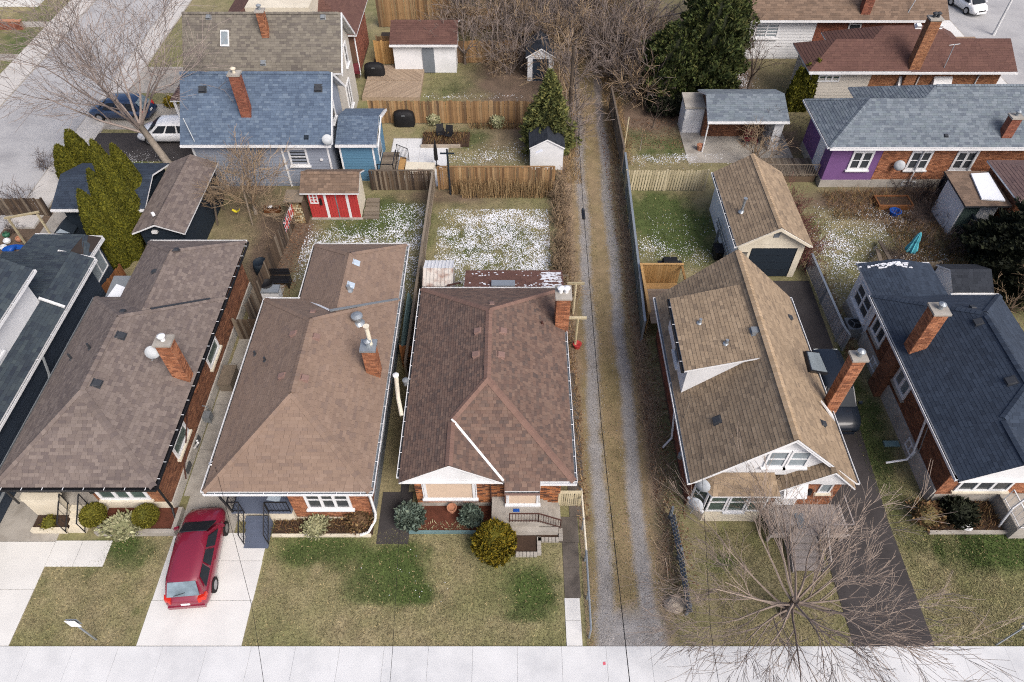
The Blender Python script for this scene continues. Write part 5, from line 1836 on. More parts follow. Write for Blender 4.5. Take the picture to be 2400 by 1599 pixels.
gw.each('gable_wall', 'beige_wall', G)
MB().prism([(-11.18, gy0, gz0), (-11.18, gyr, gzr), (-11.18, gy1, gz0), (-11.18, gy1, gz0 - .22), (-11.18, gyr, gzr - .25), (-11.18, gy0, gz0 - .22)], Vector((0.07, 0, 0))).build('bargeboard', 'white', G)
Fr, Lr = walls_of(-21.2, -11.6, 43.7, 48.7)['right']
window(G, Fr, 2.9, 3.8, 3.6, 5.1, 1, 2, 'glass', fw=0.14, proud=0.07)
window(G, Fr, 1.5, 2.9, 0.9, 2.9, 2, 1, 'glass', fw=0.14, proud=0.07)
chimney(G, -16.1, 45.2, 6.2, 8.1, 0.45, 0.45, 'brick_orange', 'galv', 'concrete')
p, n = on_plane(pg1, 528, 92)
c4 = [on_plane(pg1, u, v)[0] for (u, v) in ((518, 72), (537, 72), (538, 110), (518, 110))]
n = plane_axes(pg1)[0]
so = MB().prism([c + n * 0.12 for c in c4], n * -0.15).build('skylight', 'white', G)
cc_ = sum(c4, Vector()) / 4
MB().prism([c.lerp(cc_, 0.2) + n * 0.14 for c in c4], n * -0.03).build('pane', 'glass_light', so)
for (u, v) in ((489, 40), (757, 40), (617, 148)):
    p, n = on_plane(pg1, u, v)
    vent(G, p, n, 'grey_metal', 0.3, 0.2)
# porch roof at its left
pr_ = [[(-23.0, 43.6, 3.2), (-21.2, 43.6, 3.2), (-21.2, 48.6, 4.2), (-23.0, 47.0, 3.2)]]
pr_ = [[(-23.2, 43.4, 2.9), (-21.25, 43.4, 2.9), (-21.25, 47.8, 4.3)], [(-23.2, 43.4, 2.9), (-21.25, 47.8, 4.3), (-23.2, 49.4, 2.9)]]
roof(G, pr_, [], 'sh_plum', 0.34, 0.18, name='porch_roof')
pp = MB()
for (x, y) in ((-23.0, 43.6), (-23.0, 46), (-23.0, 48.6), (-21.6, 43.6)):
    pp.box(x - 0.09, x + 0.09, y - 0.09, y + 0.09, 0, 2.85)
pp.each('porch_post', 'white', G)
railing(G, [(-23.0, 43.6, .5), (-23.0, 48.6, .5)], 0.9, 'white', 0.14, 0.03, 0.02)
MB().box(-23.1, -21.2, 43.5, 48.7, 0, 0.5).build('porch', 'deck_grey', G)

# ======== I: beige and brown house at the very top left
I_ = thing('beige_house', 'beige house with dull red-brown roof at the top edge', 'house', (-15, 53, 0))
MB().box(-19.2, -14.6, 51.0, 57, 0, 5.8).build('wall', 'cream', I_)
Fi, Li = walls_of(-19.2, -14.6, 51.0, 57)['front']
for (s) in (1.1, 2.0):
    window(I_, Fi, s, s + 0.75, 3.6, 5.2, 1, 2, 'glass', fw=0.12, proud=0.07)
ip, ir, _ = hip(-22.2, -11.6, 51.4, 58, 3.6, 0.55, axis='x')
roof(I_, ip, [], 'sh_choc', 0.4, 0.2, th=0.014)
MB().box(-21.8, -12.0, 51.8, 57.5, 0, 3.55).build('lower_wall', 'brick_red' if False else 'mortar_dark', I_)
Fi, Li = walls_of(-21.8, -12.0, 51.8, 57.5)['right']
bricks(I_, Fi, 0, Li, 0.2, 3.5, 'brick_red')
downpipe(I_, [(-11.7, 51.5, 3.5), (-11.9, 51.9, 3.2), (-11.9, 51.9, 0.2)], 'white', 0.06)

# ======== white outbuilding far back
WO = thing('white_outbuilding', 'white garden building with brown roof and grey door', 'shed', (-4.5, 52, 0))
ox0, ox1 = W(912, 105, 2.4).x, W(1072, 105, 2.4).x
oy = W(990, 105, 2.4).y
op, orr, _ = gable_x(ox0, ox1, oy, oy + 4.2, 2.4, 0.42)
roof(WO, op, orr, 'sh_choc', 0.4, 0.2, th=0.014)
MB().box(ox0 + 0.2, ox1 - 0.2, oy + 0.25, oy + 3.95, 0, 2.38).build('wall', 'white_wall', WO)
MB().prism([(ox1 - 0.2, oy + .25, 2.38), (ox1 - 0.2, oy + 3.95, 2.38), (ox1 - .2, oy + 2.1, 3.15)], Vector((-0.1, 0, 0))).build('gable_wall', 'white_wall', WO)
xd = W(1010, 155, 0).x
dd_ = MB().box(xd - 0.45, xd + 0.45, oy + 0.17, oy + 0.25, 0.05, 2.0).build('door', 'grey_paint', WO)
gutter(WO, (ox0, oy, 2.4), (ox1, oy, 2.4), (0, -1, 0), straps=0)

# ======== deck of the grey roofed house
gd = thing('garden_deck', 'large diagonal plank deck behind the beige house', 'deck', (-8.5, 50, 0))
x0, x1 = -11.3, W(980, 230, 0.3).x
y0, y1 = W(900, 228, 0.3).y, W(900, 152, 0.3).y
MB().box(x0, x1, y0, y1, 0, 0.25).build('deck_frame', 'deck_wood', gd)
ym = (y0 + y1) / 2
# diagonal planks clipped to the two halves
for (ya, yb, sg) in ((y0, ym - 0.05, 1), (ym + 0.05, y1, -1)):
    k = x0 - 4
    while k < x1 + 4:
        pgn = clip_convex([(k, ya), (k + 0.15, ya), (k + 0.15 + sg * (yb - ya), yb), (k + sg * (yb - ya), yb)], [(x0, ya), (x1, ya), (x1, yb), (x0, yb)])
        if len(pgn) >= 3:
            MB().prism([(a, b, 0.29) for a, b in pgn], 0.04).build('plank', 'deck_wood', gd)
        k += 0.165
MB().box(x1, x1 + 0.1, y0, y1, 0, 0.3).build('deck_edge', 'deck_wood', gd)
# dark stone patio beyond
MB().box(-11.2, -6.3, 54.2, 59.5, -0.1, 0.02).build('dark_patio', 'deck_dark', kind='structure', label='dark plank patio beyond the white garden building')

# ======== L: purple and brick house
L_h = thing('brick_house', 'house with purple and orange brick walls under a blue-grey hip roof', 'house', (27, 40, 0))
p1_, r1_, z1_ = hip(19.5, 41, 37.15, 42.7, 3.4, 0.6, axis='x')
p2_, r2_, z2_ = hip(22.9, 36, 37.17, 44.3, 3.385, 0.6, axis='x')
roof(L_h, p1_, [r1_[1], r1_[2]], 'sh_bluegrey', 0.3, 0.16)
roof(L_h, p2_, r2_[:1], 'sh_bluegrey', 0.3, 0.16)
gutter(L_h, (19.5, 37.1, 3.4), (37, 37.1, 3.4), (0, -1, 0), straps=0)
gutter(L_h, (19.5, 37.12, 3.4), (19.5, 42.7, 3.4), (-1, 0, 0), straps=0)
wl = MB().box(23.3, 37, 37.75, 43.8, 0, 3.3).build('wall', 'mortar', L_h)
MB().box(20.1, 23.3, 37.75, 42.2, 0.55, 3.3).build('purple_wall', 'purple', L_h)
MB().box(20.05, 23.35, 37.7, 42.2, 0, 0.55).build('foundation', 'concrete', L_h)
Fl, Ll = walls_of(20.1, 37, 37.75, 43.8)['front']
bricks(wl, Fl, 3.2, Ll, 0.6, 3.3, 'brick_orange')
MB().fbox(Fl, 3.25, Ll, 0, 0.58, 0, 0.06).build('foundation', 'concrete', L_h)
for (u0, u1, m) in ((1985, 2030, 'glass'), (2120, 2168, 'glass'), (2225, 2272, 'glass')):
    xa, za = at_y(u0, 395, 37.7)
    xb, zb = at_y(u1, 395, 37.7)
    window(L_h, Fl, xa - 20.1, xa - 20.1 + 1.35, 1.35, 2.75, 2, 2, m, fw=0.14, proud=0.07)
xa, za = at_y(2113, 428, 37.7)
window(L_h, Fl, xa - 20.1, xa - 20.1 + 0.9, 0.15, 0.5, 1, 1, 'glass', fw=0.06, proud=0.09, sill=False, name='basement_window')
dish(L_h, (24.5, 37.4, 1.9), (-0.4, -0.85, 0.3), 0.33)
for (u0, v0, u1, v1) in ((2172, 352, 2138, 432), (2300, 350, 2268, 400)):
    xa, _ = at_y(u0, v0, 37.5)
    downpipe(L_h, [(xa + .1, 37.2, 3.25), (xa, 37.62, 2.9), (xa, 37.62, 0.1)], 'white', 0.05)
p, n = on_plane(p1_[0], 2217, 318)
vent(L_h, p, n, 'vent_dark', 0.22)
chimney(L_h, 30.4, 37.9, 3.0, 5.0, 0.6, 0.5, 'brick_red', 'galv', 'concrete')
Fl2, Ll2 = walls_of(20.1, 23.3, 37.75, 42.2)['left']
MB().fbox(Fl2, 1.0, 2.0, 0.5, 2.6, 0, 0.06).build('side_door', 'white', L_h)
# side stoop and stair
st = thing('side_stair', 'weathered wooden stair landing beside the purple wall', 'stair', (18.4, 39, 0))
x = 16.2
while x < 20:
    MB().box(x, x + 0.14, 38.2, 40.2, 0.5, 0.54).build('plank', 'wood_grey', st)
    x += 0.15
railing(st, [(16.2, 38.2, .54), (19.9, 38.2, .54)], 0.85, 'wood_grey', 0.16, 0.035, 0.02)
railing(st, [(16.2, 40.2, .54), (16.2, 38.2, .54)], 0.85, 'wood_grey', 0.16, 0.035, 0.02)
MB().box(16.25, 19.9, 38.25, 40.15, 0, 0.5).build('stair_base', 'wood_dark', st)

# ======== K: chocolate roof
K = thing('brick_house', 'low house with chocolate brown roof and cream rear wall, upper right', 'house', (28, 49, 0))
k1, kr1, _ = hip(20.8, 34.6, 46.4, 50.6, 3.4, 0.62, axis='x')
k2, kr2, _ = hip(23.4, 33.2, 46.42, 52.4, 3.385, 0.62, axis='x')
k3, kr3, _ = hip(28, 35.4, 46.36, 51.2, 3.39, 0.5, f='hip', b='gable', axis='x')
roof(K, k1, [], 'sh_choc', 0.4, 0.19, th=0.014)
roof(K, k2, [], 'sh_choc', 0.4, 0.19, th=0.014)
roof(K, k3, [], 'sh_choc', 0.4, 0.19, th=0.014)
gutter(K, (20.8, 46.35, 3.4), (35.4, 46.35, 3.4), (0, -1, 0), straps=0)
wk = MB().box(25.6, 34.8, 46.95, 51.8, 0, 3.3).build('wall', 'mortar', K)
MB().box(21.3, 25.6, 46.95, 50.2, 0, 3.3).build('rear_wall', 'beige_wall', K)
Fk, Lk = walls_of(21.3, 34.8, 46.95, 51.8)['front']
siding(K, Fk, 0, 4.3, 0.1, 3.28, 'beige_wall', 0.24)
bricks(wk, Fk, 4.3, Lk, 0.1, 3.3, 'brick_tan')
window(K, Fk, 0.55, 2.1, 2.35, 2.9, 3, 1, 'glass_green', fw=0.1, proud=0.07, sill=False)
for (s, w) in ((6.3, 0.9), (8.8, 1.3)):
    aw = MB()
    aw.hexa([Fk(s, 1.6, 0), Fk(s + w, 1.6, 0), Fk(s + w, 1.5, 0.75), Fk(s, 1.5, 0.75), Fk(s, 2.75, 0), Fk(s + w, 2.75, 0), Fk(s + w, 2.65, 0.12), Fk(s, 2.65, 0.12)])
    aw.build('awning', 'white', K)
for s in (7.7, 11.9):
    downpipe(K, [Fk(s + .15, 3.2, .35), Fk(s, 2.8, .06), Fk(s, 0.2, .06)], 'white', 0.05)
chimney(K, 28.2, 46.8, 0, 6.9, 0.75, 0.6, 'brick_tan', 'vent_dark', 'concrete', pots=2)
for (u, v) in ((2151, 62), (2200, 62)):
    p, n = on_plane(k2[0], u, v)
    vent(K, p, n, 'white', 0.36, 0.3)
p, n = on_plane(k3[0], 2212, 160)
mm = MB()
mm.tube([p, p + Vector((0.15, 0.3, 1.6))], 0.03, 5)
mm.tube([p + Vector((-0.2, 0.3, 1.5)), p + Vector((0.5, 0.3, 1.6))], 0.02, 5)
mm.build('antenna_mast', 'galv', K)

# ======== J: top right
J = thing('brick_house', 'long house with brown roof, white rear wall and brick chimney at the top edge', 'house', (26, 57, 0))
jp, jr, _ = gable_x(17.4, 33.9, 54.3, 62, 3.4, 0.6)
roof(J, jp, [], 'sh_earth', 0.42, 0.2, th=0.014)
MB().box(17.9, 24, 54.9, 61.4, 0, 3.3).build('white_wall', 'white_wall', J)
wj = MB().box(24, 33.4, 54.9, 61.4, 0, 3.3).build('wall', 'mortar', J)
MB().prism([(17.9, 54.9, 3.3), (17.9, 61.4, 3.3), (17.9, 58.15, 5.4)], Vector((0.1, 0, 0))).build('gable_wall', 'white_wall', J)
Fj, Lj = walls_of(17.9, 33.4, 54.9, 61.4)['front']
bricks(wj, Fj, 6.1, Lj, 0.1, 3.25, 'brick_red')
siding(J, Fj, 0, 6.0, 0.1, 3.25, 'white_wall', 0.24)
window(J, Fj, 1.3, 3.2, 1.7, 2.9, 2, 1, 'glass_light', fw=0.1, proud=0.07)
window(J, Fj, 8.6, 9.6, 1.7, 2.9, 1, 1, 'glass', fw=0.1, proud=0.07)
gutter(J, (17.4, 54.3, 3.4), (33.9, 54.3, 3.4), (0, -1, 0), straps=0)
chimney(J, 27.4, 55.0, 3.5, 6.4, 0.7, 0.6, 'brick_red', 'galv', 'concrete')
p, n = on_plane(jp[0], 2128, 30)
MB().tube([p, p + Vector((0.6, 0.6, 1.2))], 0.03, 5).build('antenna_mast', 'galv', J)
Fj2, Lj2 = walls_of(17.9, 33.4, 54.9, 61.4)['left']
window(J, Fj2, 1.0, 2.0, 1.5, 2.8, 1, 1, 'glass', fw=0.1, proud=0.07)

# ======== houses across the left street and beyond the top edge
X1 = thing('far_house', 'brick porch front across the street at the top left corner', 'house', (-48, 66, 0))
MB().box(-50, -43, 64.5, 70, 0, 3).build('wall', 'white_wall', X1)
hp, hr, _ = hip(-50.5, -42.5, 64, 70.5, 3, 0.5, axis='x')
roof(X1, hp, [], 'sh_dark', 0.45, 0.22, th=0.012)
hg = thing('low_brick_wall', 'low brick garden wall across the street', 'wall', (-44.5, 60, 0))
wq = MB().box(-49.5, -42.2, 60.0, 60.3, 0, 0.7).build('wall_core', 'mortar', hg)
bricks(wq, frame((-49.5, 60.0, 0), (1, 0, 0), (0, -1, 0)), 0, 7.3, 0, 0.7, 'brick_red')
MB().box(-49.55, -42.15, 59.95, 60.35, 0.7, 0.76).build('coping', 'brick_red' if False else 'terracotta', hg)

# ---------------------------------------------------------------- garages and sheds
# N: tan garage
N_ = thing('garage', 'tan roofed garage with black door at the end of the asphalt drive', 'garage', (14.3, 32, 0))
np_, nr_, nz_ = hip(12.25, 16.4, 28.9, 35.7, 2.6, 0.62, 'gable', 'gable')
plN = np_
roof(N_, np_, nr_, 'sh_tan', 0.32, 0.17, plane_mats=['sh_tan', 'sh_tan'], cap_m='sh_tan_light')
MB().box(12.5, 16.15, 29.3, 35.4, 0, 2.5).build('wall', 'white_wall', N_)
MB().prism([(12.45, 29.2, 2.5), (16.2, 29.2, 2.5), (14.32, 29.2, nz_ - 0.15)], Vector((0, 0.15, 0))).build('gable_wall', 'cream', N_)
bb = MB()
for sg, xe in ((1, 12.25), (-1, 16.4)):
    bb.prism([(xe, 28.86, 2.58), (14.325, 28.86, nz_ - 0.02), (14.325, 28.86, nz_ - 0.2), (xe + sg * 0.2, 28.86, 2.55)], Vector((0, 0.05, 0)))
bb.each('bargeboard', 'cream', N_)
Fn, Ln_ = walls_of(12.5, 16.15, 29.3, 35.4)['front']
fr_ = MB()
fr_.fbox(Fn, 0, 0.75, 0, 2.5, 0, 0.08)
fr_.fbox(Fn, 3.3, 3.65, 0, 2.5, 0, 0.08)
fr_.fbox(Fn, 0.75, 3.3, 2.2, 2.5, 0, 0.08)
fr_.each('door_surround', 'cream', N_)
gdoor = MB().fbox(Fn, 0.75, 3.3, 0.02, 2.2, 0, 0.03).build('garage_door', 'black_metal', N_)
for i in range(4):
    MB().fbox(Fn, 0.79, 3.26, 0.05 + i * 0.54, 0.55 + i * 0.54, 0.03, 0.055).build('door_panel', 'navy', gdoor)
lv = MB()
for i in range(5):
    lv.fbox(Fn, 0.2, 0.6, 1.5 + i * 0.09, 1.55 + i * 0.09, 0.08, 0.1)
lv.build('louvre', 'vent_dark', N_)
MB().box(14.2, 14.5, 29.17, 29.2, 3.0, 3.3).build('gable_vent', 'grey_paint', N_)
gutter(N_, (12.25, 28.9, 2.6), (12.25, 35.7, 2.6), (-1, 0, 0), 'white', straps=1.0)
p, n = on_plane(np_[0], 1738, 497)
pipe = MB().tube([p - ZV * .1, p + ZV * 0.75, p + ZV * 0.95], [0.07, 0.07, 0.12], 8).build('flue_pipe', 'galv', N_)
pipe = MB().lathe(p, [(0.2, 0), (0.1, 0.12)], 10).build('pipe_collar', 'galv', N_)
ladder = thing('ladder', 'grey ladder laid along the left wall of the tan garage', 'ladder', (12.2, 31, 0))
lm = MB()
lm.bar((12.3, 29.6, 1.3), (12.3, 33.0, 1.3), 0.04, 0.07)
lm.bar((12.3, 29.6, 0.95), (12.3, 33.0, 0.95), 0.04, 0.07)
lm.each('side_rail', 'grey_metal', ladder)
for i in range(11):
    MB().bar((12.3, 29.8 + i * 0.3, 0.96), (12.3, 29.8 + i * 0.3, 1.29), 0.03, 0.03).build('rung', 'grey_metal', ladder)
MB().box(12.22, 12.38, 30.2, 30.25, 0, 1.0).build('bracket', 'grey_metal', ladder)
MB().box(12.22, 12.38, 32.2, 32.25, 0, 1.0).build('bracket', 'grey_metal', ladder)

# M: open shelter with blue-grey roof and the white metal shed
M_ = thing('garden_shelter', 'open garden shelter with blue-grey roof and brick back', 'shelter', (15.7, 43, 0))
mp = [[(13.0, 41.5, 2.5), (18.45, 41.5, 2.5), (18.4, 43.6, 3.3), (13.1, 43.6, 3.3)], [(18.4, 43.6, 3.3), (18.45, 45.4, 2.6), (13.0, 45.4, 2.6), (13.1, 43.6, 3.3)]]
roof(M_, mp, [], 'sh_bluegrey', 0.36, 0.17)
gutter(M_, (13.0, 41.5, 2.5), (18.45, 41.5, 2.5), (0, -1, 0), straps=0)
wm = MB().box(13.4, 18.2, 43.6, 45.2, 0, 2.5).build('wall', 'mortar_dark', M_)
Fm, Lm = walls_of(13.4, 18.2, 43.6, 45.2)['front']
bricks(wm, Fm, 0, Lm, 0, 2.5, 'brick_brown')
MB().tube([(13.15, 41.65, 2.4), (13.15, 41.65, 0)], 0.05, 6).build('post', 'white', M_)
MB().box(17.7, 18.3, 41.8, 43.5, 0, 2.4).build('end_wall', 'white_wall', M_)
MB().box(12.0, 19.3, 40.4, 45.3, -0.1, 0.03).build('slab_base', 'concrete', kind='structure', label='concrete pad under the garden shelter')
bench = thing('garden_chair', 'red slatted garden chair under the blue-grey shelter', 'chair', (16.6, 42.6, 0))
for i in range(4):
    MB().box(16.2, 17.1, 42.9 + i * 0.01, 42.94 + i * 0.01, 0.55 + i * 0.13, 0.64 + i * 0.13).build('back_slat', 'red_dull', bench)
for i in range(3):
    MB().box(16.2, 17.1, 42.35 + i * 0.17, 42.49 + i * 0.17, 0.42, 0.45).build('seat_slat', 'red_dull', bench)
lg = MB()
for x in (16.22, 17.04):
    lg.box(x, x + 0.05, 42.35, 42.4, 0, 0.42)
    lg.box(x, x + 0.05, 42.9, 42.95, 0, 1.05)
lg.each('leg', 'red_dull', bench)
ws = thing('metal_shed', 'small white metal shed with stained roof next to the shelter', 'shed', (11.9, 42.4, 0))
a, b = W(1598, 312, 0), W(1643, 312, 0)
sx0, sx1, sy0 = a.x - 0.05, b.x, a.y
MB().box(sx0, sx1, sy0, sy0 + 1.5, 0, 1.95).build('wall', 'white_wall', ws)
MB().prism([(sx0 - 0.1, sy0 - 0.12, 2.1), (sx1 + 0.1, sy0 - 0.12, 2.1), (sx1 + 0.1, sy0 + 1.6, 2.25), (sx0 - 0.1, sy0 + 1.6, 2.25)], 0.14).build('roof', 'concrete', ws)
for i in range(2):
    MB().box(sx0 + 0.05 + i * (sx1 - sx0 - 0.1) / 2, sx0 + 0.04 + (i + 1) * (sx1 - sx0 - 0.1) / 2, sy0 - 0.03, sy0, 0.05, 1.85).build('door', 'white', ws)
pot = thing('plant_pot', 'terracotta pot beside the white metal shed', 'pot', (13.0, 42.0, 0))
MB().lathe((13.0, 41.9, 0.03), [(0.15, 0), (0.22, 0.35), (0.24, 0.36), (0.24, 0.42), (0.19, 0.42), (0.17, 0.34)], 12).build('body', 'terracotta', pot)

# S: dark garages on the left
S1 = thing('garage', 'black sided garage with mauve-brown gable roof behind the left bungalow', 'garage', (-19.7, 33.5, 0))
s_, sr_, sz_ = hip(-21.2, -18.25, 30.1, 36.8, 2.5, 0.42, 'gable', 'gable')
roof(S1, s_, sr_, 'sh_mauve', 0.32, 0.17)
MB().box(-20.95, -18.5, 30.5, 36.5, 0, 2.42).build('wall', 'navy', S1)
MB().prism([(-20.95, 30.5, 2.42), (-18.5, 30.5, 2.42), (-19.72, 30.5, sz_ - 0.12)], Vector((0, 0.1, 0))).build('gable_wall', 'navy', S1)
Fs, Ls = walls_of(-20.95, -18.5, 30.5, 36.5)['right']
siding(S1, Fs, 0, Ls, 0.1, 2.4, 'navy', 0.2)
siding(S1, walls_of(-20.95, -18.5, 30.5, 36.5)['front'][0], 0, 2.45, 0.1, 2.4, 'navy', 0.2)
p, n = on_plane(s_[1], 360, 505)
MB().tube([p, p + ZV * 0.18], 0.11, 4).build('roof_vent', 'white', S1)
MB().box(-20.2, -19.9, 30.3, 30.48, 2.3, 2.45).build('wall_lamp', 'white', S1)
MB().tube([(-18.4, 35.2, 1.2), (-18.2, 35.0, 2.0), (-18.35, 34.8, 1.6), (-18.2, 34.7, 2.1)], 0.03, 5).build('bracket', 'galv', S1)
S2 = thing('garage', 'garage with blue-black roof behind the tall arborvitae', 'garage', (-24, 34.5, 0))
s2_, sr2, sz2 = gable_x(-26.75, -21.3, 32.4, 36.9, 2.4, 0.35)
roof(S2, s2_, [], 'sh_navy', 0.34, 0.17)
MB().box(-26.4, -21.6, 32.8, 36.6, 0, 2.35).build('wall', 'navy', S2)
gutter(S2, (-26.75, 32.4, 2.4), (-21.3, 32.4, 2.4), (0, -1, 0), straps=0)
MB().box(-28.9, -26.8, 32.0, 35.2, -0.1, 0.02).build('side_slab', 'concrete', kind='structure', label='small concrete apron beside the dark garage')

# red shed
RS = thing('garden_shed', 'red painted shed with brown roof and white trim in the middle back yard', 'shed', (-10.9, 35.4, 0))
rp, rr_, rz = gable_x(-12.75, -9.2, 34.2, 36.6, 2.15, 0.55)
roof(RS, rp, rr_, 'sh_earth', 0.32, 0.17)
MB().box(-12.45, -9.42, 34.55, 36.35, 0, 2.1).build('wall', 'red_paint', RS)
MB().prism([(-9.42, 34.5, 2.1), (-9.42, 36.4, 2.1), (-9.42, 35.4, rz - 0.1)], Vector((-0.05, 0, 0))).build('gable_wall', 'cream', RS)
Fr, Lr = walls_of(-12.45, -9.42, 34.55, 36.35)['right']
siding(RS, Fr, 0, Lr, 0.02, 2.1, 'cream', 0.26)
Fr, Lr = walls_of(-12.45, -9.42, 34.55, 36.35)['front']
i = 0
s = 0.0
while s < Lr - 0.05:
    MB().fbox(Fr, s, min(s + 0.155, Lr), 0.06, 2.05, 0, 0.03).build('wall_board', 'red_paint', RS)
    s += 0.168
for s in (0.98, 2.32):
    MB().fbox(Fr, s, s + 0.16, 0.0, 2.08, 0.03, 0.06).build('trim', 'white', RS)
MB().fbox(Fr, 1.68, 1.74, 0.05, 2.05, 0.03, 0.05).build('door_seam', 'grey_metal', RS)
window(RS, Fr, 0.1, 0.62, 1.15, 1.9, 2, 3, 'glass', fw=0.07, proud=0.07, sill=False)
MB().fbox(Fr, 0.72, 0.84, 1.1, 1.55, 0.03, 0.16).build('wall_lamp', 'black_metal', RS)
MB().box(-12.5, -9.3, 34.35, 34.5, 0, 0.08).build('threshold', 'concrete', RS)
# timber steps at its right
st = thing('timber_steps', 'stack of weathered timber beside the red shed', 'timber', (-8.9, 35.3, 0))
for i in range(7):
    MB().box(-9.3, -8.3 - 0.03 * i, 34.4 + i * 0.3, 34.62 + i * 0.3, 0.0, 0.12 + 0.04 * (i % 3)).build('plank', 'wood_grey', st)
# woodpile
wp_ = thing('woodpile', 'covered stack of split firewood left of the red shed', 'woodpile', (-13.2, 34, 0))
a = W(700, 525, 0)
MB().prism([(-13.75, 33.9, 1.75), (-12.65, 33.9, 1.75), (-12.6, 34.9, 1.9), (-13.75, 34.9, 1.9)], 0.06).build('roof', 'wood_grey', wp_)
for (x) in (-13.7, -12.72):
    MB().box(x, x + 0.07, 33.95, 34.8, 0, 1.7).build('frame', 'wood_dark', wp_)
for i in range(7):
    for j in range(9):
        r = U(0.05, 0.075)
        x = -13.55 + i * 0.125 + (0.06 if j % 2 else 0)
        MB().tube([(x, 34.0 + U(-.05, .05), 0.1 + j * 0.15), (x, 34.7, 0.1 + j * 0.15)], r, 6).build('log', 'wood_pale' if rnd.random() < .5 else 'dry_stalk', wp_)
# rusty metal shed by the B/C fence
MS = thing('metal_shed', 'rusty pale metal shed with ridged roof beside the wooden fence', 'shed', (-4.05, 27, 0))
mx0, mx1, my0, my1 = -4.75, -3.15, 26.5, 28.5
MB().box(mx0 + 0.05, mx1 - 0.05, my0 + 0.06, my1 - 0.05, 0, 1.9).build('wall', 'rust', MS)
rr0 = MB()
rr0.prism([(mx0, my0, 1.95), (mx1, my0, 1.95), (mx1, (my0 + my1) / 2, 2.3), (mx0, (my0 + my1) / 2, 2.3)], 0.05)
ro = rr0.build('roof', 'rust', MS)
MB().prism([(mx0, (my0 + my1) / 2, 2.3), (mx1, (my0 + my1) / 2, 2.3), (mx1, my1, 1.95), (mx0, my1, 1.95)], 0.05).build('roof', 'white_wall', MS)
for i in range(9):
    x = mx0 + 0.02 + i * (mx1 - mx0 - 0.04) / 8
    MB().bar((x, my0 - 0.01, 1.97), (x, (my0 + my1) / 2, 2.32), 0.03, 0.03).build('roof_rib', 'rust', MS)
    MB().bar((x, (my0 + my1) / 2, 2.32), (x, my1, 1.97), 0.03, 0.03).build('roof_rib', 'white_wall', MS)
MB().tube([(-3.55, 26.3, 0), (-3.55, 26.3, 1.9), (-3.4, 26.4, 2.1), (-2.7, 26.5, 2.2)], 0.05, 6).build('pipe', 'rail_brown', MS)
# dark roofed plastic shed by the lane
QS = thing('garden_shed', 'pale resin shed with black gable roof beside the lane', 'shed', (1.6, 39, 0))
q0, q1 = W(1242, 398, 0), W(1318, 398, 0)
qx0, qx1, qy0 = q0.x, q1.x, q0.y
qp, qr, qz = hip(qx0 - 0.08, qx1 + 0.08, qy0 - 0.1, qy0 + 2.2, 1.75, 0.55, 'gable', 'gable')
roof(QS, qp, [], 'sh_black', 0.3, 0.16, th=0.01)
MB().box(qx0, qx1, qy0, qy0 + 2.1, 0, 1.72).build('wall', 'white_wall', QS)
MB().prism([(qx0, qy0 - 0.02, 1.72), (qx1, qy0 - 0.02, 1.72), ((qx0 + qx1) / 2, qy0 - 0.02, qz - 0.08)], Vector((0, 0.06, 0))).build('gable_wall', 'white_wall', QS)
p, n = on_plane(qp[0], 1263, 358)
MB().prism([p + Vector((-.2, -.15, .05)), p + Vector((.25, -.1, .2)), p + Vector((.2, .12, .2)), p + Vector((-.2, .05, .05))], 0.04).build('roof_snow', 'snow', QS)
# far shed
RSh = thing('garden_shed', 'white shed with black roof among the bare trees by the far lane', 'shed', (1.6, 53, 0))
a, b = W(1236, 190, 0), W(1296, 190, 0)
fp, fr2, fz = hip(a.x - 0.15, b.x + 0.15, a.y - 0.15, a.y + 2.8, 2.0, 0.6, 'gable', 'gable')
roof(RSh, fp, [], 'sh_black', 0.34, 0.18, th=0.01)
MB().box(a.x, b.x, a.y, a.y + 2.6, 0, 1.95).build('wall', 'white_wall', RSh)
MB().prism([(a.x, a.y - .03, 1.95), (b.x, a.y - .03, 1.95), ((a.x + b.x) / 2, a.y - .03, fz - .1)], Vector((0, 0.05, 0))).build('gable_wall', 'white_wall', RSh)
MB().box(a.x + 0.4, b.x - 0.4, a.y - 0.05, a.y, 0.05, 1.8).build('door', 'dark_siding', RSh)
# small shed at the right edge
PS = thing('garden_shed', 'small pale shed with dark roof under the dark conifer at the right edge', 'shed', (24.8, 28, 0))
sp_, sr3, sz3 = hip(23.0, 26.0, 26.4, 28.6, 1.7, 0.62, 'gable', 'gable', axis='x')
pts0 = [(23.55, 26.2), (24.9, 26.2)]
qx0, qx1, qy0, qy1 = 23.4, 25.0, 26.3, 28.3
PSr = [[(qx0 - .1, qy0, 1.7), (qx0 - .1, qy1, 1.7), (qx1 + .6, qy1, 1.7), (qx1 + .6, qy0, 1.7)]]
roof(PS, hip(qx0 - .08, qx1 + 0.5, qy0 - .1, qy1 + .1, 1.75, 0.6, 'gable', 'gable', axis='x')[0], [], 'sh_black', 0.3, 0.16, th=0.01)
MB().box(qx0, qx1 + .4, qy0, qy1, 0, 1.72).build('wall', 'white_wall', PS)
MB().prism([(qx0 - .02, qy0, 1.72), (qx0 - .02, qy1, 1.72), (qx0 - .02, (qy0 + qy1) / 2, 2.3)], Vector((0.06, 0, 0))).build('gable_wall', 'white_wall', PS)
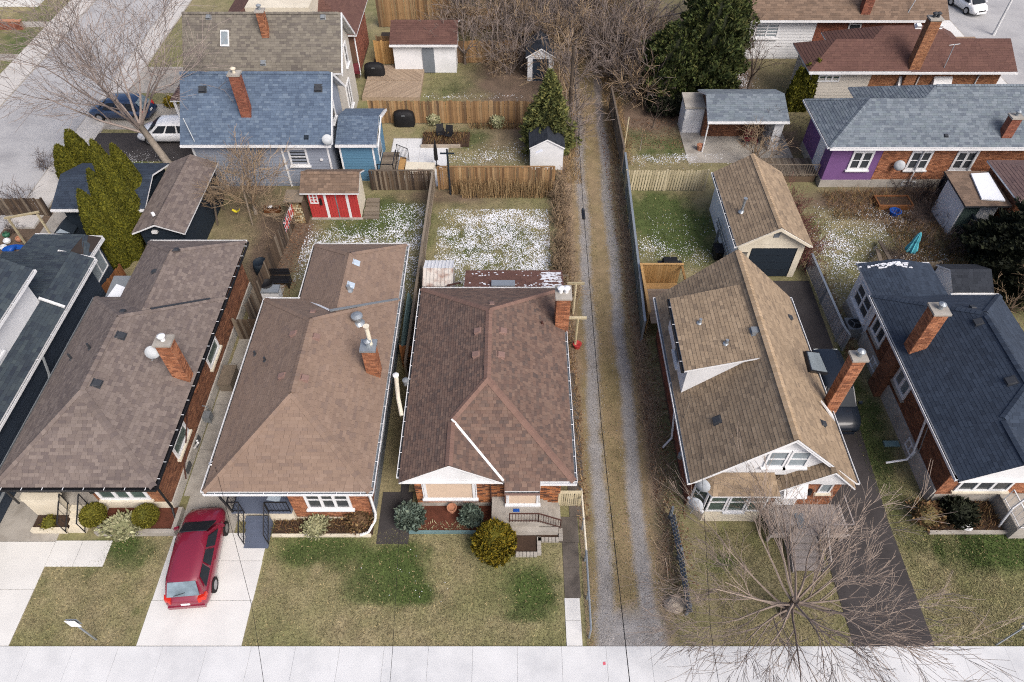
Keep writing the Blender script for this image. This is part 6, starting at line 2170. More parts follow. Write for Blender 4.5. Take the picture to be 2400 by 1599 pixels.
# O: brick house with brown flat roofs at the right edge
O_ = thing('brick_house', 'brick house with brown roofs and a snowy porch roof at the right edge', 'house', (29, 35, 0))
op_ = [[(26.3, 35.9, 2.6), (28.75, 32.3, 2.6), (29.9, 32.3, 3.1), (28.3, 35.9, 3.1)]]
opp = [(26.2, 32.4, 2.6), (28.9, 32.4, 2.6), (28.9, 35.6, 2.75), (26.2, 35.6, 2.75)]
roof(O_, [opp], [], 'sh_earth', 0.36, 0.18, name='porch_roof', fascia='vent_dark')
MB().prism([(27.3, 32.9, 2.74), (28.6, 32.75, 2.74), (28.7, 35.3, 2.86), (27.6, 35.2, 2.86)], 0.08).build('roof_snow', 'snow', O_)
om = hip(28.9, 36, 32.1, 36.2, 3.1, 0.35, axis='x')
roof(O_, om[0], [], 'sh_plum', 0.36, 0.18)
wo = MB().box(29.2, 36, 32.6, 36, 0, 3.0).build('wall', 'mortar', O_)
Fo, Lo = walls_of(29.2, 36, 32.6, 36)['left']
bricks(wo, Fo, 0, Lo, 0, 3.0, 'brick_orange')
Fo, Lo = walls_of(29.2, 36, 32.6, 36)['front']
bricks(wo, Fo, 0, Lo, 0, 3.0, 'brick_orange')
MB().box(26.5, 28.6, 32.9, 35.3, 0, 2.5).build('porch_wall', 'white_wall', O_)
Fo, Lo = walls_of(26.5, 28.6, 32.9, 35.3)['front']
MB().fbox(Fo, 0.1, 1.0, 0.3, 2.2, 0, 0.05).build('porch_door', 'glass_green', O_)

# ---------------------------------------------------------------- fences
_bm = {}


def board_mesh(w, t, h, top, m):
    k = (round(w, 3), round(t, 3), round(h, 2), top, m)
    if k not in _bm:
        b = MB()
        if top == 'dog':
            c = w * 0.25
            b.prism([(-w / 2, -t / 2, 0), (w / 2, -t / 2, 0), (w / 2, -t / 2, h - c), (w / 2 - c, -t / 2, h), (-w / 2 + c, -t / 2, h), (-w / 2, -t / 2, h - c)], Vector((0, t, 0)))
        else:
            b.box(-w / 2, w / 2, -t / 2, t / 2, 0, h)
        me = bpy.data.meshes.new('board')
        me.from_pydata(b.v, [], b.f)
        me.materials.append(M[m])
        _bm[k] = me
    return _bm[k]


def fence(label, pts, h, m='cedar', bw=0.14, gap=0.012, top='flat', z0=0.04, post_m=None, rails=True, lean=0.0, name='wooden_fence', board='board', cap=False, side=1, post=2.4, jit=0.03, cat='fence'):
    pts = [Vector((p[0], p[1], 0)) for p in pts]
    root = thing(name, label, cat, pts[0])
    hs = [h, h * 0.985, h * 1.012]
    for i in range(len(pts) - 1):
        a, b = pts[i], pts[i + 1]
        d = b - a
        L = d.length
        d.normalize()
        n = Vector((d.y, -d.x, 0)) * side
        ang = math.atan2(d.y, d.x)
        k = int(L / (bw + gap))
        for j in range(k):
            p = a + d * ((j + 0.5) * L / k) + n * (0.03 + U(-.006, .006)) + ZV * (z0 + U(-jit, jit))
            place(board, board_mesh(bw, 0.02, rnd.choice(hs), top, m), root, loc=p, rot=(0, lean + U(-.012, .012), ang))
        q = max(1, int(L / post))
        for j in range(q + 1):
            if j == q and i < len(pts) - 2:
                continue
            p = a + d * (j * L / q)
            place('post', board_mesh(0.1, 0.1, h + 0.06, 'flat', post_m or m), root, loc=p, rot=(0, 0, ang))
        if rails:
            for z in (0.3, h - 0.25):
                MB().bar(a + ZV * z - n * 0.005, b + ZV * z - n * 0.005, 0.04, 0.08).build('rail', post_m or m, root)
        if cap:
            MB().bar(a + ZV * (h + 0.08), b + ZV * (h + 0.08), 0.13, 0.035).build('cap_rail', post_m or m, root)
    return root


def XY(u, v, z=0):
    p = W(u, v, z)
    return (p.x, p.y)


fence('brown cedar board fence across the back of the snowy lawn', [(-4.75, 37.45), (2.7, 37.45)], 1.7, 'cedar', 0.14, 0.01, cap=True)
fence('streaked dark and pale fence behind the middle back lawn', [(-9.1, 37.4), (-5.0, 37.4)], 1.45, 'wood_dark', 0.13, 0.015, cap=True)
fence('weathered grey fence dividing the two middle back yards', [(-5.02, 37.2), (-5.1, 30.5), (-5.2, 21.5)], 1.55, 'wood_grey', 0.15, 0.01, cap=True, side=1)
fence('dark leaning fence beside the first driveway', [XY(692, 495, 0.6), XY(640, 615, 0.6), XY(588, 745, 0.6)], 1.55, 'wood_dark', 0.15, 0.01, side=-1)
fence('brown fence between the patio yard and the deck yard', [(-10.2, 45.3), (1.4, 45.3)], 1.75, 'cedar', 0.15, 0.01)
fence('tall brown fence at the top edge beyond the dark patio', [(-11.5, 60.5), (-5.2, 60.5)], 2.3, 'cedar', 0.17, 0.01)
fence('brown fence right of the tall one at the top edge', [(-5.1, 60.0), (1.2, 60.0)], 1.8, 'cedar', 0.17, 0.01)
fence('light brown fence running from the white garden building to the bare trees', [(W(1070, 152).x, 54.2), (0.4, 54.2)], 1.8, 'cedar', 0.15, 0.01)
fence('new cedar privacy screen behind the covered grill', [(-10.9, 54.0), (-7.2, 54.0)], 1.9, 'cedar_new', 0.16, 0.008)
fence('fence return between the deck and the dark patio', [(-10.9, 55.2), (-6.6, 55.2)], 1.7, 'cedar', 0.16, 0.008)
fence('pale board fence with gaps behind the green lawn', [(7.3, 37.35), (12.5, 37.35)], 1.55, 'wood_pale', 0.12, 0.05, lean=0.05, post_m='wood_pale')
fence('grey-green slatted chain fence along the lane', [XY(1459, 405), XY(1491, 690), XY(1502, 800)], 1.5, 'slat_green', 0.085, 0.02, name='slatted_fence', board='slat', post_m='galv', rails=False, cap=True, jit=0.005, side=-1)
fence('brown fence along the lane near the dark cedar tree', [XY(1428, 258), XY(1456, 400)], 1.7, 'wood_grey', 0.15, 0.01, cap=True, side=-1)
fence('pale grey slatted chain fence along the asphalt drive', [XY(1888, 632), XY(1958, 800), XY(1972, 822)], 1.15, 'slat_grey', 0.075, 0.02, name='slatted_fence', board='slat', post_m='galv', rails=False, cap=True, jit=0.005, side=-1)
fence('dark slat fence before the snowy brown roof', [XY(2190, 455), XY(2300, 640)], 1.6, 'navy', 0.14, 0.012, cap=True, post_m='navy', side=-1)
fence('dark grey louvred fence beside the spreading bare tree', [XY(1568, 1215), XY(1588, 1310), XY(1608, 1440)], 0.95, 'grey_paint', 0.11, 0.045, lean=0.28, name='slatted_fence', board='slat', post_m='grey_paint', side=-1)
fence('short wooden gate between the mauve and brown roofed bungalows', [(-14.4, 24.5), (-12.4, 24.5)], 1.5, 'wood_dark', 0.14, 0.01)
fence('reddish wooden gate between the brown and red-brown roofs', [(-5.55, 22.6), (-4.6, 22.6)], 1.6, 'wood_brown', 0.14, 0.01)
fence('weathered wooden gate at the path beside the middle house', [(2.05, 14.75), (2.95, 14.75)], 1.1, 'wood_pale', 0.07, 0.012, cap=True)
fence('small orange-brown fence panel under the arborvitae', [XY(245, 695, .8), XY(290, 640, .8)], 1.4, 'wood_brown', 0.15, 0.006)
fence('old dark fence along the yard with the blue sled', [XY(0, 505), XY(120, 505)], 1.3, 'wood_dark', 0.16, 0.01)
fence('low dark fence panel left of the arborvitae', [(-27.3, 31.2), (-24.4, 31.2)], 1.2, 'wood_grey', 0.16, 0.006)
fence('yellow-brown trellis screen beside the bare yard tree', [XY(632, 428), XY(706, 428)], 1.35, 'cedar_new', 0.14, 0.006)
fence('timber retaining edge on the lawn behind the navy roof', [XY(2045, 640), XY(2190, 640), XY(2230, 700)], 0.85, 'wood_grey', 0.16, 0.006)

# pipe rail fence between path and lane
pr = thing('pipe_rail_fence', 'long pale pipe rail beside the path and lane', 'fence', (3.0, 10, 0))
pts = [(3.0, 15.0), (3.02, 12.2), (2.98, 9.1)]
for i in range(2):
    MB().tube([(pts[i][0], pts[i][1], 0.95), (pts[i + 1][0], pts[i + 1][1], 0.95)], 0.045, 8).build('rail', 'cream' if i == 0 else 'galv', pr)
for (x, y) in pts + [(3.0, 13.6), (3.0, 10.6)]:
    MB().tube([(x, y, 0), (x, y, 1.0)], 0.04, 8).build('post', 'galv', pr)
# timber T posts behind the middle house
for i, (u, v, lb) in enumerate(((1347, 815, 'timber T-shaped post at the corner of the middle house chimney'), (1343, 735, 'timber T-shaped post behind the snowy lean-to'))):
    p = W(u, v, 0)
    t = thing('timber_post', lb, 'post', (p.x, p.y, 0))
    MB().tube([(p.x, p.y, 0), (p.x, p.y, 2.3)], 0.07, 6).build('post', 'wood_pale', t)
    MB().bar((p.x - 0.45, p.y, 2.3), (p.x + 0.45, p.y, 2.3), 0.1, 0.12).build('crossbar', 'wood_pale', t)
# low rail at the lawn end behind the lean-to
lr = thing('garden_rail', 'low timber rail beside the lane at the snowy lawn', 'rail', (2.3, 29, 0))
MB().bar((1.9, 28.6, 0.7), (3.2, 28.6, 0.7), 0.08, 0.1).build('rail', 'wood_grey', lr)
for x in (1.95, 3.15):
    MB().bar((x, 28.6, 0), (x, 28.6, 0.7), 0.09, 0.09).build('post', 'wood_pale', lr)

# ---------------------------------------------------------------- vegetation
def grow(mb, rng, p, d, L, r, lev, maxlev, up=0.08, wob=0.22, kids=(3, 5), ang=(0.45, 0.9), ratio=(0.5, 0.75), seg=4, rmin=0.006):
    pts = [p.copy()]
    rs = [r]
    for i in range(seg):
        d = (d + Vector((rng.gauss(0, wob), rng.gauss(0, wob), rng.gauss(0, wob))) * 0.5 + ZV * up).normalized()
        p = p + d * (L / seg)
        pts.append(p.copy())
        rs.append(max(rmin, r * (1 - 0.72 * (i + 1) / seg)))
    mb.tube(pts, rs, 6 if r > 0.06 else (4 if r > 0.02 else 3), cap=False)
    if lev >= maxlev:
        return
    for i in range(rng.randint(*kids)):
        t = rng.uniform(0.3, 1.0) * seg
        k = min(int(t), seg - 1)
        q = pts[k].lerp(pts[k + 1], t - k)
        ax = Vector((rng.gauss(0, 1), rng.gauss(0, 1), rng.gauss(0, 1))).cross(d)
        if ax.length < 1e-3:
            continue
        ax.normalize()
        a = rng.uniform(*ang)
        nd = (d * math.cos(a) + ax * math.sin(a)).normalized()
        grow(mb, rng, q, nd, L * rng.uniform(*ratio), max(rmin, rs[k] * 0.6), lev + 1, maxlev, up, wob, kids, ang, ratio, max(2, seg - 1), rmin)


def bare_tree(name, label, base, limb, r, seed, crotch, mains, main_len, elev, levels=4, m='twig', trunk_m='bark', up=0.05, wob=0.2, kids=(3, 5), lean=(0, 0), ratio=(.5, .75), group=None, cat='tree', rmin=0.007, bias=None, ang=(0.45, 0.9), stagger=0.25):
    rng = random.Random(seed)
    root = thing(name, label, cat, base, group=group)
    b = Vector(base)
    top = b + Vector((lean[0] * crotch, lean[1] * crotch, crotch))
    t = MB()
    t.tube([b - ZV * 0.05, b + (top - b) * 0.08, b + (top - b) * 0.5, top], [r * 1.5, r * 1.1, r * 0.95, r * 0.85], 9)
    t.build('trunk', trunk_m, root, smooth=True)
    mb = MB()
    for i in range(mains):
        a = 2 * math.pi * (i + rng.uniform(-.25, .25)) / mains
        e = rng.uniform(*elev)
        d = Vector((math.cos(a) * math.cos(e), math.sin(a) * math.cos(e), math.sin(e)))
        if bias:
            d = (d + Vector(bias) * 0.5).normalized()
        grow(mb, rng, top - ZV * rng.uniform(0, crotch * stagger), d, main_len * rng.uniform(0.75, 1.15), limb, 1, levels, up, wob, kids, ang, ratio, 5, rmin)
    mb.build('crown', m, root)
    return root


# spreading bare tree on the right front lawn
p = W(1838, 1440, 0)
bare_tree('bare_tree', 'low wide bare tree spreading over the right front lawn and sidewalk', p, 0.055, 0.16, 4, 1.5, 20, 3.3, (0.05, 0.8), 4, 'twig_front', 'bark', up=0.02, wob=0.18, kids=(4, 6), ratio=(.45, .75), rmin=0.0068, ang=(.25, .65), stagger=0.75)
# tall street tree at the upper left
p = W(398, 388, 0)
bare_tree('bare_tree', 'tall bare street tree with pale trunk at the upper left', p, 0.09, 0.24, 9, 3.0, 10, 5.6, (0.4, 1.25), 4, 'twig', 'bark_pale', up=0.05, wob=0.2, kids=(4, 7), lean=(-0.3, 0.05), rmin=0.01, bias=(-0.6, 0.1, 0))
p = W(600, 500, 0)
bare_tree('bare_tree', 'small bare tree beside the yellow-brown trellis in the left back yard', p, 0.05, 0.1, 21, 0.9, 10, 2.7, (0.2, 1.35), 4, 'twig_tan', 'bark_pale', up=0.05, kids=(4, 6), rmin=0.008)
p = W(1752, 215, 0)
bare_tree('bare_tree', 'bare tree before the white walled house at the upper right', p, 0.06, 0.12, 33, 1.4, 6, 2.1, (0.6, 1.3), 4, 'twig_dark', 'bark', kids=(3, 4), rmin=0.009)
p = W(1508, 112, 0)
bare_tree('bare_tree', 'grey bare tree before the dark cedar at the top', p, 0.08, 0.18, 41, 2.4, 8, 3.0, (0.2, 1.1), 4, 'twig', 'bark', up=0.0, kids=(3, 5), rmin=0.011)
p = W(1760, 395, 0)
bare_tree('bare_tree', 'bare shrub tree between the tan garage and the garden shelter', p, 0.04, 0.08, 45, 0.5, 8, 1.7, (0.6, 1.3), 4, 'twig_tan', 'bark', kids=(3, 4), rmin=0.008)
p = W(1800, 345, 0)
bare_tree('bare_tree', 'bare shrub tree beside the wooden stair landing', p, 0.035, 0.07, 46, 0.4, 8, 1.6, (0.5, 1.3), 4, 'twig_dark', 'bark', kids=(3, 4), rmin=0.008)
p = W(1530, 300, 0)
bare_tree('bare_tree', 'thin bare sapling on the brown soil by the lane fence', p, 0.025, 0.05, 48, 0.7, 4, 1.1, (0.8, 1.4), 3, 'twig_dark', 'bark', kids=(2, 4), rmin=0.007)
p = W(1500, 352, 0)
bare_tree('bare_tree', 'thin slanting sapling on the lawn behind the pale fence', p, 0.018, 0.03, 49, 1.2, 2, 0.8, (0.9, 1.4), 3, 'twig_tan', 'bark_pale', kids=(2, 3), rmin=0.006)
p = W(2352, 745, 0)
bare_tree('bare_tree', 'small bare tree below the dark conifer at the right edge', p, 0.035, 0.08, 51, 0.8, 8, 1.5, (0.2, 1.2), 4, 'twig_tan', 'bark', kids=(3, 4), rmin=0.007)
for (u, v, h, sd, lb) in ((1090, 150, 2.6, 61, 'bare tree over the light brown fence at the top'), (1160, 90, 3.0, 62, 'bare tree behind the white garden building'), (1250, 90, 3.0, 63, 'bare tree left of the lane near the far shed'), (1330, 140, 2.6, 64, 'bare tree on the left verge of the upper lane'),
                         (1440, 190, 2.6, 65, 'bare tree on the right verge of the upper lane'), (1450, 90, 2.8, 66, 'bare tree at the bend of the upper lane'), (1380, 40, 3.0, 67, 'bare tree over the lane at the top edge'), (1230, 20, 3.2, 68, 'bare tree at the top edge left of the lane'), (1340, 230, 2.2, 69, 'bare tree beside the yellow-green spruce')):
    p = W(u, v, 0)
    bare_tree('bare_tree', lb, p, 0.05, 0.1, sd, 1.0, 7, h, (0.5, 1.35), 4, 'twig_lane' if sd % 2 else 'twig_tan', 'bark', kids=(3, 4), rmin=0.013, up=0.04)


# bare shrubs: three shapes, copied
def shrub_proto(seed, m, h, n, levels=3, spread=0.7, rmin=0.007, name='bare_shrub'):
    rng = random.Random(seed)
    root = thing(name, 'x', 'shrub', (0, 0, 0), local=True)
    mb = MB()
    for i in range(n):
        a = rng.uniform(0, 6.28)
        e = rng.uniform(0.6, 1.45)
        d = Vector((math.cos(a) * math.cos(e), math.sin(a) * math.cos(e), math.sin(e)))
        b = Vector((rng.gauss(0, spread * 0.3), rng.gauss(0, spread * 0.3), -0.02))
        grow(mb, rng, b, d, h * rng.uniform(0.5, 1.0), 0.018, 1, levels, 0.03, 0.25, (2, 4), (0.4, 0.9), (0.4, 0.7), 3, rmin)
    mb.build('stems', m, root)
    return root


def scatter(protos, spots, label, group):
    """spots: x, y, scale; the first of each shape is the original"""
    for i, (x, y, s) in enumerate(spots):
        pr = protos[i % len(protos)]
        o = copy_tree(pr)
        put(o, (x, y, 0), U(0, 6.28), s, label if isinstance(label, str) else label[i], group)


def drop(protos):
    for r in protos:
        for c in list(r.children):
            bpy.data.objects.remove(c)
        bpy.data.objects.remove(r)


ps = [shrub_proto(100 + i, ('twig_lane', 'twig_tan', 'twig_lane')[i], 2.4, 16, 3, rmin=0.012) for i in range(3)]
sp, lbs = [], []
WHERE = ['behind the far black roofed shed', 'on the left verge of the upper lane', 'behind the white garden building', 'on the right verge of the upper lane', 'left of the huge cedar', 'left of the far black roofed shed', 'closing the lane at the top edge', 'at the foot of the huge cedar', 'along the top edge left of the lane', 'beside the yellow-green spruce']
for ci, (u, v, k, du, dv) in enumerate(((1290, 60, 16, 120, 60), (1325, 180, 13, 45, 80), (1130, 60, 9, 70, 45), (1455, 190, 13, 35, 65), (1470, 110, 10, 60, 60), (1200, 120, 9, 50, 60), (1385, 30, 9, 70, 30), (1500, 240, 4, 30, 15), (1240, 20, 8, 120, 25), (1330, 290, 4, 12, 40))):
    for i in range(k):
        q = W(u + U(-du, du), v + U(-dv, dv), 0)
        if not (4.3 < q.x < 7.0 and q.y < 50):
            sp.append((q.x, q.y, U(0.9, 1.6)))
            lbs.append('grey-brown bare shrub ' + WHERE[ci])
scatter(ps, sp, lbs, 'bare shrubs in the thicket around the upper lane')
drop(ps)
ps = [shrub_proto(110 + i, 'twig_red', 1.5, 26, 3, rmin=0.008) for i in range(2)]
scatter(ps, [(16.9 + U(-.15, .25), 30.2 + i * 0.75, U(0.9, 1.2)) for i in range(8)], 'dark red twiggy shrub in the hedge along the tan garage', 'dark red hedge shrubs along the tan garage')
drop(ps)
ps = [shrub_proto(120 + i, 'twig_dark', 1.4, 16, 3, rmin=0.008) for i in range(2)]
sp = [(W(u + U(-22, 22), v + U(-12, 12)).x, W(u, v + U(-12, 12)).y, U(0.7, 1.2)) for (u, v) in ((2150, 470), (2180, 500), (2140, 530), (2200, 540), (2230, 560), (2160, 580), (2250, 590), (2120, 455), (2210, 600), (2260, 540), (2190, 470), (2110, 610))]
scatter(ps, sp, 'dark brown bare shrub on the slope before the slat fence', 'dark shrubs on the slope at the right')
sp = [(W(u + U(-10, 10), v).x, W(u, v + U(-8, 8)).y, U(0.6, 1.0)) for (u, v) in ((20, 500), (50, 480), (110, 390), (150, 400), (25, 545), (2310, 720), (2370, 800), (2330, 640))]
scatter(ps, sp, ['bare shrub by the old dark fence at the left edge', 'bare shrub above the old dark fence at the left', 'brown hedge shrub by the side street walk', 'brown hedge shrub near the two leaning arborvitae', 'bare shrub in the yard with the blue sled',
                 'bare shrub below the little pale shed', 'bare shrub at the right edge beside the navy roof', 'bare shrub under the dark conifer'], 'scattered bare shrubs')
drop(ps)
ps = [shrub_proto(130 + i, 'twig_tan', 0.9, 14, 3, rmin=0.008) for i in range(2)]
sp = []
for i in range(34):
    y = U(27, 38)
    sp.append((U(2.75, 3.25), y, U(0.7, 1.25)))
scatter(ps, sp, 'tangled tan shrub on the left verge of the lane', 'tangled shrubs on the left verge of the lane')
drop(ps)


def stalks(name, label, rects, dens, h, m, w=0.012, lean=0.12, kind='stuff'):
    xs, ys = [], []
    for (x0, x1, y0, y1) in rects:
        n = int((x1 - x0) * (y1 - y0) * dens)
        xs.append(npr.uniform(x0, x1, n))
        ys.append(npr.uniform(y0, y1, n))
    x, y = np.concatenate(xs), np.concatenate(ys)
    n = len(x)
    a = npr.uniform(0, 6.28, n)
    hh = h * npr.uniform(0.35, 1.15, n)
    lx, ly = npr.normal(0, lean, n), npr.normal(0, lean, n)
    v = np.zeros((n, 4, 3))
    ca, sa = np.cos(a) * w, np.sin(a) * w
    v[:, 0] = np.stack([x - ca, y - sa, np.full(n, -0.01)], 1)
    v[:, 1] = np.stack([x + ca, y + sa, np.full(n, -0.01)], 1)
    v[:, 2] = np.stack([x + lx + ca * .5, y + ly + sa * .5, hh], 1)
    v[:, 3] = np.stack([x + lx - ca * .5, y + ly - sa * .5, hh], 1)
    me = raw_mesh(name, v.reshape(-1, 3), np.arange(n * 4), 4, m)
    return place(name, me, None, kind=kind, label=label, cat='ground cover')


stalks('dead_brush', 'dead brown brush along the right edge of the lane', [(6.35, 7.25, 13, 24.5), (6.1, 6.9, 10.8, 13), (6.6, 7.3, 24.5, 38)], 130, 0.32, 'brush_tan', 0.012, 0.25)
stalks('dead_brush', 'dead grass along the left edge of the lane', [(2.75, 3.35, 22.3, 38), (3.05, 3.3, 14, 22.3), (3.3, 4.6, 38, 60), (6.9, 8.2, 40, 60)], 170, 0.35, 'dry_stalk', 0.011, 0.16)
stalks('dry_stalks', 'tall tan dry stalks before the brown cedar fence', [(-4.0, 2.6, 36.85, 37.3), (-3.2, 2.6, 36.5, 36.9)], 300, 1.1, 'dry_stalk', 0.014, 0.08)
stalks('dead_brush', 'dead plants on the slope beyond the right back lawn', [(20, 25, 34.3, 37.2), (23, 27, 29, 34)], 110, 0.4, 'dead_plant', 0.013, 0.2)
stalks('dead_brush', 'dead plants beside the pale slatted fence', [(17.3, 18.0, 22.5, 29.5)], 160, 0.35, 'leaf_litter', 0.012, 0.2)
stalks('bed_plants', 'dead perennials in the bed under the triple window', [(-10.15, -6.1, 13.4, 14.0)], 420, 0.32, 'dead_plant', 0.014, 0.14)
stalks('bed_plants', 'pale dry ground cover at the edge of the red mulch bed', [(-4.2, -1.0, 13.52, 13.8)], 380, 0.2, 'pale_plant', 0.014, 0.12)
stalks('bed_plants', 'dark dead plants in the front bed at the right edge', [(18.0, 20.9, 13.55, 14.8)], 350, 0.4, 'dead_plant', 0.014, 0.15)
stalks('bed_plants', 'dead plants in the mulch bed by the patio', [(-6.2, -3.1, 42.4, 43.9), (-3.0, 1.0, 44.5, 45.1)], 160, 0.5, 'dead_plant', 0.016, 0.15)
stalks('leaf_litter', 'brown litter in the yard with the blue sled', [(-28.5, -24.5, 28, 32)], 60, 0.15, 'leaf_litter', 0.03, 0.15)


def litter(label, rects, dens, m='leaf_litter'):
    xs, ys = [], []
    for (x0, x1, y0, y1) in rects:
        n = int((x1 - x0) * (y1 - y0) * dens)
        xs.append(npr.uniform(x0, x1, n))
        ys.append(npr.uniform(y0, y1, n))
    x, y = np.concatenate(xs), np.concatenate(ys)
    n = len(x)
    a = npr.uniform(0, 6.28, n)
    s = npr.uniform(0.02, 0.055, n)
    v = np.zeros((n, 4, 3))
    for j in range(4):
        t = a + j * np.pi / 2
        v[:, j] = np.stack([x + np.cos(t) * s, y + np.sin(t) * s * npr.uniform(.5, 1, n), 0.012 + npr.uniform(0, 0.04, n)], 1)
    me = raw_mesh('leaf_litter', v.reshape(-1, 3), np.arange(n * 4), 4, m)
    return place('leaf_litter', me, None, kind='stuff', label=label, cat='leaves')


litter('fallen leaves along both sides of the lane', [(6.3, 7.6, 11, 45), (2.8, 3.4, 14, 45)], 70)
litter('fallen leaves around the woodpile and the dark leaning fence', [(-13.9, -12.3, 24.5, 34)], 90)
litter('fallen leaves on the brown soil behind the lane fence', [(7.5, 12, 42, 46)], 60)


# ------- evergreen foliage
def foliage_mesh(name, n, prof, h, size, m, lump=0.18, up=0.7, seed=1, fill=0.7, sq=(1, 1), flat=0.5):
    """leaf sprays through the outer shell of a crown; prof(t) = radius at height fraction t"""
    r = np.random.RandomState(seed)
    t = r.rand(n * 2)
    R = np.array([prof(q) for q in t])
    keep = r.rand(n * 2) < R / R.max()
    t, R = t[keep][:n], R[keep][:n]
    n = len(t)
    a = r.uniform(0, 2 * np.pi, n)
    lum = 1 + lump * np.sin(a * 5 + t * 9 + seed) * np.sin(t * 17 + a * 2) + lump * 0.8 * np.sin(a * 11 - t * 23)
    rad = R * lum * (1 - (1 - fill) * r.rand(n) ** 2)
    c = np.stack([np.cos(a) * rad * sq[0], np.sin(a) * rad * sq[1], t * h], 1)
    out = np.stack([np.cos(a), np.sin(a), np.full(n, 0.25)], 1)
    d = out * (1 - up) + np.array([0, 0, 1.0]) * up + r.normal(0, 0.33, (n, 3))
    d /= np.linalg.norm(d, axis=1)[:, None]
    nrm = out + r.normal(0, flat, (n, 3))
    b = np.cross(d, nrm)
    b /= np.linalg.norm(b, axis=1)[:, None] + 1e-9
    s = size * r.uniform(0.6, 1.35, n)[:, None]
    v = np.zeros((n, 4, 3))
    v[:, 0] = c - d * s * 0.6
    v[:, 1] = c + b * s * 0.42
    v[:, 2] = c + d * s
    v[:, 3] = c - b * s * 0.42
    return raw_mesh(name, v.reshape(-1, 3), np.arange(n * 4), 4, m)


def evergreen(name, label, base, h, prof, n, size, m, seed=1, up=0.7, lump=0.18, core_m=None, trunk=0.12, group=None, sq=(1, 1), lean=(0, 0), fill=0.7, cat='tree', flat=.5, core=0.8):
    root = thing(name, label, cat, base, group=group, local=True)
    root.rotation_euler = (lean[0], lean[1], 0)
    place('crown', foliage_mesh('crown', n, prof, h, size, m, lump, up, seed, fill, sq, flat), root)
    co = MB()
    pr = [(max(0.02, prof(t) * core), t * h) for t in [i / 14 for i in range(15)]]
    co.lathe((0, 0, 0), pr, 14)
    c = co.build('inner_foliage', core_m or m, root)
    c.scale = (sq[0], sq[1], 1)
    MB().tube([(0, 0, -0.05), (0, 0, h * 0.3)], trunk, 7).build('trunk', 'bark', root)
    return root


spire = lambda r: (lambda t: r * (0.62 + 0.38 * min(1, t / 0.25)) * (1 - max(0, t - 0.25) / 0.75) ** 0.62 + 0.04)
cone = lambda r: (lambda t: r * (1 - t) ** 0.85 * min(1, 0.6 + t * 4) + 0.03)
ball = lambda r: (lambda t: r * math.sqrt(max(0.0, 1 - (2 * t - 0.95) ** 2)) + 0.02)
egg = lambda r: (lambda t: r * min(1, 0.7 + t) * math.sqrt(max(0.0, 1 - max(0, (t - 0.35) / 0.66) ** 2)) + 0.02)

# tall arborvitae cluster by the left houses
column = lambda r: (lambda t: r * min(1, 0.72 + t * 1.6) * max(0.0, 1 - max(0.0, (t - 0.2) / 0.8) ** 1.7) ** 0.75 + 0.03)
for i, (bu, bv, h, r, lb) in enumerate(((283, 618, 5.3, 0.85, 'tall yellow-green arborvitae nearest the left bungalow roof, with the lowest tip'), (316, 598, 6.1, 0.78, 'tall yellow-green arborvitae second from the left bungalow roof'),
                                        (334, 560, 6.9, 0.85, 'tallest yellow-green arborvitae in the middle of the cluster'), (352, 520, 5.6, 0.8, 'rearmost yellow-green arborvitae of the cluster, against the dark garage roof'))):
    p = W(bu, bv, 0)
    evergreen('arborvitae', lb, p, h, column(r), 20000, 0.09, 'arborvitae', 70 + i, 0.8, 0.025, trunk=0.1, group='arborvitae cluster behind the left bungalow', fill=0.85, core=0.9)
for i, (tu, tv, h, lb) in enumerate(((133, 340, 3.0, 'darker narrow arborvitae behind the blue-black garage, left of a pair'), (157, 304, 3.4, 'darker narrow arborvitae behind the blue-black garage, right of a pair'))):
    p = W(tu, tv, h)
    p.z = 0
    evergreen('arborvitae', lb, p, h, column(0.8), 8000, 0.12, 'arborvitae', 80 + i, 0.8, 0.06, group='arborvitae behind the dark garage', fill=0.85, core=0.9)
for i, u in enumerate((1846, 1862, 1880)):
    p = W(u, 258, 0)
    evergreen('arborvitae', ('left', 'middle', 'right')[i] + ' of three slim arborvitae against the cream house wall', p, 3.3 + 0.3 * i, spire(0.42), 2600, 0.17, 'arborvitae', 85 + i, 0.75, 0.1, trunk=0.06, group='three slim arborvitae')
# big dark cedar, several leaders
for i, (u, v, h, r, n, lb) in enumerate(((1640, 226, 8.0, 2.1, 30000, 'huge dark green cedar tree, the main crown at the upper right'), (1565, 232, 5.6, 1.9, 22000, 'left lower crown of the huge dark cedar'), (1655, 165, 8.5, 2.0, 20000, 'rear crown of the huge dark cedar reaching the top edge'))):
    p = W(u, v, 0)
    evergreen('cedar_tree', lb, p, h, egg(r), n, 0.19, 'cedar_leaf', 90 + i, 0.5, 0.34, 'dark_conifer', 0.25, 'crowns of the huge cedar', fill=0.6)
p = W(1283, 348, 0)
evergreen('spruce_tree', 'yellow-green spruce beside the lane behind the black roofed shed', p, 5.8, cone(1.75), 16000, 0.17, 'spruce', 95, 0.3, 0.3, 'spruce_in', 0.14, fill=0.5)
p = W(2385, 660, 0)
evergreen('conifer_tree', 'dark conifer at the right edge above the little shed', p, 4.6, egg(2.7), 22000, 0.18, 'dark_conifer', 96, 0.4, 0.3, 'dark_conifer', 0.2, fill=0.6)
p = W(2320, 610, 0)
evergreen('conifer_tree', 'lower dark conifer bush left of the one at the right edge', p, 2.6, ball(1.5), 5000, 0.24, 'dark_conifer', 97, 0.4, 0.3, 'dark_conifer', 0.12, fill=0.6)
p = W(1560, 258, 0)
evergreen('yew_bush', 'dark shrub at the foot of the huge cedar', p, 1.5, ball(1.3), 3500, 0.22, 'dark_conifer', 98, 0.4, 0.3, 'dark_conifer', 0.08, cat='shrub')
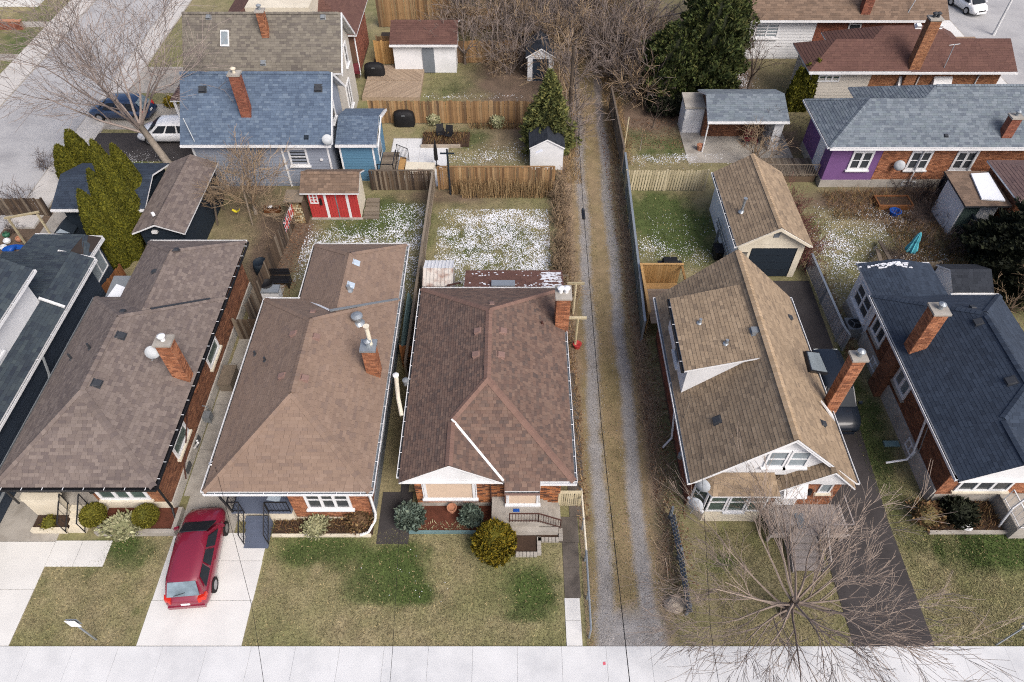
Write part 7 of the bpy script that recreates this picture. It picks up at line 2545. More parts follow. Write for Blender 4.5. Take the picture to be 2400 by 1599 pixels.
# front garden bushes
p = W(1160, 1290, 0)
evergreen('golden_bush', 'golden-green rounded evergreen bush on the middle front lawn', p, 1.5, ball(0.82), 8000, 0.1, 'gold_bush', 101, 0.6, 0.12, trunk=0.06, cat='shrub')
for i, (u, v, lb) in enumerate(((228, 1218, 'clipped olive globe bush left in the concrete edged bed'), (350, 1220, 'clipped olive globe bush right in the concrete edged bed'))):
    p = W(u, v, 0.3)
    evergreen('globe_bush', lb, p, 0.86, ball(0.5), 4200, 0.06, 'globe_bush', 103 + i, 0.3, 0.03, trunk=0.03, group='clipped globe bushes', cat='shrub')
for i, (u, v, s, lb) in enumerate(((963, 1222, 0.5, 'large blue-green juniper bush at the left end of the red mulch bed'), (1104, 1218, 0.38, 'smaller blue-green juniper bush right in the red mulch bed'))):
    p = W(u, v, 0.1)
    evergreen('juniper_bush', lb, p, s * 1.7, ball(s), 2600, 0.15, 'blue_bush', 105 + i, 0.55, 0.2, trunk=0.04, group='blue junipers', cat='shrub', fill=.6)
p = W(292, 1240, 0.3)
evergreen('pale_shrub', 'pale variegated shrub between the two globe bushes', p, 0.55, ball(0.6), 1500, 0.12, 'pale_plant', 107, 0.4, 0.3, trunk=0.03, cat='shrub', sq=(1.2, .8), fill=.5)
p = W(742, 1240, 0.1)
evergreen('pale_shrub', 'grey-green shrub in the bed under the triple window', p, 0.45, ball(0.45), 1000, 0.1, 'pale_plant', 108, 0.5, 0.3, trunk=0.03, cat='shrub', fill=.5)
p = W(845, 1225, 0.1)
evergreen('dead_shrub', 'rusty brown dead shrub beside the white downpipe', p, 0.7, ball(0.5), 900, 0.1, 'dead_plant', 109, 0.6, 0.3, trunk=0.03, cat='shrub', fill=.4)
p = W(2165, 1215, 0.1)
evergreen('dead_shrub', 'brown dead shrub at the corner of the navy roofed house', p, 0.7, ball(0.6), 1000, 0.1, 'dead_plant', 110, 0.6, 0.3, trunk=0.03, cat='shrub', fill=.4)
p = W(2240, 1210, 0.1)
evergreen('dark_bush', 'dark green bush in the front bed at the right edge', p, 0.8, ball(0.65), 1600, 0.12, 'dark_conifer', 111, 0.5, 0.25, trunk=0.03, cat='shrub', fill=.5)
p = W(120, 1230, 0.1)
evergreen('dark_bush', 'small dark green bush beside the cream porch steps', p, 0.35, ball(0.28), 500, 0.07, 'globe_bush', 112, 0.5, 0.25, trunk=0.03, cat='shrub', fill=.5)
for i, (u, v, m, lb) in enumerate(((1018, 290, 'pale_plant', 'pale dry grass clump by the brown patio fence'), (1098, 280, 'gold_bush', 'yellow shrub left of the green pallet'), (1165, 297, 'pale_plant', 'dry grass clump right of the green pallet'), (405, 250, 'gold_bush', 'yellow shrub beside the white porch rail'), (545, 420, 'gold_bush', 'yellow-green shrub behind the swing set'), (1690, 480, 'dead_plant', 'dead shrub by the ladder'))):
    p = W(u, v, 0)
    evergreen('small_shrub', lb, p, 0.8, ball(0.42), 700, 0.12, m, 115 + i, 0.6, 0.3, trunk=0.03, cat='shrub', fill=.4)

# ---------------------------------------------------------------- vehicles
def car(name, label, loc, rotz, body_m, L=4.4, Wd=1.78, H=1.5, hood=1.05, tail=0.25, cat='car', wheel=0.32, belt=0.92, pickup=False):
    """nose towards +y in local space, origin under the middle"""
    root = thing(name, label, cat, loc, rotz=rotz, local=True)
    hl = L / 2
    w = Wd / 2
    # stations: y, half width, bottom, deck height
    tl = belt - 0.02 if not pickup else belt
    st = [(-hl, w * 0.80, 0.42, 0.62), (-hl + 0.06, w * 0.90, 0.30, belt - 0.16), (-hl + 0.25, w * 0.97, 0.24, belt - 0.03), (-hl + 0.7, w, 0.22, belt), (-0.4, w, 0.21, belt),
          (0.35, w, 0.21, belt - 0.01), (hl - hood, w * 0.995, 0.22, belt - 0.02), (hl - hood * 0.55, w * 0.98, 0.23, belt - 0.07), (hl - 0.28, w * 0.93, 0.25, belt - 0.17), (hl - 0.08, w * 0.82, 0.30, belt - 0.28), (hl, w * 0.66, 0.38, 0.52)]
    mb = MB()
    ring = []
    for (y, ww, zb, zt) in st:
        r = [(-ww * 0.86, zb), (-ww * 0.98, zb + 0.12), (-ww, (zb + zt) * 0.52), (-ww * 0.965, zt - 0.1), (-ww * 0.86, zt - 0.015), (-ww * 0.45, zt + 0.025), (0, zt + 0.035),
             (ww * 0.45, zt + 0.025), (ww * 0.86, zt - 0.015), (ww * 0.965, zt - 0.1), (ww, (zb + zt) * 0.52), (ww * 0.98, zb + 0.12), (ww * 0.86, zb)]
        ring.append(r)
        mb.v += [(x, y, z) for x, z in r]
    k = 13
    for i in range(len(st) - 1):
        for j in range(k):
            a = i * k + j
            b = i * k + (j + 1) % k
            mb.f.append((a, b, b + k, a + k))
    mb.f.append(tuple(range(k - 1, -1, -1)))
    mb.f.append(tuple((len(st) - 1) * k + j for j in range(k)))
    mb.build('body', body_m, root, smooth=True)
    # cabin: belt ring and roof ring
    yb0, yb1 = (-hl + tail, hl - hood + 0.12) if not pickup else (-0.35, hl - hood + 0.12)
    yr0, yr1 = yb0 + 0.42, yb1 - 0.72
    wb, wr = w * 0.9, w * 0.72
    zb, zr = belt - 0.02, H
    ym = (yr0 + yr1) / 2
    Bc = [(-wb, yb0), (wb, yb0), (wb, yb1), (-wb, yb1)]
    ro = MB()
    n = 0
    rows = [(yr0 - 0.06, 0.93, zr - 0.06), (yr0 + 0.12, 1.0, zr - 0.005), (ym, 1.02, zr + 0.015), (yr1 - 0.12, 1.0, zr - 0.01), (yr1 + 0.06, 0.92, zr - 0.07)]
    for (y, q, z) in rows:
        for (fx, dz) in ((-1.04, -0.1), (-0.97, -0.02), (-0.5, 0.015), (0, 0.022), (0.5, 0.015), (0.97, -0.02), (1.04, -0.1)):
            ro.v.append((fx * wr * q, y, z + dz))
    for i in range(len(rows) - 1):
        for j in range(6):
            a = i * 7 + j
            ro.f.append((a, a + 1, a + 8, a + 7))
    ro.build('roof', body_m, root, smooth=True)
    zt = zr - 0.1
    P = lambda x, y, z: Vector((x, y, z))
    wt = wr * 1.02
    sb = lambda s: [P(s * wb, yb0 + 0.12, zb), P(s * wb, yb1 - 0.1, zb), P(s * wt, yr1 - 0.02, zt), P(s * wt, yr0 + 0.02, zt)]
    # glass
    inn = MB()
    inn.hexa([P(-wb * .98, yb0 + .03, zb - .05), P(wb * .98, yb0 + .03, zb - .05), P(wb * .98, yb1 - .03, zb - .05), P(-wb * .98, yb1 - .03, zb - .05),
              P(-wt * .96, yr0 + .02, zr - .06), P(wt * .96, yr0 + .02, zr - .06), P(wt * .96, yr1 - .02, zr - .06), P(-wt * .96, yr1 - .02, zr - .06)])
    inn.build('cabin', body_m, root)

    def pane(nm, q, off, m='car_glass'):
        c = sum(q, Vector()) / 4
        q = [v.lerp(c, 0.06) + off for v in q]
        MB().prism([v for v in q], off * -0.5).build(nm, m, root)
    pane('windshield', [P(-wb * .9, yb1, zb), P(wb * .9, yb1, zb), P(wt * .93, yr1, zr - .06), P(-wt * .93, yr1, zr - .06)], Vector((0, .05, .04)))
    pane('rear_window', [P(wb * .86, yb0, zb + .06), P(-wb * .86, yb0, zb + .06), P(-wt * .9, yr0, zr - .07), P(wt * .9, yr0, zr - .07)], Vector((0, -.05, .04)), 'glass_sky')
    for s in (-1, 1):
        q = sb(s)
        for (t0, t1) in ((0.06, 0.33), (0.36, 0.63), (0.66, 0.93)):
            lo0, lo1 = q[0].lerp(q[1], t0), q[0].lerp(q[1], t1)
            hi0, hi1 = q[3].lerp(q[2], t0), q[3].lerp(q[2], t1)
            pane('side_window', [lo0, lo1, hi1, hi0], Vector((s * .03, 0, .01)))
        MB().hexa([P(s * w * .98, hl - hood - .12, belt - .02), P(s * (w + .17), hl - hood - .15, belt - .02), P(s * (w + .17), hl - hood - .05, belt - .02), P(s * w * .98, hl - hood - .02, belt - .02),
                   P(s * w * .98, hl - hood - .12, belt + .1), P(s * (w + .17), hl - hood - .15, belt + .1), P(s * (w + .15), hl - hood - .07, belt + .1), P(s * w * .98, hl - hood - .02, belt + .1)]).build('mirror', body_m, root)
        MB().hexa([P(s * w * .62, -hl - .01, .72), P(s * w * .93, -hl + .12, .72), P(s * w * .96, -hl + .34, .72), P(s * w * .62, -hl + .2, .72),
                   P(s * w * .6, -hl + .06, belt - .05), P(s * w * .9, -hl + .16, belt - .02), P(s * w * .95, -hl + .36, belt - .02), P(s * w * .6, -hl + .25, belt - .05)]).build('tail_light', 'tail_red', root)
        MB().hexa([P(s * w * .5, hl - .12, .52), P(s * w * .86, hl - .26, .52), P(s * w * .88, hl - .5, .56), P(s * w * .5, hl - .3, .56),
                   P(s * w * .5, hl - .2, .66), P(s * w * .84, hl - .32, .68), P(s * w * .87, hl - .58, .74), P(s * w * .5, hl - .42, .72)]).build('headlight', 'lamp_clear', root)
        for y in (-hl + 0.85, hl - 0.9):
            tw = MB()
            for (r, x) in ((0.2, -.1), (wheel, -.09), (wheel, .09), (0.2, .1)):
                for j in range(16):
                    t = 2 * math.pi * j / 16
                    tw.v.append((s * (w - .06) + x, y + r * math.cos(t), wheel + r * math.sin(t)))
            for i in range(3):
                for j in range(16):
                    a, b = i * 16 + j, i * 16 + (j + 1) % 16
                    tw.f.append((a, b, b + 16, a + 16))
            wh = tw.build('wheel', 'tyre', root)
            rm = MB()
            for (r, x) in ((0.0, .07), (0.2, .09), (0.215, .095), (0.215, 0)):
                for j in range(12):
                    t = 2 * math.pi * j / 12
                    rm.v.append((s * (w - .06) + s * x, y + (r + 0.002) * math.cos(t), wheel + (r + 0.002) * math.sin(t)))
            for i in range(3):
                for j in range(12):
                    a, b = i * 12 + j, i * 12 + (j + 1) % 12
                    rm.f.append((a, b, b + 12, a + 12))
            rm.build('rim', 'rim', wh)
    MB().box(-w * .84, w * .84, -hl - 0.05, -hl + 0.12, 0.36, 0.56).build('rear_bumper', body_m, root)
    MB().box(-w * .6, w * .6, hl - 0.12, hl + 0.03, 0.3, 0.46).build('front_bumper', body_m if not pickup else 'black_metal', root)
    MB().box(-w * .42, w * .42, hl - 0.1, hl + 0.012, 0.48, 0.58).build('grille', 'black_metal', root)
    MB().box(-.17, .17, -hl - 0.02, -hl + 0.1, 0.6, 0.7).build('licence_plate', 'white', root)
    if pickup:
        MB().box(-w * .8, w * .8, -hl + .2, -.5, belt - .02, belt + .03).build('bed_cover', 'black_cloth', root)
    for s in (-1, 1):
        for y in (-0.35, 0.55):
            MB().box(s * (w + .0) - .015, s * (w + .0) + .015, y, y + 0.16, belt - .22, belt - .18).build('door_handle', body_m, root)
    MB().tube([P(-.35, yb0 - .03, zb + .16), P(.1, yb0 + .05, zb + .24)], 0.012, 4).build('rear_wiper', 'black_metal', root)
    return root


p = (W(497, 1386) + W(524, 1250)) / 2
car('parked_car', 'red hatchback parked nose-in on the pale concrete driveway', (p.x - 0.66, p.y + 0.05, 0.022), math.radians(4.8), 'car_red', L=4.2, Wd=1.7, H=1.55, hood=1.0, tail=0.2, belt=0.96)
p = W(1962, 985, 0)
car('parked_car', 'dark blue sport utility car half under the eave beside the tan roofed house', (p.x - 0.22, p.y + 1.35, 0.02), math.pi, 'car_dark', L=4.7, Wd=1.88, H=1.7, hood=1.15, tail=0.25, belt=1.05, wheel=0.36)
p = W(300, 262, 0)
car('parked_car', 'blue car behind the branches of the tall street tree', (p.x, p.y - 0.6, 0.03), math.radians(86), 'car_blue', L=4.5, Wd=1.8, H=1.5)
p = W(398, 325, 0)
car('parked_car', 'white car parked beside the blue house, half hidden', (p.x + 0.3, p.y, 0.03), math.radians(90), 'car_white', L=4.4, Wd=1.78, H=1.48)
p = W(2262, 30, 0)
car('parked_car', 'white compact car on the street at the upper right corner', (p.x + 0.3, p.y + 0.8, 0.01), math.radians(197), 'car_white', L=3.7, Wd=1.68, H=1.5, hood=0.75, tail=0.3)

# ---------------------------------------------------------------- yard things
def grill(label, u, v, s=1.0):
    p = W(u, v, 0)
    t = thing('covered_grill', label, 'grill', p)
    mb = MB()
    w, d, h = 0.72 * s, 0.34 * s, 1.1 * s
    prof = [(1.0, 0.03), (1.02, 0.4), (0.98, 0.75), (0.9, 0.95), (0.55, 1.08), (0.15, 1.1)]
    K = 20
    for (q, z) in prof:
        for j in range(K):
            a = 2 * math.pi * j / K
            e = 0.55
            cx = math.copysign(abs(math.cos(a)) ** e, math.cos(a))
            sy = math.copysign(abs(math.sin(a)) ** e, math.sin(a))
            f = 1 + 0.05 * math.sin(a * 9)
            mb.v.append((p.x + cx * w * q * f, p.y + sy * d * q * f, z * s))
    for i in range(len(prof) - 1):
        for j in range(K):
            a, b = i * K + j, i * K + (j + 1) % K
            mb.f.append((a, b, b + K, a + K))
    mb.f.append(tuple((len(prof) - 1) * K + j for j in range(K)))
    mb.build('cover', 'black_cloth', t, smooth=True)
    MB().box(p.x - 0.12, p.x + 0.12, p.y - d * 0.95 - 0.03, p.y - d * 0.9, 0.86 * s, 0.9 * s).build('logo_patch', 'grey_metal', t)
    MB().box(p.x - w * 0.9, p.x + w * 0.9, p.y - d * 0.8, p.y + d * 0.8, 0, 0.05).build('base', 'black_metal', t)
    return t


grill('black covered barbecue in front of the cedar privacy screen', 880, 182, 1.1)
grill('black covered barbecue on the grey patio', 949, 293, 1.05)


def lawn_chair(label, u, v, rz, m='black_metal', z=0.0, seat_m=None, name='garden_chair'):
    p = W(u, v, z)
    t = thing(name, label, 'chair', p, rotz=rz, local=True)
    f = MB()
    f.tube([(-.26, .25, 0), (-.26, .22, .42), (-.26, -.25, .42), (-.26, -.28, 0)], 0.015, 5)
    f.build('leg', m, t)
    f = MB()
    f.tube([(.26, .25, 0), (.26, .22, .42), (.26, -.25, .42), (.26, -.28, 0)], 0.015, 5)
    f.build('leg', m, t)
    MB().box(-.25, .25, -.25, .23, .41, .45).build('seat', seat_m or m, t)
    MB().hexa([(-.25, .21, .45), (.25, .21, .45), (.25, .25, .45), (-.25, .25, .45), (-.25, .36, .95), (.25, .36, .95), (.25, .4, .95), (-.25, .4, .95)]).build('backrest', seat_m or m, t)
    for s in (-1, 1):
        MB().bar((s * .27, -.22, .62), (s * .27, .28, .64), .04, .03).build('armrest', m, t)
    return t


lawn_chair('dark red folding chair beside the cedar screen', 838, 182, 0.2, 'galv', 0.3, 'red_dull')
lawn_chair('black patio chair, left of the pair at the mulch bed', 1033, 325, 0.1)
lawn_chair('black patio chair, right of the pair at the mulch bed', 1052, 328, -0.2)

# green pallet on the fence
p = W(1138, 288, 0)
t = thing('wood_pallet', 'pale green pallet leaning on the brown patio fence', 'pallet', p)
for x in (-.42, 0.0, .42):
    MB().bar((p.x + x, p.y, 0), (p.x + x, p.y + .25, 1.25), .09, .05).build('stringer', 'pale_green', t)
for i in range(9):
    MB().bar((p.x - .47, p.y - .03 + .028 * i, .08 + .14 * i), (p.x + .47, p.y - .03 + .028 * i, .08 + .14 * i), .03, .09).build('slat', 'pale_green', t)
p = W(1188, 287, 0)
t = thing('garden_ornament', 'small white garden ornament by the brown patio fence', 'ornament', p)
MB().lathe(p, [(0.1, 0), (0.06, 0.1), (0.12, 0.35), (0.1, 0.5), (0.06, 0.55), (0.08, 0.65), (0.01, 0.85)], 10).build('figure', 'white', t, smooth=True)
# slanted covered spa and patio heater
t = thing('covered_spa', 'beige covered spa on the grey patio', 'spa', (-6.4, 38.6, 0))
MB().prism([(-7.1, 37.8, .45), (-5.2, 37.8, .45), (-5.15, 39.8, .45), (-7.1, 39.9, .45)], .45).build('cover', 'cream', t)
MB().prism([(-6.6, 37.9, .56), (-5.3, 37.9, .5), (-5.4, 38.8, .53), (-6.2, 39.0, .55)], .1).build('cover_fold', 'blind', t)
p = W(1024, 392, 0)
t = thing('folded_parasol', 'black folded parasol on the grey patio', 'parasol', p)
MB().lathe(p, [(.22, 0), (.22, .06), (.03, .08), (.03, .5), (.13, .6), (.12, 1.4), (.05, 2.0), (.02, 2.1)], 10).build('canopy', 'black_cloth', t, smooth=True)
MB().tube([p, p + ZV * 2.2], .02, 6).build('pole', 'black_metal', t)
p = W(1056, 456, 0)
t = thing('clothes_pole', 'dark cross-topped clothes pole at the corner of two fences', 'pole', p)
MB().tube([p, p + ZV * 3.4], .06, 7).build('post', 'navy', t)
MB().bar(p + Vector((-.45, 0, 3.1)), p + Vector((.45, 0, 3.1)), .08, .08).build('crossbar', 'navy', t)
p = W(876, 395, 0)
t = thing('folded_tarp', 'pale yellow folded sheet leaning on the blue addition', 'sheet', p)
MB().prism([p + Vector((-.35, .1, 0)), p + Vector((.35, .1, 0)), p + Vector((.3, .35, 1.3)), p + Vector((.0, .4, 1.35))], Vector((0, .04, 0))).build('sheet', 'yellow', t)
# swing set
a, b = W(513, 522, 0), W(595, 522, 0)
t = thing('swing_set', 'grey timber swing frame with one yellow swing', 'swing', a)
ymid = a.y + .5
zt = 2.3
MB().bar((a.x + .1, ymid, zt), (b.x - .1, ymid, zt), .1, .12).build('beam', 'wood_grey', t)
for (x, s) in ((a.x + .15, -1), (b.x - .15, 1)):
    MB().bar((x + s * .15, ymid - .75, 0), (x, ymid, zt), .08, .08).build('leg', 'wood_grey', t)
    MB().bar((x + s * .15, ymid + .75, 0), (x, ymid, zt), .08, .08).build('leg', 'wood_grey', t)
xs = a.x + 1.1
for s in (-.22, .22):
    MB().tube([(xs + s, ymid, zt - .05), (xs + s, ymid, .62)], .008, 4).build('rope', 'wood_grey', t)
mb = MB()
pts = [(xs - .22 + .44 * i / 8, ymid, .62 - .16 * math.sin(math.pi * i / 8)) for i in range(9)]
for i in range(8):
    mb.bar(pts[i], pts[i + 1], .16, .03)
mb.build('swing_seat', 'yellow_bright', t)
# flower box, pallet etc in A's yard
p = W(640, 495, 0)
t = thing('planter_box', 'small timber planter box with a white flower in the left back yard', 'planter', p)
MB().box(p.x - .5, p.x + .5, p.y - .2, p.y + .2, 0, .3).build('box', 'wood_brown', t)
MB().box(p.x - .45, p.x + .45, p.y - .15, p.y + .15, .3, .32).build('soil', 'soil', t)
MB().lathe((p.x - .1, p.y, .32), [(.12, 0), (.16, .05), (.02, .1)], 7).build('flower', 'white', t)
for i, (u, v, s, lb) in enumerate(((618, 640, .45, 'dark barrel behind the leaning fence'), (634, 690, .4, 'dark round bin before the leaning fence'))):
    p = W(u, v, 0)
    t = thing('barrel', lb, 'barrel', p)
    MB().lathe(p, [(s * .85, 0), (s, .3), (s, .6), (s * .85, .9), (s * .8, .9), (s * .8, .85), (.02, .84)], 14).build('body', 'navy' if i == 0 else 'black_cloth', t, smooth=True)
p = W(660, 668, 0)
t = thing('garden_bench', 'black metal garden seat beside the brown roofed wing', 'bench', p)
for i in range(5):
    MB().box(p.x - .55, p.x + .55, p.y - .3 + i * .12, p.y - .2 + i * .12, .42, .46).build('slat', 'black_metal', t)
for i in range(4):
    MB().box(p.x - .55, p.x + .55, p.y + .32, p.y + .36, .5 + i * .12, .58 + i * .12).build('back_slat', 'black_metal', t)
for s in (-.5, .5):
    MB().box(p.x + s - .03, p.x + s + .03, p.y - .3, p.y + .36, 0, .42).build('leg', 'black_metal', t)
p = W(640, 700, 0)
t = thing('storage_box', 'white garden box at the corner of the brown roofed bungalow', 'box', p)
MB().box(p.x - .5, p.x + .5, p.y - .25, p.y + .25, 0, .7).build('body', 'white_wall', t)
MB().prism([(p.x - .53, p.y - .28, .76), (p.x + .53, p.y - .28, .76), (p.x + .53, p.y + .28, .82), (p.x - .53, p.y + .28, .82)], .08).build('lid', 'galv', t)
# union jack / maple flags on the leaning fence are flat cloths
fa, fb = Vector((*XY(692, 495, 0.6), 0)), Vector((*XY(640, 615, 0.6), 0))
d = (fb - fa).normalized()
nn = Vector((d.y, -d.x, 0))
if nn.x > 0:
    nn = -nn
F = lambda s, t, q=0.0: fa + d * s + ZV * t + nn * (-q)
for (s0, s1, lb, kind) in ((0.4, 1.2, 'red and white maple leaf flag hung on the leaning fence', 0), (1.3, 2.2, 'blue flag with red and white crosses hung on the leaning fence', 1)):
    t = thing('flag', lb, 'flag', F(s0, 1))
    if kind == 0:
        MB().fbox(F, s0, s1, .75, 1.5, .07, .085).build('cloth', 'white', t)
        MB().fbox(F, s0, s0 + .2, .75, 1.5, .086, .095).build('stripe', 'red_paint', t)
        MB().fbox(F, s1 - .2, s1, .75, 1.5, .086, .095).build('stripe', 'red_paint', t)
        c = (s0 + s1) / 2
        leaf = [(0, .28), (.06, .18), (.12, .2), (.1, .08), (.2, .12), (.17, .02), (.22, -.02), (.1, -.12), (.11, -.17), (.02, -.15), (.02, -.26), (-.02, -.26), (-.02, -.15), (-.11, -.17), (-.1, -.12), (-.22, -.02), (-.17, .02), (-.2, .12), (-.1, .08), (-.12, .2), (-.06, .18)]
        MB().prism([F(c + x * .75, 1.12 + z * .8, .096) for x, z in leaf], (F(0, 0, .0) - F(0, 0, .008))).build('leaf', 'red_paint', t)
    else:
        MB().fbox(F, s0, s1, .7, 1.5, .07, .08).build('cloth', 'dark_siding', t)
        c = (s0 + s1) / 2
        for (x0, z0, x1, z1) in ((s0 + .03, .74, s1 - .03, 1.46), (s0 + .03, 1.46, s1 - .03, .74)):
            MB().bar(F(x0, z0, .083), F(x1, z1, .083), .006, .12).build('diagonal', 'white', t)
            MB().bar(F(x0, z0, .089), F(x1, z1, .089), .006, .05).build('diagonal', 'red_paint', t)
        MB().fbox(F, s0, s1, .98, 1.22, .093, .096).build('band', 'white', t)
        MB().fbox(F, c - .13, c + .13, .7, 1.5, .0962, .099).build('band', 'white', t)
        MB().fbox(F, s0, s1, 1.03, 1.17, .0995, .102).build('cross', 'red_paint', t)
        MB().fbox(F, c - .08, c + .08, .7, 1.5, .1022, .105).build('cross', 'red_paint', t)
# teal sheets stored between B and the dividing fence
for i, (x, m, lb) in enumerate(((-5.42, 'teal_metal', 'long teal sheet stored between the brown roof and the fence'),)):
    t = thing('stored_sheet', lb, 'sheet', (x, 24.5, 0))
    MB().hexa([(x - .12, 22.8, .0), (x + .2, 22.8, .0), (x + .2, 26.6, .0), (x - .12, 26.6, .0), (x - .2, 22.8, 1.3), (x - .12, 22.8, 1.4), (x - .12, 26.6, 1.4), (x - .2, 26.6, 1.3)]).build('sheet', m, t)
# terracotta pots
p = W(1060, 1198, 0.1)
t = thing('plant_pot', 'round terracotta pot in the red mulch bed', 'pot', p)
MB().lathe(p, [(.13, 0), (.19, .26), (.22, .27), (.22, .34), (.18, .34), (.16, .25), (.02, .24)], 14).build('body', 'terracotta', t)
p = W(1352, 815, 0)
t = thing('plant_pot', 'red pot at the foot of the timber post by the path', 'pot', p)
MB().lathe(p, [(.15, 0), (.22, .3), (.24, .32), (.19, .32), (.02, .25)], 12).build('body', 'red_paint', t)
# grill on the cedar deck
p = W(1570, 618, .9)
t = thing('gas_grill', 'black gas grill behind the cedar privacy screen', 'grill', p)
MB().box(p.x - .4, p.x + .4, p.y - .25, p.y + .25, .32, .95).build('cabinet', 'black_metal', t)
mb = MB()
mb.hexa([(p.x - .42, p.y - .28, .95), (p.x + .42, p.y - .28, .95), (p.x + .42, p.y + .28, .95), (p.x - .42, p.y + .28, .95), (p.x - .38, p.y - .12, 1.2), (p.x + .38, p.y - .12, 1.2), (p.x + .38, p.y + .22, 1.22), (p.x - .38, p.y + .22, 1.22)])
mb.build('lid', 'black_cloth', t)
for s in (-1, 1):
    MB().box(p.x + s * .55 - .14, p.x + s * .55 + .14, p.y - .22, p.y + .22, .9, .94).build('side_shelf', 'black_metal', t)
p2 = W(1548, 625, .4)
t = thing('propane_tank', 'white propane tank beside the gas grill', 'tank', p2)
MB().lathe((p2.x, p2.y, .36), [(.1, 0), (.15, .06), (.15, .3), (.1, .36), (.04, .38), (.04, .42)], 12).build('tank', 'white', t, smooth=True)
# dark tarp box by the tan garage
p = W(1690, 600, 0)
t = thing('storage_box', 'black storage box at the corner of the tan garage', 'box', p)
MB().box(p.x - .5, p.x + .5, p.y - .4, p.y + .4, 0, .55).build('body', 'black_metal', t)
MB().box(p.x - .53, p.x + .53, p.y - .43, p.y + .43, .55, .62).build('lid', 'black_cloth', t)
# air conditioner
p = W(1990, 782, 0)
t = thing('air_conditioner', 'square air conditioner with round fan beside the white rear wing', 'air conditioner', p)
MB().box(p.x - .42, p.x + .42, p.y - .42, p.y + .42, .06, .8).build('housing', 'grey_metal', t)
MB().lathe((p.x, p.y, .8), [(.34, 0), (.34, .015), (.32, .02)], 18).build('fan_grille', 'black_metal', t)
for i in range(3):
    a = i * 2.09
    MB().bar((p.x, p.y, .83), (p.x + .3 * math.cos(a), p.y + .3 * math.sin(a), .83), .03, .012).build('fan_bar', 'grey_metal', t)
MB().box(p.x - .45, p.x + .45, p.y - .45, p.y + .45, 0, .06).build('pad', 'concrete', t)
# cyan parasol
p = W(2120, 612, 0)
t = thing('folded_parasol', 'cyan folded parasol on the lawn behind the navy roof', 'parasol', p)
MB().tube([p, p + ZV * 2.2], .025, 6).build('pole', 'wood_pale', t)
mb = MB()
K = 16
for (r, z) in ((.22, .75), (.3, .9), (.16, 1.5), (.17, 1.6), (.1, 2.0), (.03, 2.2)):
    for j in range(K):
        a = 2 * math.pi * j / K
        q = r * (1 + .22 * (1 if j % 2 else -1))
        mb.v.append((p.x + q * math.cos(a), p.y + q * math.sin(a), z))
for i in range(5):
    for j in range(K):
        a, b = i * K + j, i * K + (j + 1) % K
        mb.f.append((a, b, b + K, a + K))
mb.build('canopy', 'cyan_cloth', t)
# planks leaning on E wing, raised beds, blue tub
for i, (u, v, u2, v2, lb) in enumerate(((2062, 565, 2090, 615, 'long grey plank lying on the lawn behind the white wing'), (2056, 585, 2066, 618, 'dark short plank pile behind the white wing'))):
    a, b = W(u, v, .25), W(u2, v2, .9)
    t = thing('plank', lb, 'plank', a)
    MB().bar(a, b, .22, .06).build('board', 'wood_grey' if i == 0 else 'wood_dark', t)
    MB().bar(Vector((b.x, b.y, 0)), b, .12, .12).build('prop', 'wood_dark', t)
p = W(2095, 503, 0)
t = thing('plastic_tub', 'bright blue tub on the right back lawn', 'tub', p)
MB().lathe(p, [(.26, 0), (.34, .26), (.37, .27), (.37, .3), (.32, .3), (.24, .05), (.02, .04)], 14).build('body', 'blue_plastic', t)
p = W(2090, 480, 0)
t = thing('raised_bed', 'raised timber bed dusted with snow on the right back lawn', 'planter', p)
for (x0, x1, y0, y1) in ((-1.1, 1.1, -.55, -.45), (-1.1, 1.1, .45, .55), (-1.1, -1.0, -.45, .45), (1.0, 1.1, -.45, .45)):
    MB().box(p.x + x0, p.x + x1, p.y + y0, p.y + y1, 0, .35).build('side_board', 'wood_brown', t)
MB().box(p.x - 1, p.x + 1, p.y - .45, p.y + .45, 0, .28).build('soil', 'soil', t)
# E back deck
t = thing('rear_deck', 'small deck with planter boards behind the navy wing', 'deck', (22.6, 26.5, 0))
y = 25.0
while y < 27.9:
    MB().box(21.9, 22.9, y, y + .15, .5, .54).build('plank', 'wood_brown', t)
    y += .16
for i in range(7):
    MB().box(22.0, 22.6, 26.3 + i * .16, 26.43 + i * .16, .6, .64).build('tread', 'wood_pale', t)
MB().box(21.95, 22.95, 25, 27.9, 0, .5).build('deck_frame', 'wood_dark', t)
MB().bar((23.0, 24.9, .9), (23.0, 28.0, .9), .06, .5).build('side_screen', 'wood_grey', t)
MB().bar((21.9, 28.0, .9), (23.0, 28.0, .9), .06, .5).build('side_screen', 'wood_grey', t)
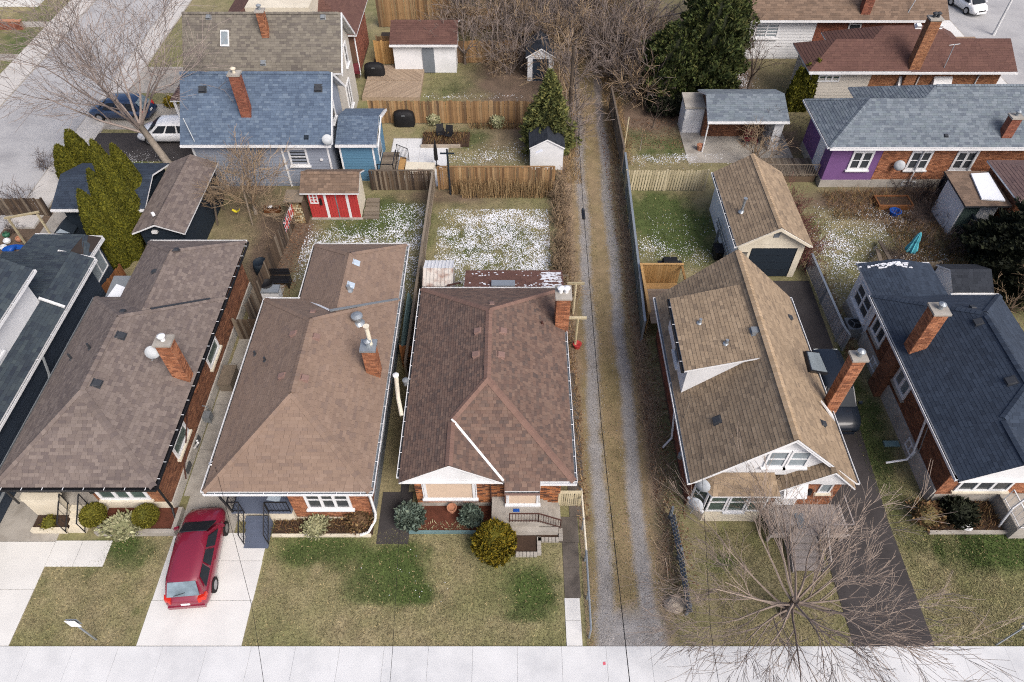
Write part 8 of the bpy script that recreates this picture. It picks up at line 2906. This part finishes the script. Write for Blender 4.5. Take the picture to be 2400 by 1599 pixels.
# blue sled, toys
p = W(38, 592, 0)
t = thing('snow_sled', 'bright blue plastic sled in the littered left yard', 'sled', p)
mb = MB()
K = 16
for (q, z) in ((.7, .02), (1.0, .28), (1.08, .3), (1.08, .26), (.95, .3), (.62, .06)):
    for j in range(K):
        a = 2 * math.pi * j / K
        mb.v.append((p.x + .62 * q * math.cos(a) * (1 if math.cos(a) < 0 else 1.25), p.y + .36 * q * math.sin(a), z))
for i in range(5):
    for j in range(K):
        a, b = i * K + j, i * K + (j + 1) % K
        mb.f.append((a, b, b + K, a + K))
mb.build('tub', 'blue_plastic', t, smooth=True)
MB().box(p.x - .1, p.x + .0, p.y - .3, p.y + .3, .2, .3).build('seat_bar', 'blue_plastic', t)
for i, (u, v, m, lb) in enumerate(((20, 570, 'white', 'white ball-like pot in the littered left yard'), (12, 585, 'white', 'second white pot near the blue sled'), (18, 555, 'green_metal', 'green pot in the littered left yard'), (48, 565, 'terracotta', 'pale clay pot right of the blue sled'))):
    p = W(u, v, 0)
    t = thing('garden_pot', lb, 'pot', p)
    MB().lathe(p, [(.1, 0), (.2, .1), (.22, .22), (.15, .3), (.12, .3), (.1, .2)], 10).build('body', m, t)
# timber arbour on the left yard
t = thing('timber_arbour', 'pale timber arbour frame beside the arborvitae', 'arbour', W(60, 560))
a, b = W(52, 605, 0), W(130, 560, 0)
for (p, h) in ((W(62, 575, 0), 2.0), (W(125, 560, 0), 2.0)):
    MB().bar(p, p + ZV * h, .1, .1).build('post', 'wood_pale', t)
pa_, pb2 = W(62, 575, 0) + ZV * 2.0, W(125, 560, 0) + ZV * 2.0
MB().bar(pa_ + Vector((-.2, 0, .06)), pb2 + Vector((.2, 0, .06)), .12, .1).build('beam', 'wood_pale', t)
# little bird house style shelter
p = W(170, 560, 0)
t = thing('dog_house', 'small dark dog house with pale gable near the arborvitae', 'dog house', p)
MB().box(p.x - .5, p.x + .5, p.y - .4, p.y + .5, 0, .8).build('wall', 'dark_siding', t)
MB().prism([(p.x - .5, p.y - .42, .8), (p.x + .5, p.y - .42, .8), (p.x, p.y - .42, 1.2)], Vector((0, .05, 0))).build('gable', 'light_blue', t)
MB().prism([(p.x - .58, p.y - .45, .78), (p.x, p.y - .45, 1.25), (p.x, p.y + .55, 1.25), (p.x - .58, p.y + .55, .78)], .05).build('roof_panel', 'navy', t)
MB().prism([(p.x + .58, p.y - .45, .78), (p.x, p.y - .45, 1.25), (p.x, p.y + .55, 1.25), (p.x + .58, p.y + .55, .78)], .05).build('roof_panel', 'navy', t)
# bins at the navy garage corner
p = W(518, 445, 0)
t = thing('waste_bin', 'grey bin with pale lid beside the black garage', 'bin', p)
MB().lathe(p, [(.24, 0), (.28, .8), (.3, .8), (.3, .86), (.02, .92)], 12).build('body', 'grey_paint', t)
p = W(560, 800, 0)
t = thing('storage_bench', 'grey storage bench against the brick side wall', 'bench', (-14.2, 21.5, 0))
MB().box(-14.5, -13.9, 21.0, 22.2, 0, .55).build('box', 'wood_grey', t)
MB().box(-14.53, -13.87, 20.97, 22.23, .55, .6).build('lid', 'wood_dark', t)
t = thing('gas_meter', 'grey gas meter against the first brick side wall', 'meter', (-14.4, 19.2, 0))
MB().box(-14.62, -14.3, 18.9, 19.3, .35, .75).build('meter_body', 'grey_metal', t)
MB().tube([(-14.45, 19.1, 0), (-14.45, 19.1, .35)], .03, 6).build('pipe', 'grey_metal', t)
MB().tube([(-14.5, 19.45, 0), (-14.5, 19.45, .9), (-14.7, 19.45, .95)], .025, 6).build('pipe', 'grey_metal', t)
# rock, green box, sidewalk mark, stepping stone
rng = random.Random(3)
p = W(1583, 1420, 0)
t = thing('boulder', 'pale boulder at the end of the louvred fence', 'rock', p)
import bmesh
bm = bmesh.new()
bmesh.ops.create_icosphere(bm, subdivisions=2, radius=.42)
for v in bm.verts:
    v.co = Vector((v.co.x * 1.05, v.co.y * .85, v.co.z * .7)) * (1 + rng.uniform(-.16, .16))
    v.co += p + ZV * .12
me = bpy.data.meshes.new('stone')
bm.to_mesh(me)
bm.free()
me.materials.append(M['rock'])
place('stone', me, t)
p = W(2257, 1235, 0)
t = thing('boulder', 'frosted grey rock in the front bed at the right edge', 'rock', p)
bm = bmesh.new()
bmesh.ops.create_icosphere(bm, subdivisions=2, radius=.3)
for v in bm.verts:
    v.co = v.co * (1 + rng.uniform(-.16, .16)) + p + ZV * .1
me = bpy.data.meshes.new('stone')
bm.to_mesh(me)
bm.free()
me.materials.append(M['concrete_walk'])
place('stone', me, t)
p = W(2088, 1042, 0)
t = thing('splash_block', 'dark green splash block under the white downpipe end', 'splash block', p)
MB().box(p.x - .35, p.x + .35, p.y - .15, p.y + .15, 0, .1).build('block', 'teal_metal', t)
p = W(1416, 1555, 0.033)
t = thing('survey_mark', 'small pink paint mark on the sidewalk', 'mark', (p.x, p.y, 0.03))
MB().prism([p + Vector((-.05, -.06, .004)), p + Vector((.06, -.05, .004)), p + Vector((.05, .06, .004)), p + Vector((-.04, .05, .004))], .006).build('paint', 'red_marker', t)


# sign posts
def signpost(label, base, h, sign=True):
    b = Vector(base)
    t = thing('sign_post', label, 'sign', b)
    po = MB()
    po.box(b.x - .03, b.x + .03, b.y - .02, b.y + .02, 0, h)
    po.build('post', 'galv', t)
    if sign:
        s = MB()
        s.hexa([(b.x - .19, b.y - .05, h - .5), (b.x + .19, b.y - .05, h - .5), (b.x + .19, b.y - .03, h - .5), (b.x - .19, b.y - .03, h - .5),
                (b.x - .19, b.y - .05, h + .06), (b.x + .19, b.y - .05, h + .06), (b.x + .19, b.y - .03, h + .06), (b.x - .19, b.y - .03, h + .06)])
        s.build('sign_plate', 'white', t)
        s = MB()
        s.hexa([(b.x - .2, b.y + .03, h - .45), (b.x + .2, b.y + .03, h - .45), (b.x + .2, b.y + .05, h - .45), (b.x - .2, b.y + .05, h - .45),
                (b.x - .2, b.y + .03, h + .02), (b.x + .2, b.y + .03, h + .02), (b.x + .2, b.y + .05, h + .02), (b.x - .2, b.y + .05, h + .02)])
        s.build('sign_back', 'galv', t)
        MB().lathe((b.x, b.y - .056, h - .22), [(.11, 0)], 3) if False else None


signpost('white street sign on a steel post at the left front lawn', W(226, 1500), 2.1)
signpost('bare steel sign post at the right front lawn', W(2334, 1512), 2.6)
# street lamp at the top right
p = W(2328, 82, 0)
t = thing('street_lamp', 'tall pale street lamp post at the upper right street', 'lamp post', p)
MB().tube([p, p + ZV * .4, p + ZV * 8], [.16, .11, .07], 8).build('post', 'concrete_walk', t)
MB().tube([p + ZV * 7.9, p + Vector((.6, 0, 8.4)), p + Vector((1.8, 0, 8.5))], .05, 6).build('arm', 'galv', t)
MB().box(p.x + 1.7, p.x + 2.3, p.y - .12, p.y + .12, 8.4, 8.55).build('lamp_head', 'galv', t)
# pale pole leaning on the lane fence
a, b = W(1462, 352, 0), W(1481, 275, 0)
t = thing('leaning_pole', 'long pale pole leaning by the lane fence', 'pole', a)
MB().tube([a, a + Vector((.15, .6, 2.2))], .05, 6).build('pole', 'wood_pale', t)

# utility poles and wires
up1 = W(1322, 330, 0)
def utility_pole(label, p, h, arms=True):
    t = thing('utility_pole', label, 'pole', (p[0], p[1], 0))
    p = Vector((p[0], p[1], 0))
    MB().tube([p, p + ZV * h], [.14, .09], 8).build('pole', 'wood_dark', t)
    if arms:
        MB().bar(p + Vector((-.6, 0, h - .5)), p + Vector((.6, 0, h - .5)), .1, .12).build('crossarm', 'wood_dark', t)
        for s in (-.5, .5):
            MB().lathe(p + Vector((s, 0, h - .44)), [(.03, 0), (.05, .05), (.03, .1), (.05, .14), (.01, .18)], 8).build('insulator', 'white', t)
    return p + ZV * (h - .6)


q1 = utility_pole('dark wooden utility pole rising behind the yellow-green spruce', (up1.x + .35, up1.y + 1.2), 6.3, False)
q0 = utility_pole('wooden utility pole across the street behind the viewer', (3.6, -4.0), 8.2)
q2 = utility_pole('wooden utility pole far up the lane in the thicket', (4.0, 66), 7.0)


def wire(label, pts, r=0.012, sag=0.3, nm='overhead_wire'):
    P = [Vector(p) for p in pts]
    out = []
    for i in range(len(P) - 1):
        for k in range(13 if i == len(P) - 2 else 12):
            t = k / 12
            q = P[i].lerp(P[i + 1], t) - ZV * (sag * 4 * t * (1 - t))
            out.append(q)
    mb = MB().tube(out, r, 5)
    o = mb.build(nm, 'cable', None, label=label, cat='wire')
    return o


pe = Vector((q1.x, q1.y, 5.6))
cmid = W(1368, 500, 5.2)
wire('thick black cable running along the lane towards the viewer', [q2, pe, cmid, W(1410, 1000, 5.6), W(1476, 1599, 6.6), q0], 0.014, 0.0)
t = thing('cable_closure', 'dark splice closure hanging on the lane cable', 'cable box', cmid)
MB().tube([cmid + Vector((0, .55, -.12)), cmid + Vector((0, .45, -.14)), cmid + Vector((0, -.25, -.14)), cmid + Vector((0, -.35, -.12))], [.03, .09, .09, .03], 8).build('case', 'black_metal', t)
MB().tube([cmid + Vector((0, .3, -.05)), cmid + Vector((0, .3, .02))], .02, 5).build('clamp', 'galv', t)
wire('thin wire from the brown roof corner down across the driveway', [(-11.9, 14.6, 3.5), W(590, 1420, 4.4), W(618, 1599, 5.0), q0 + Vector((0, 0, -.3))], 0.008, 0.05)
wire('thin wire over the middle front lawn and sidewalk', [(-4.4, 14.4, 3.3), W(921, 1510, 5.2), W(914, 1599, 5.6), q0 + Vector((0, 0, -.2))], 0.007, 0.02)
wire('thin wire crossing from the tan roof to the street', [(7.6, 15.9, 4.3), W(1665, 1470, 5.0), W(1684, 1599, 5.6), q0 + Vector((.3, 0, -.1))], 0.008, 0.02)
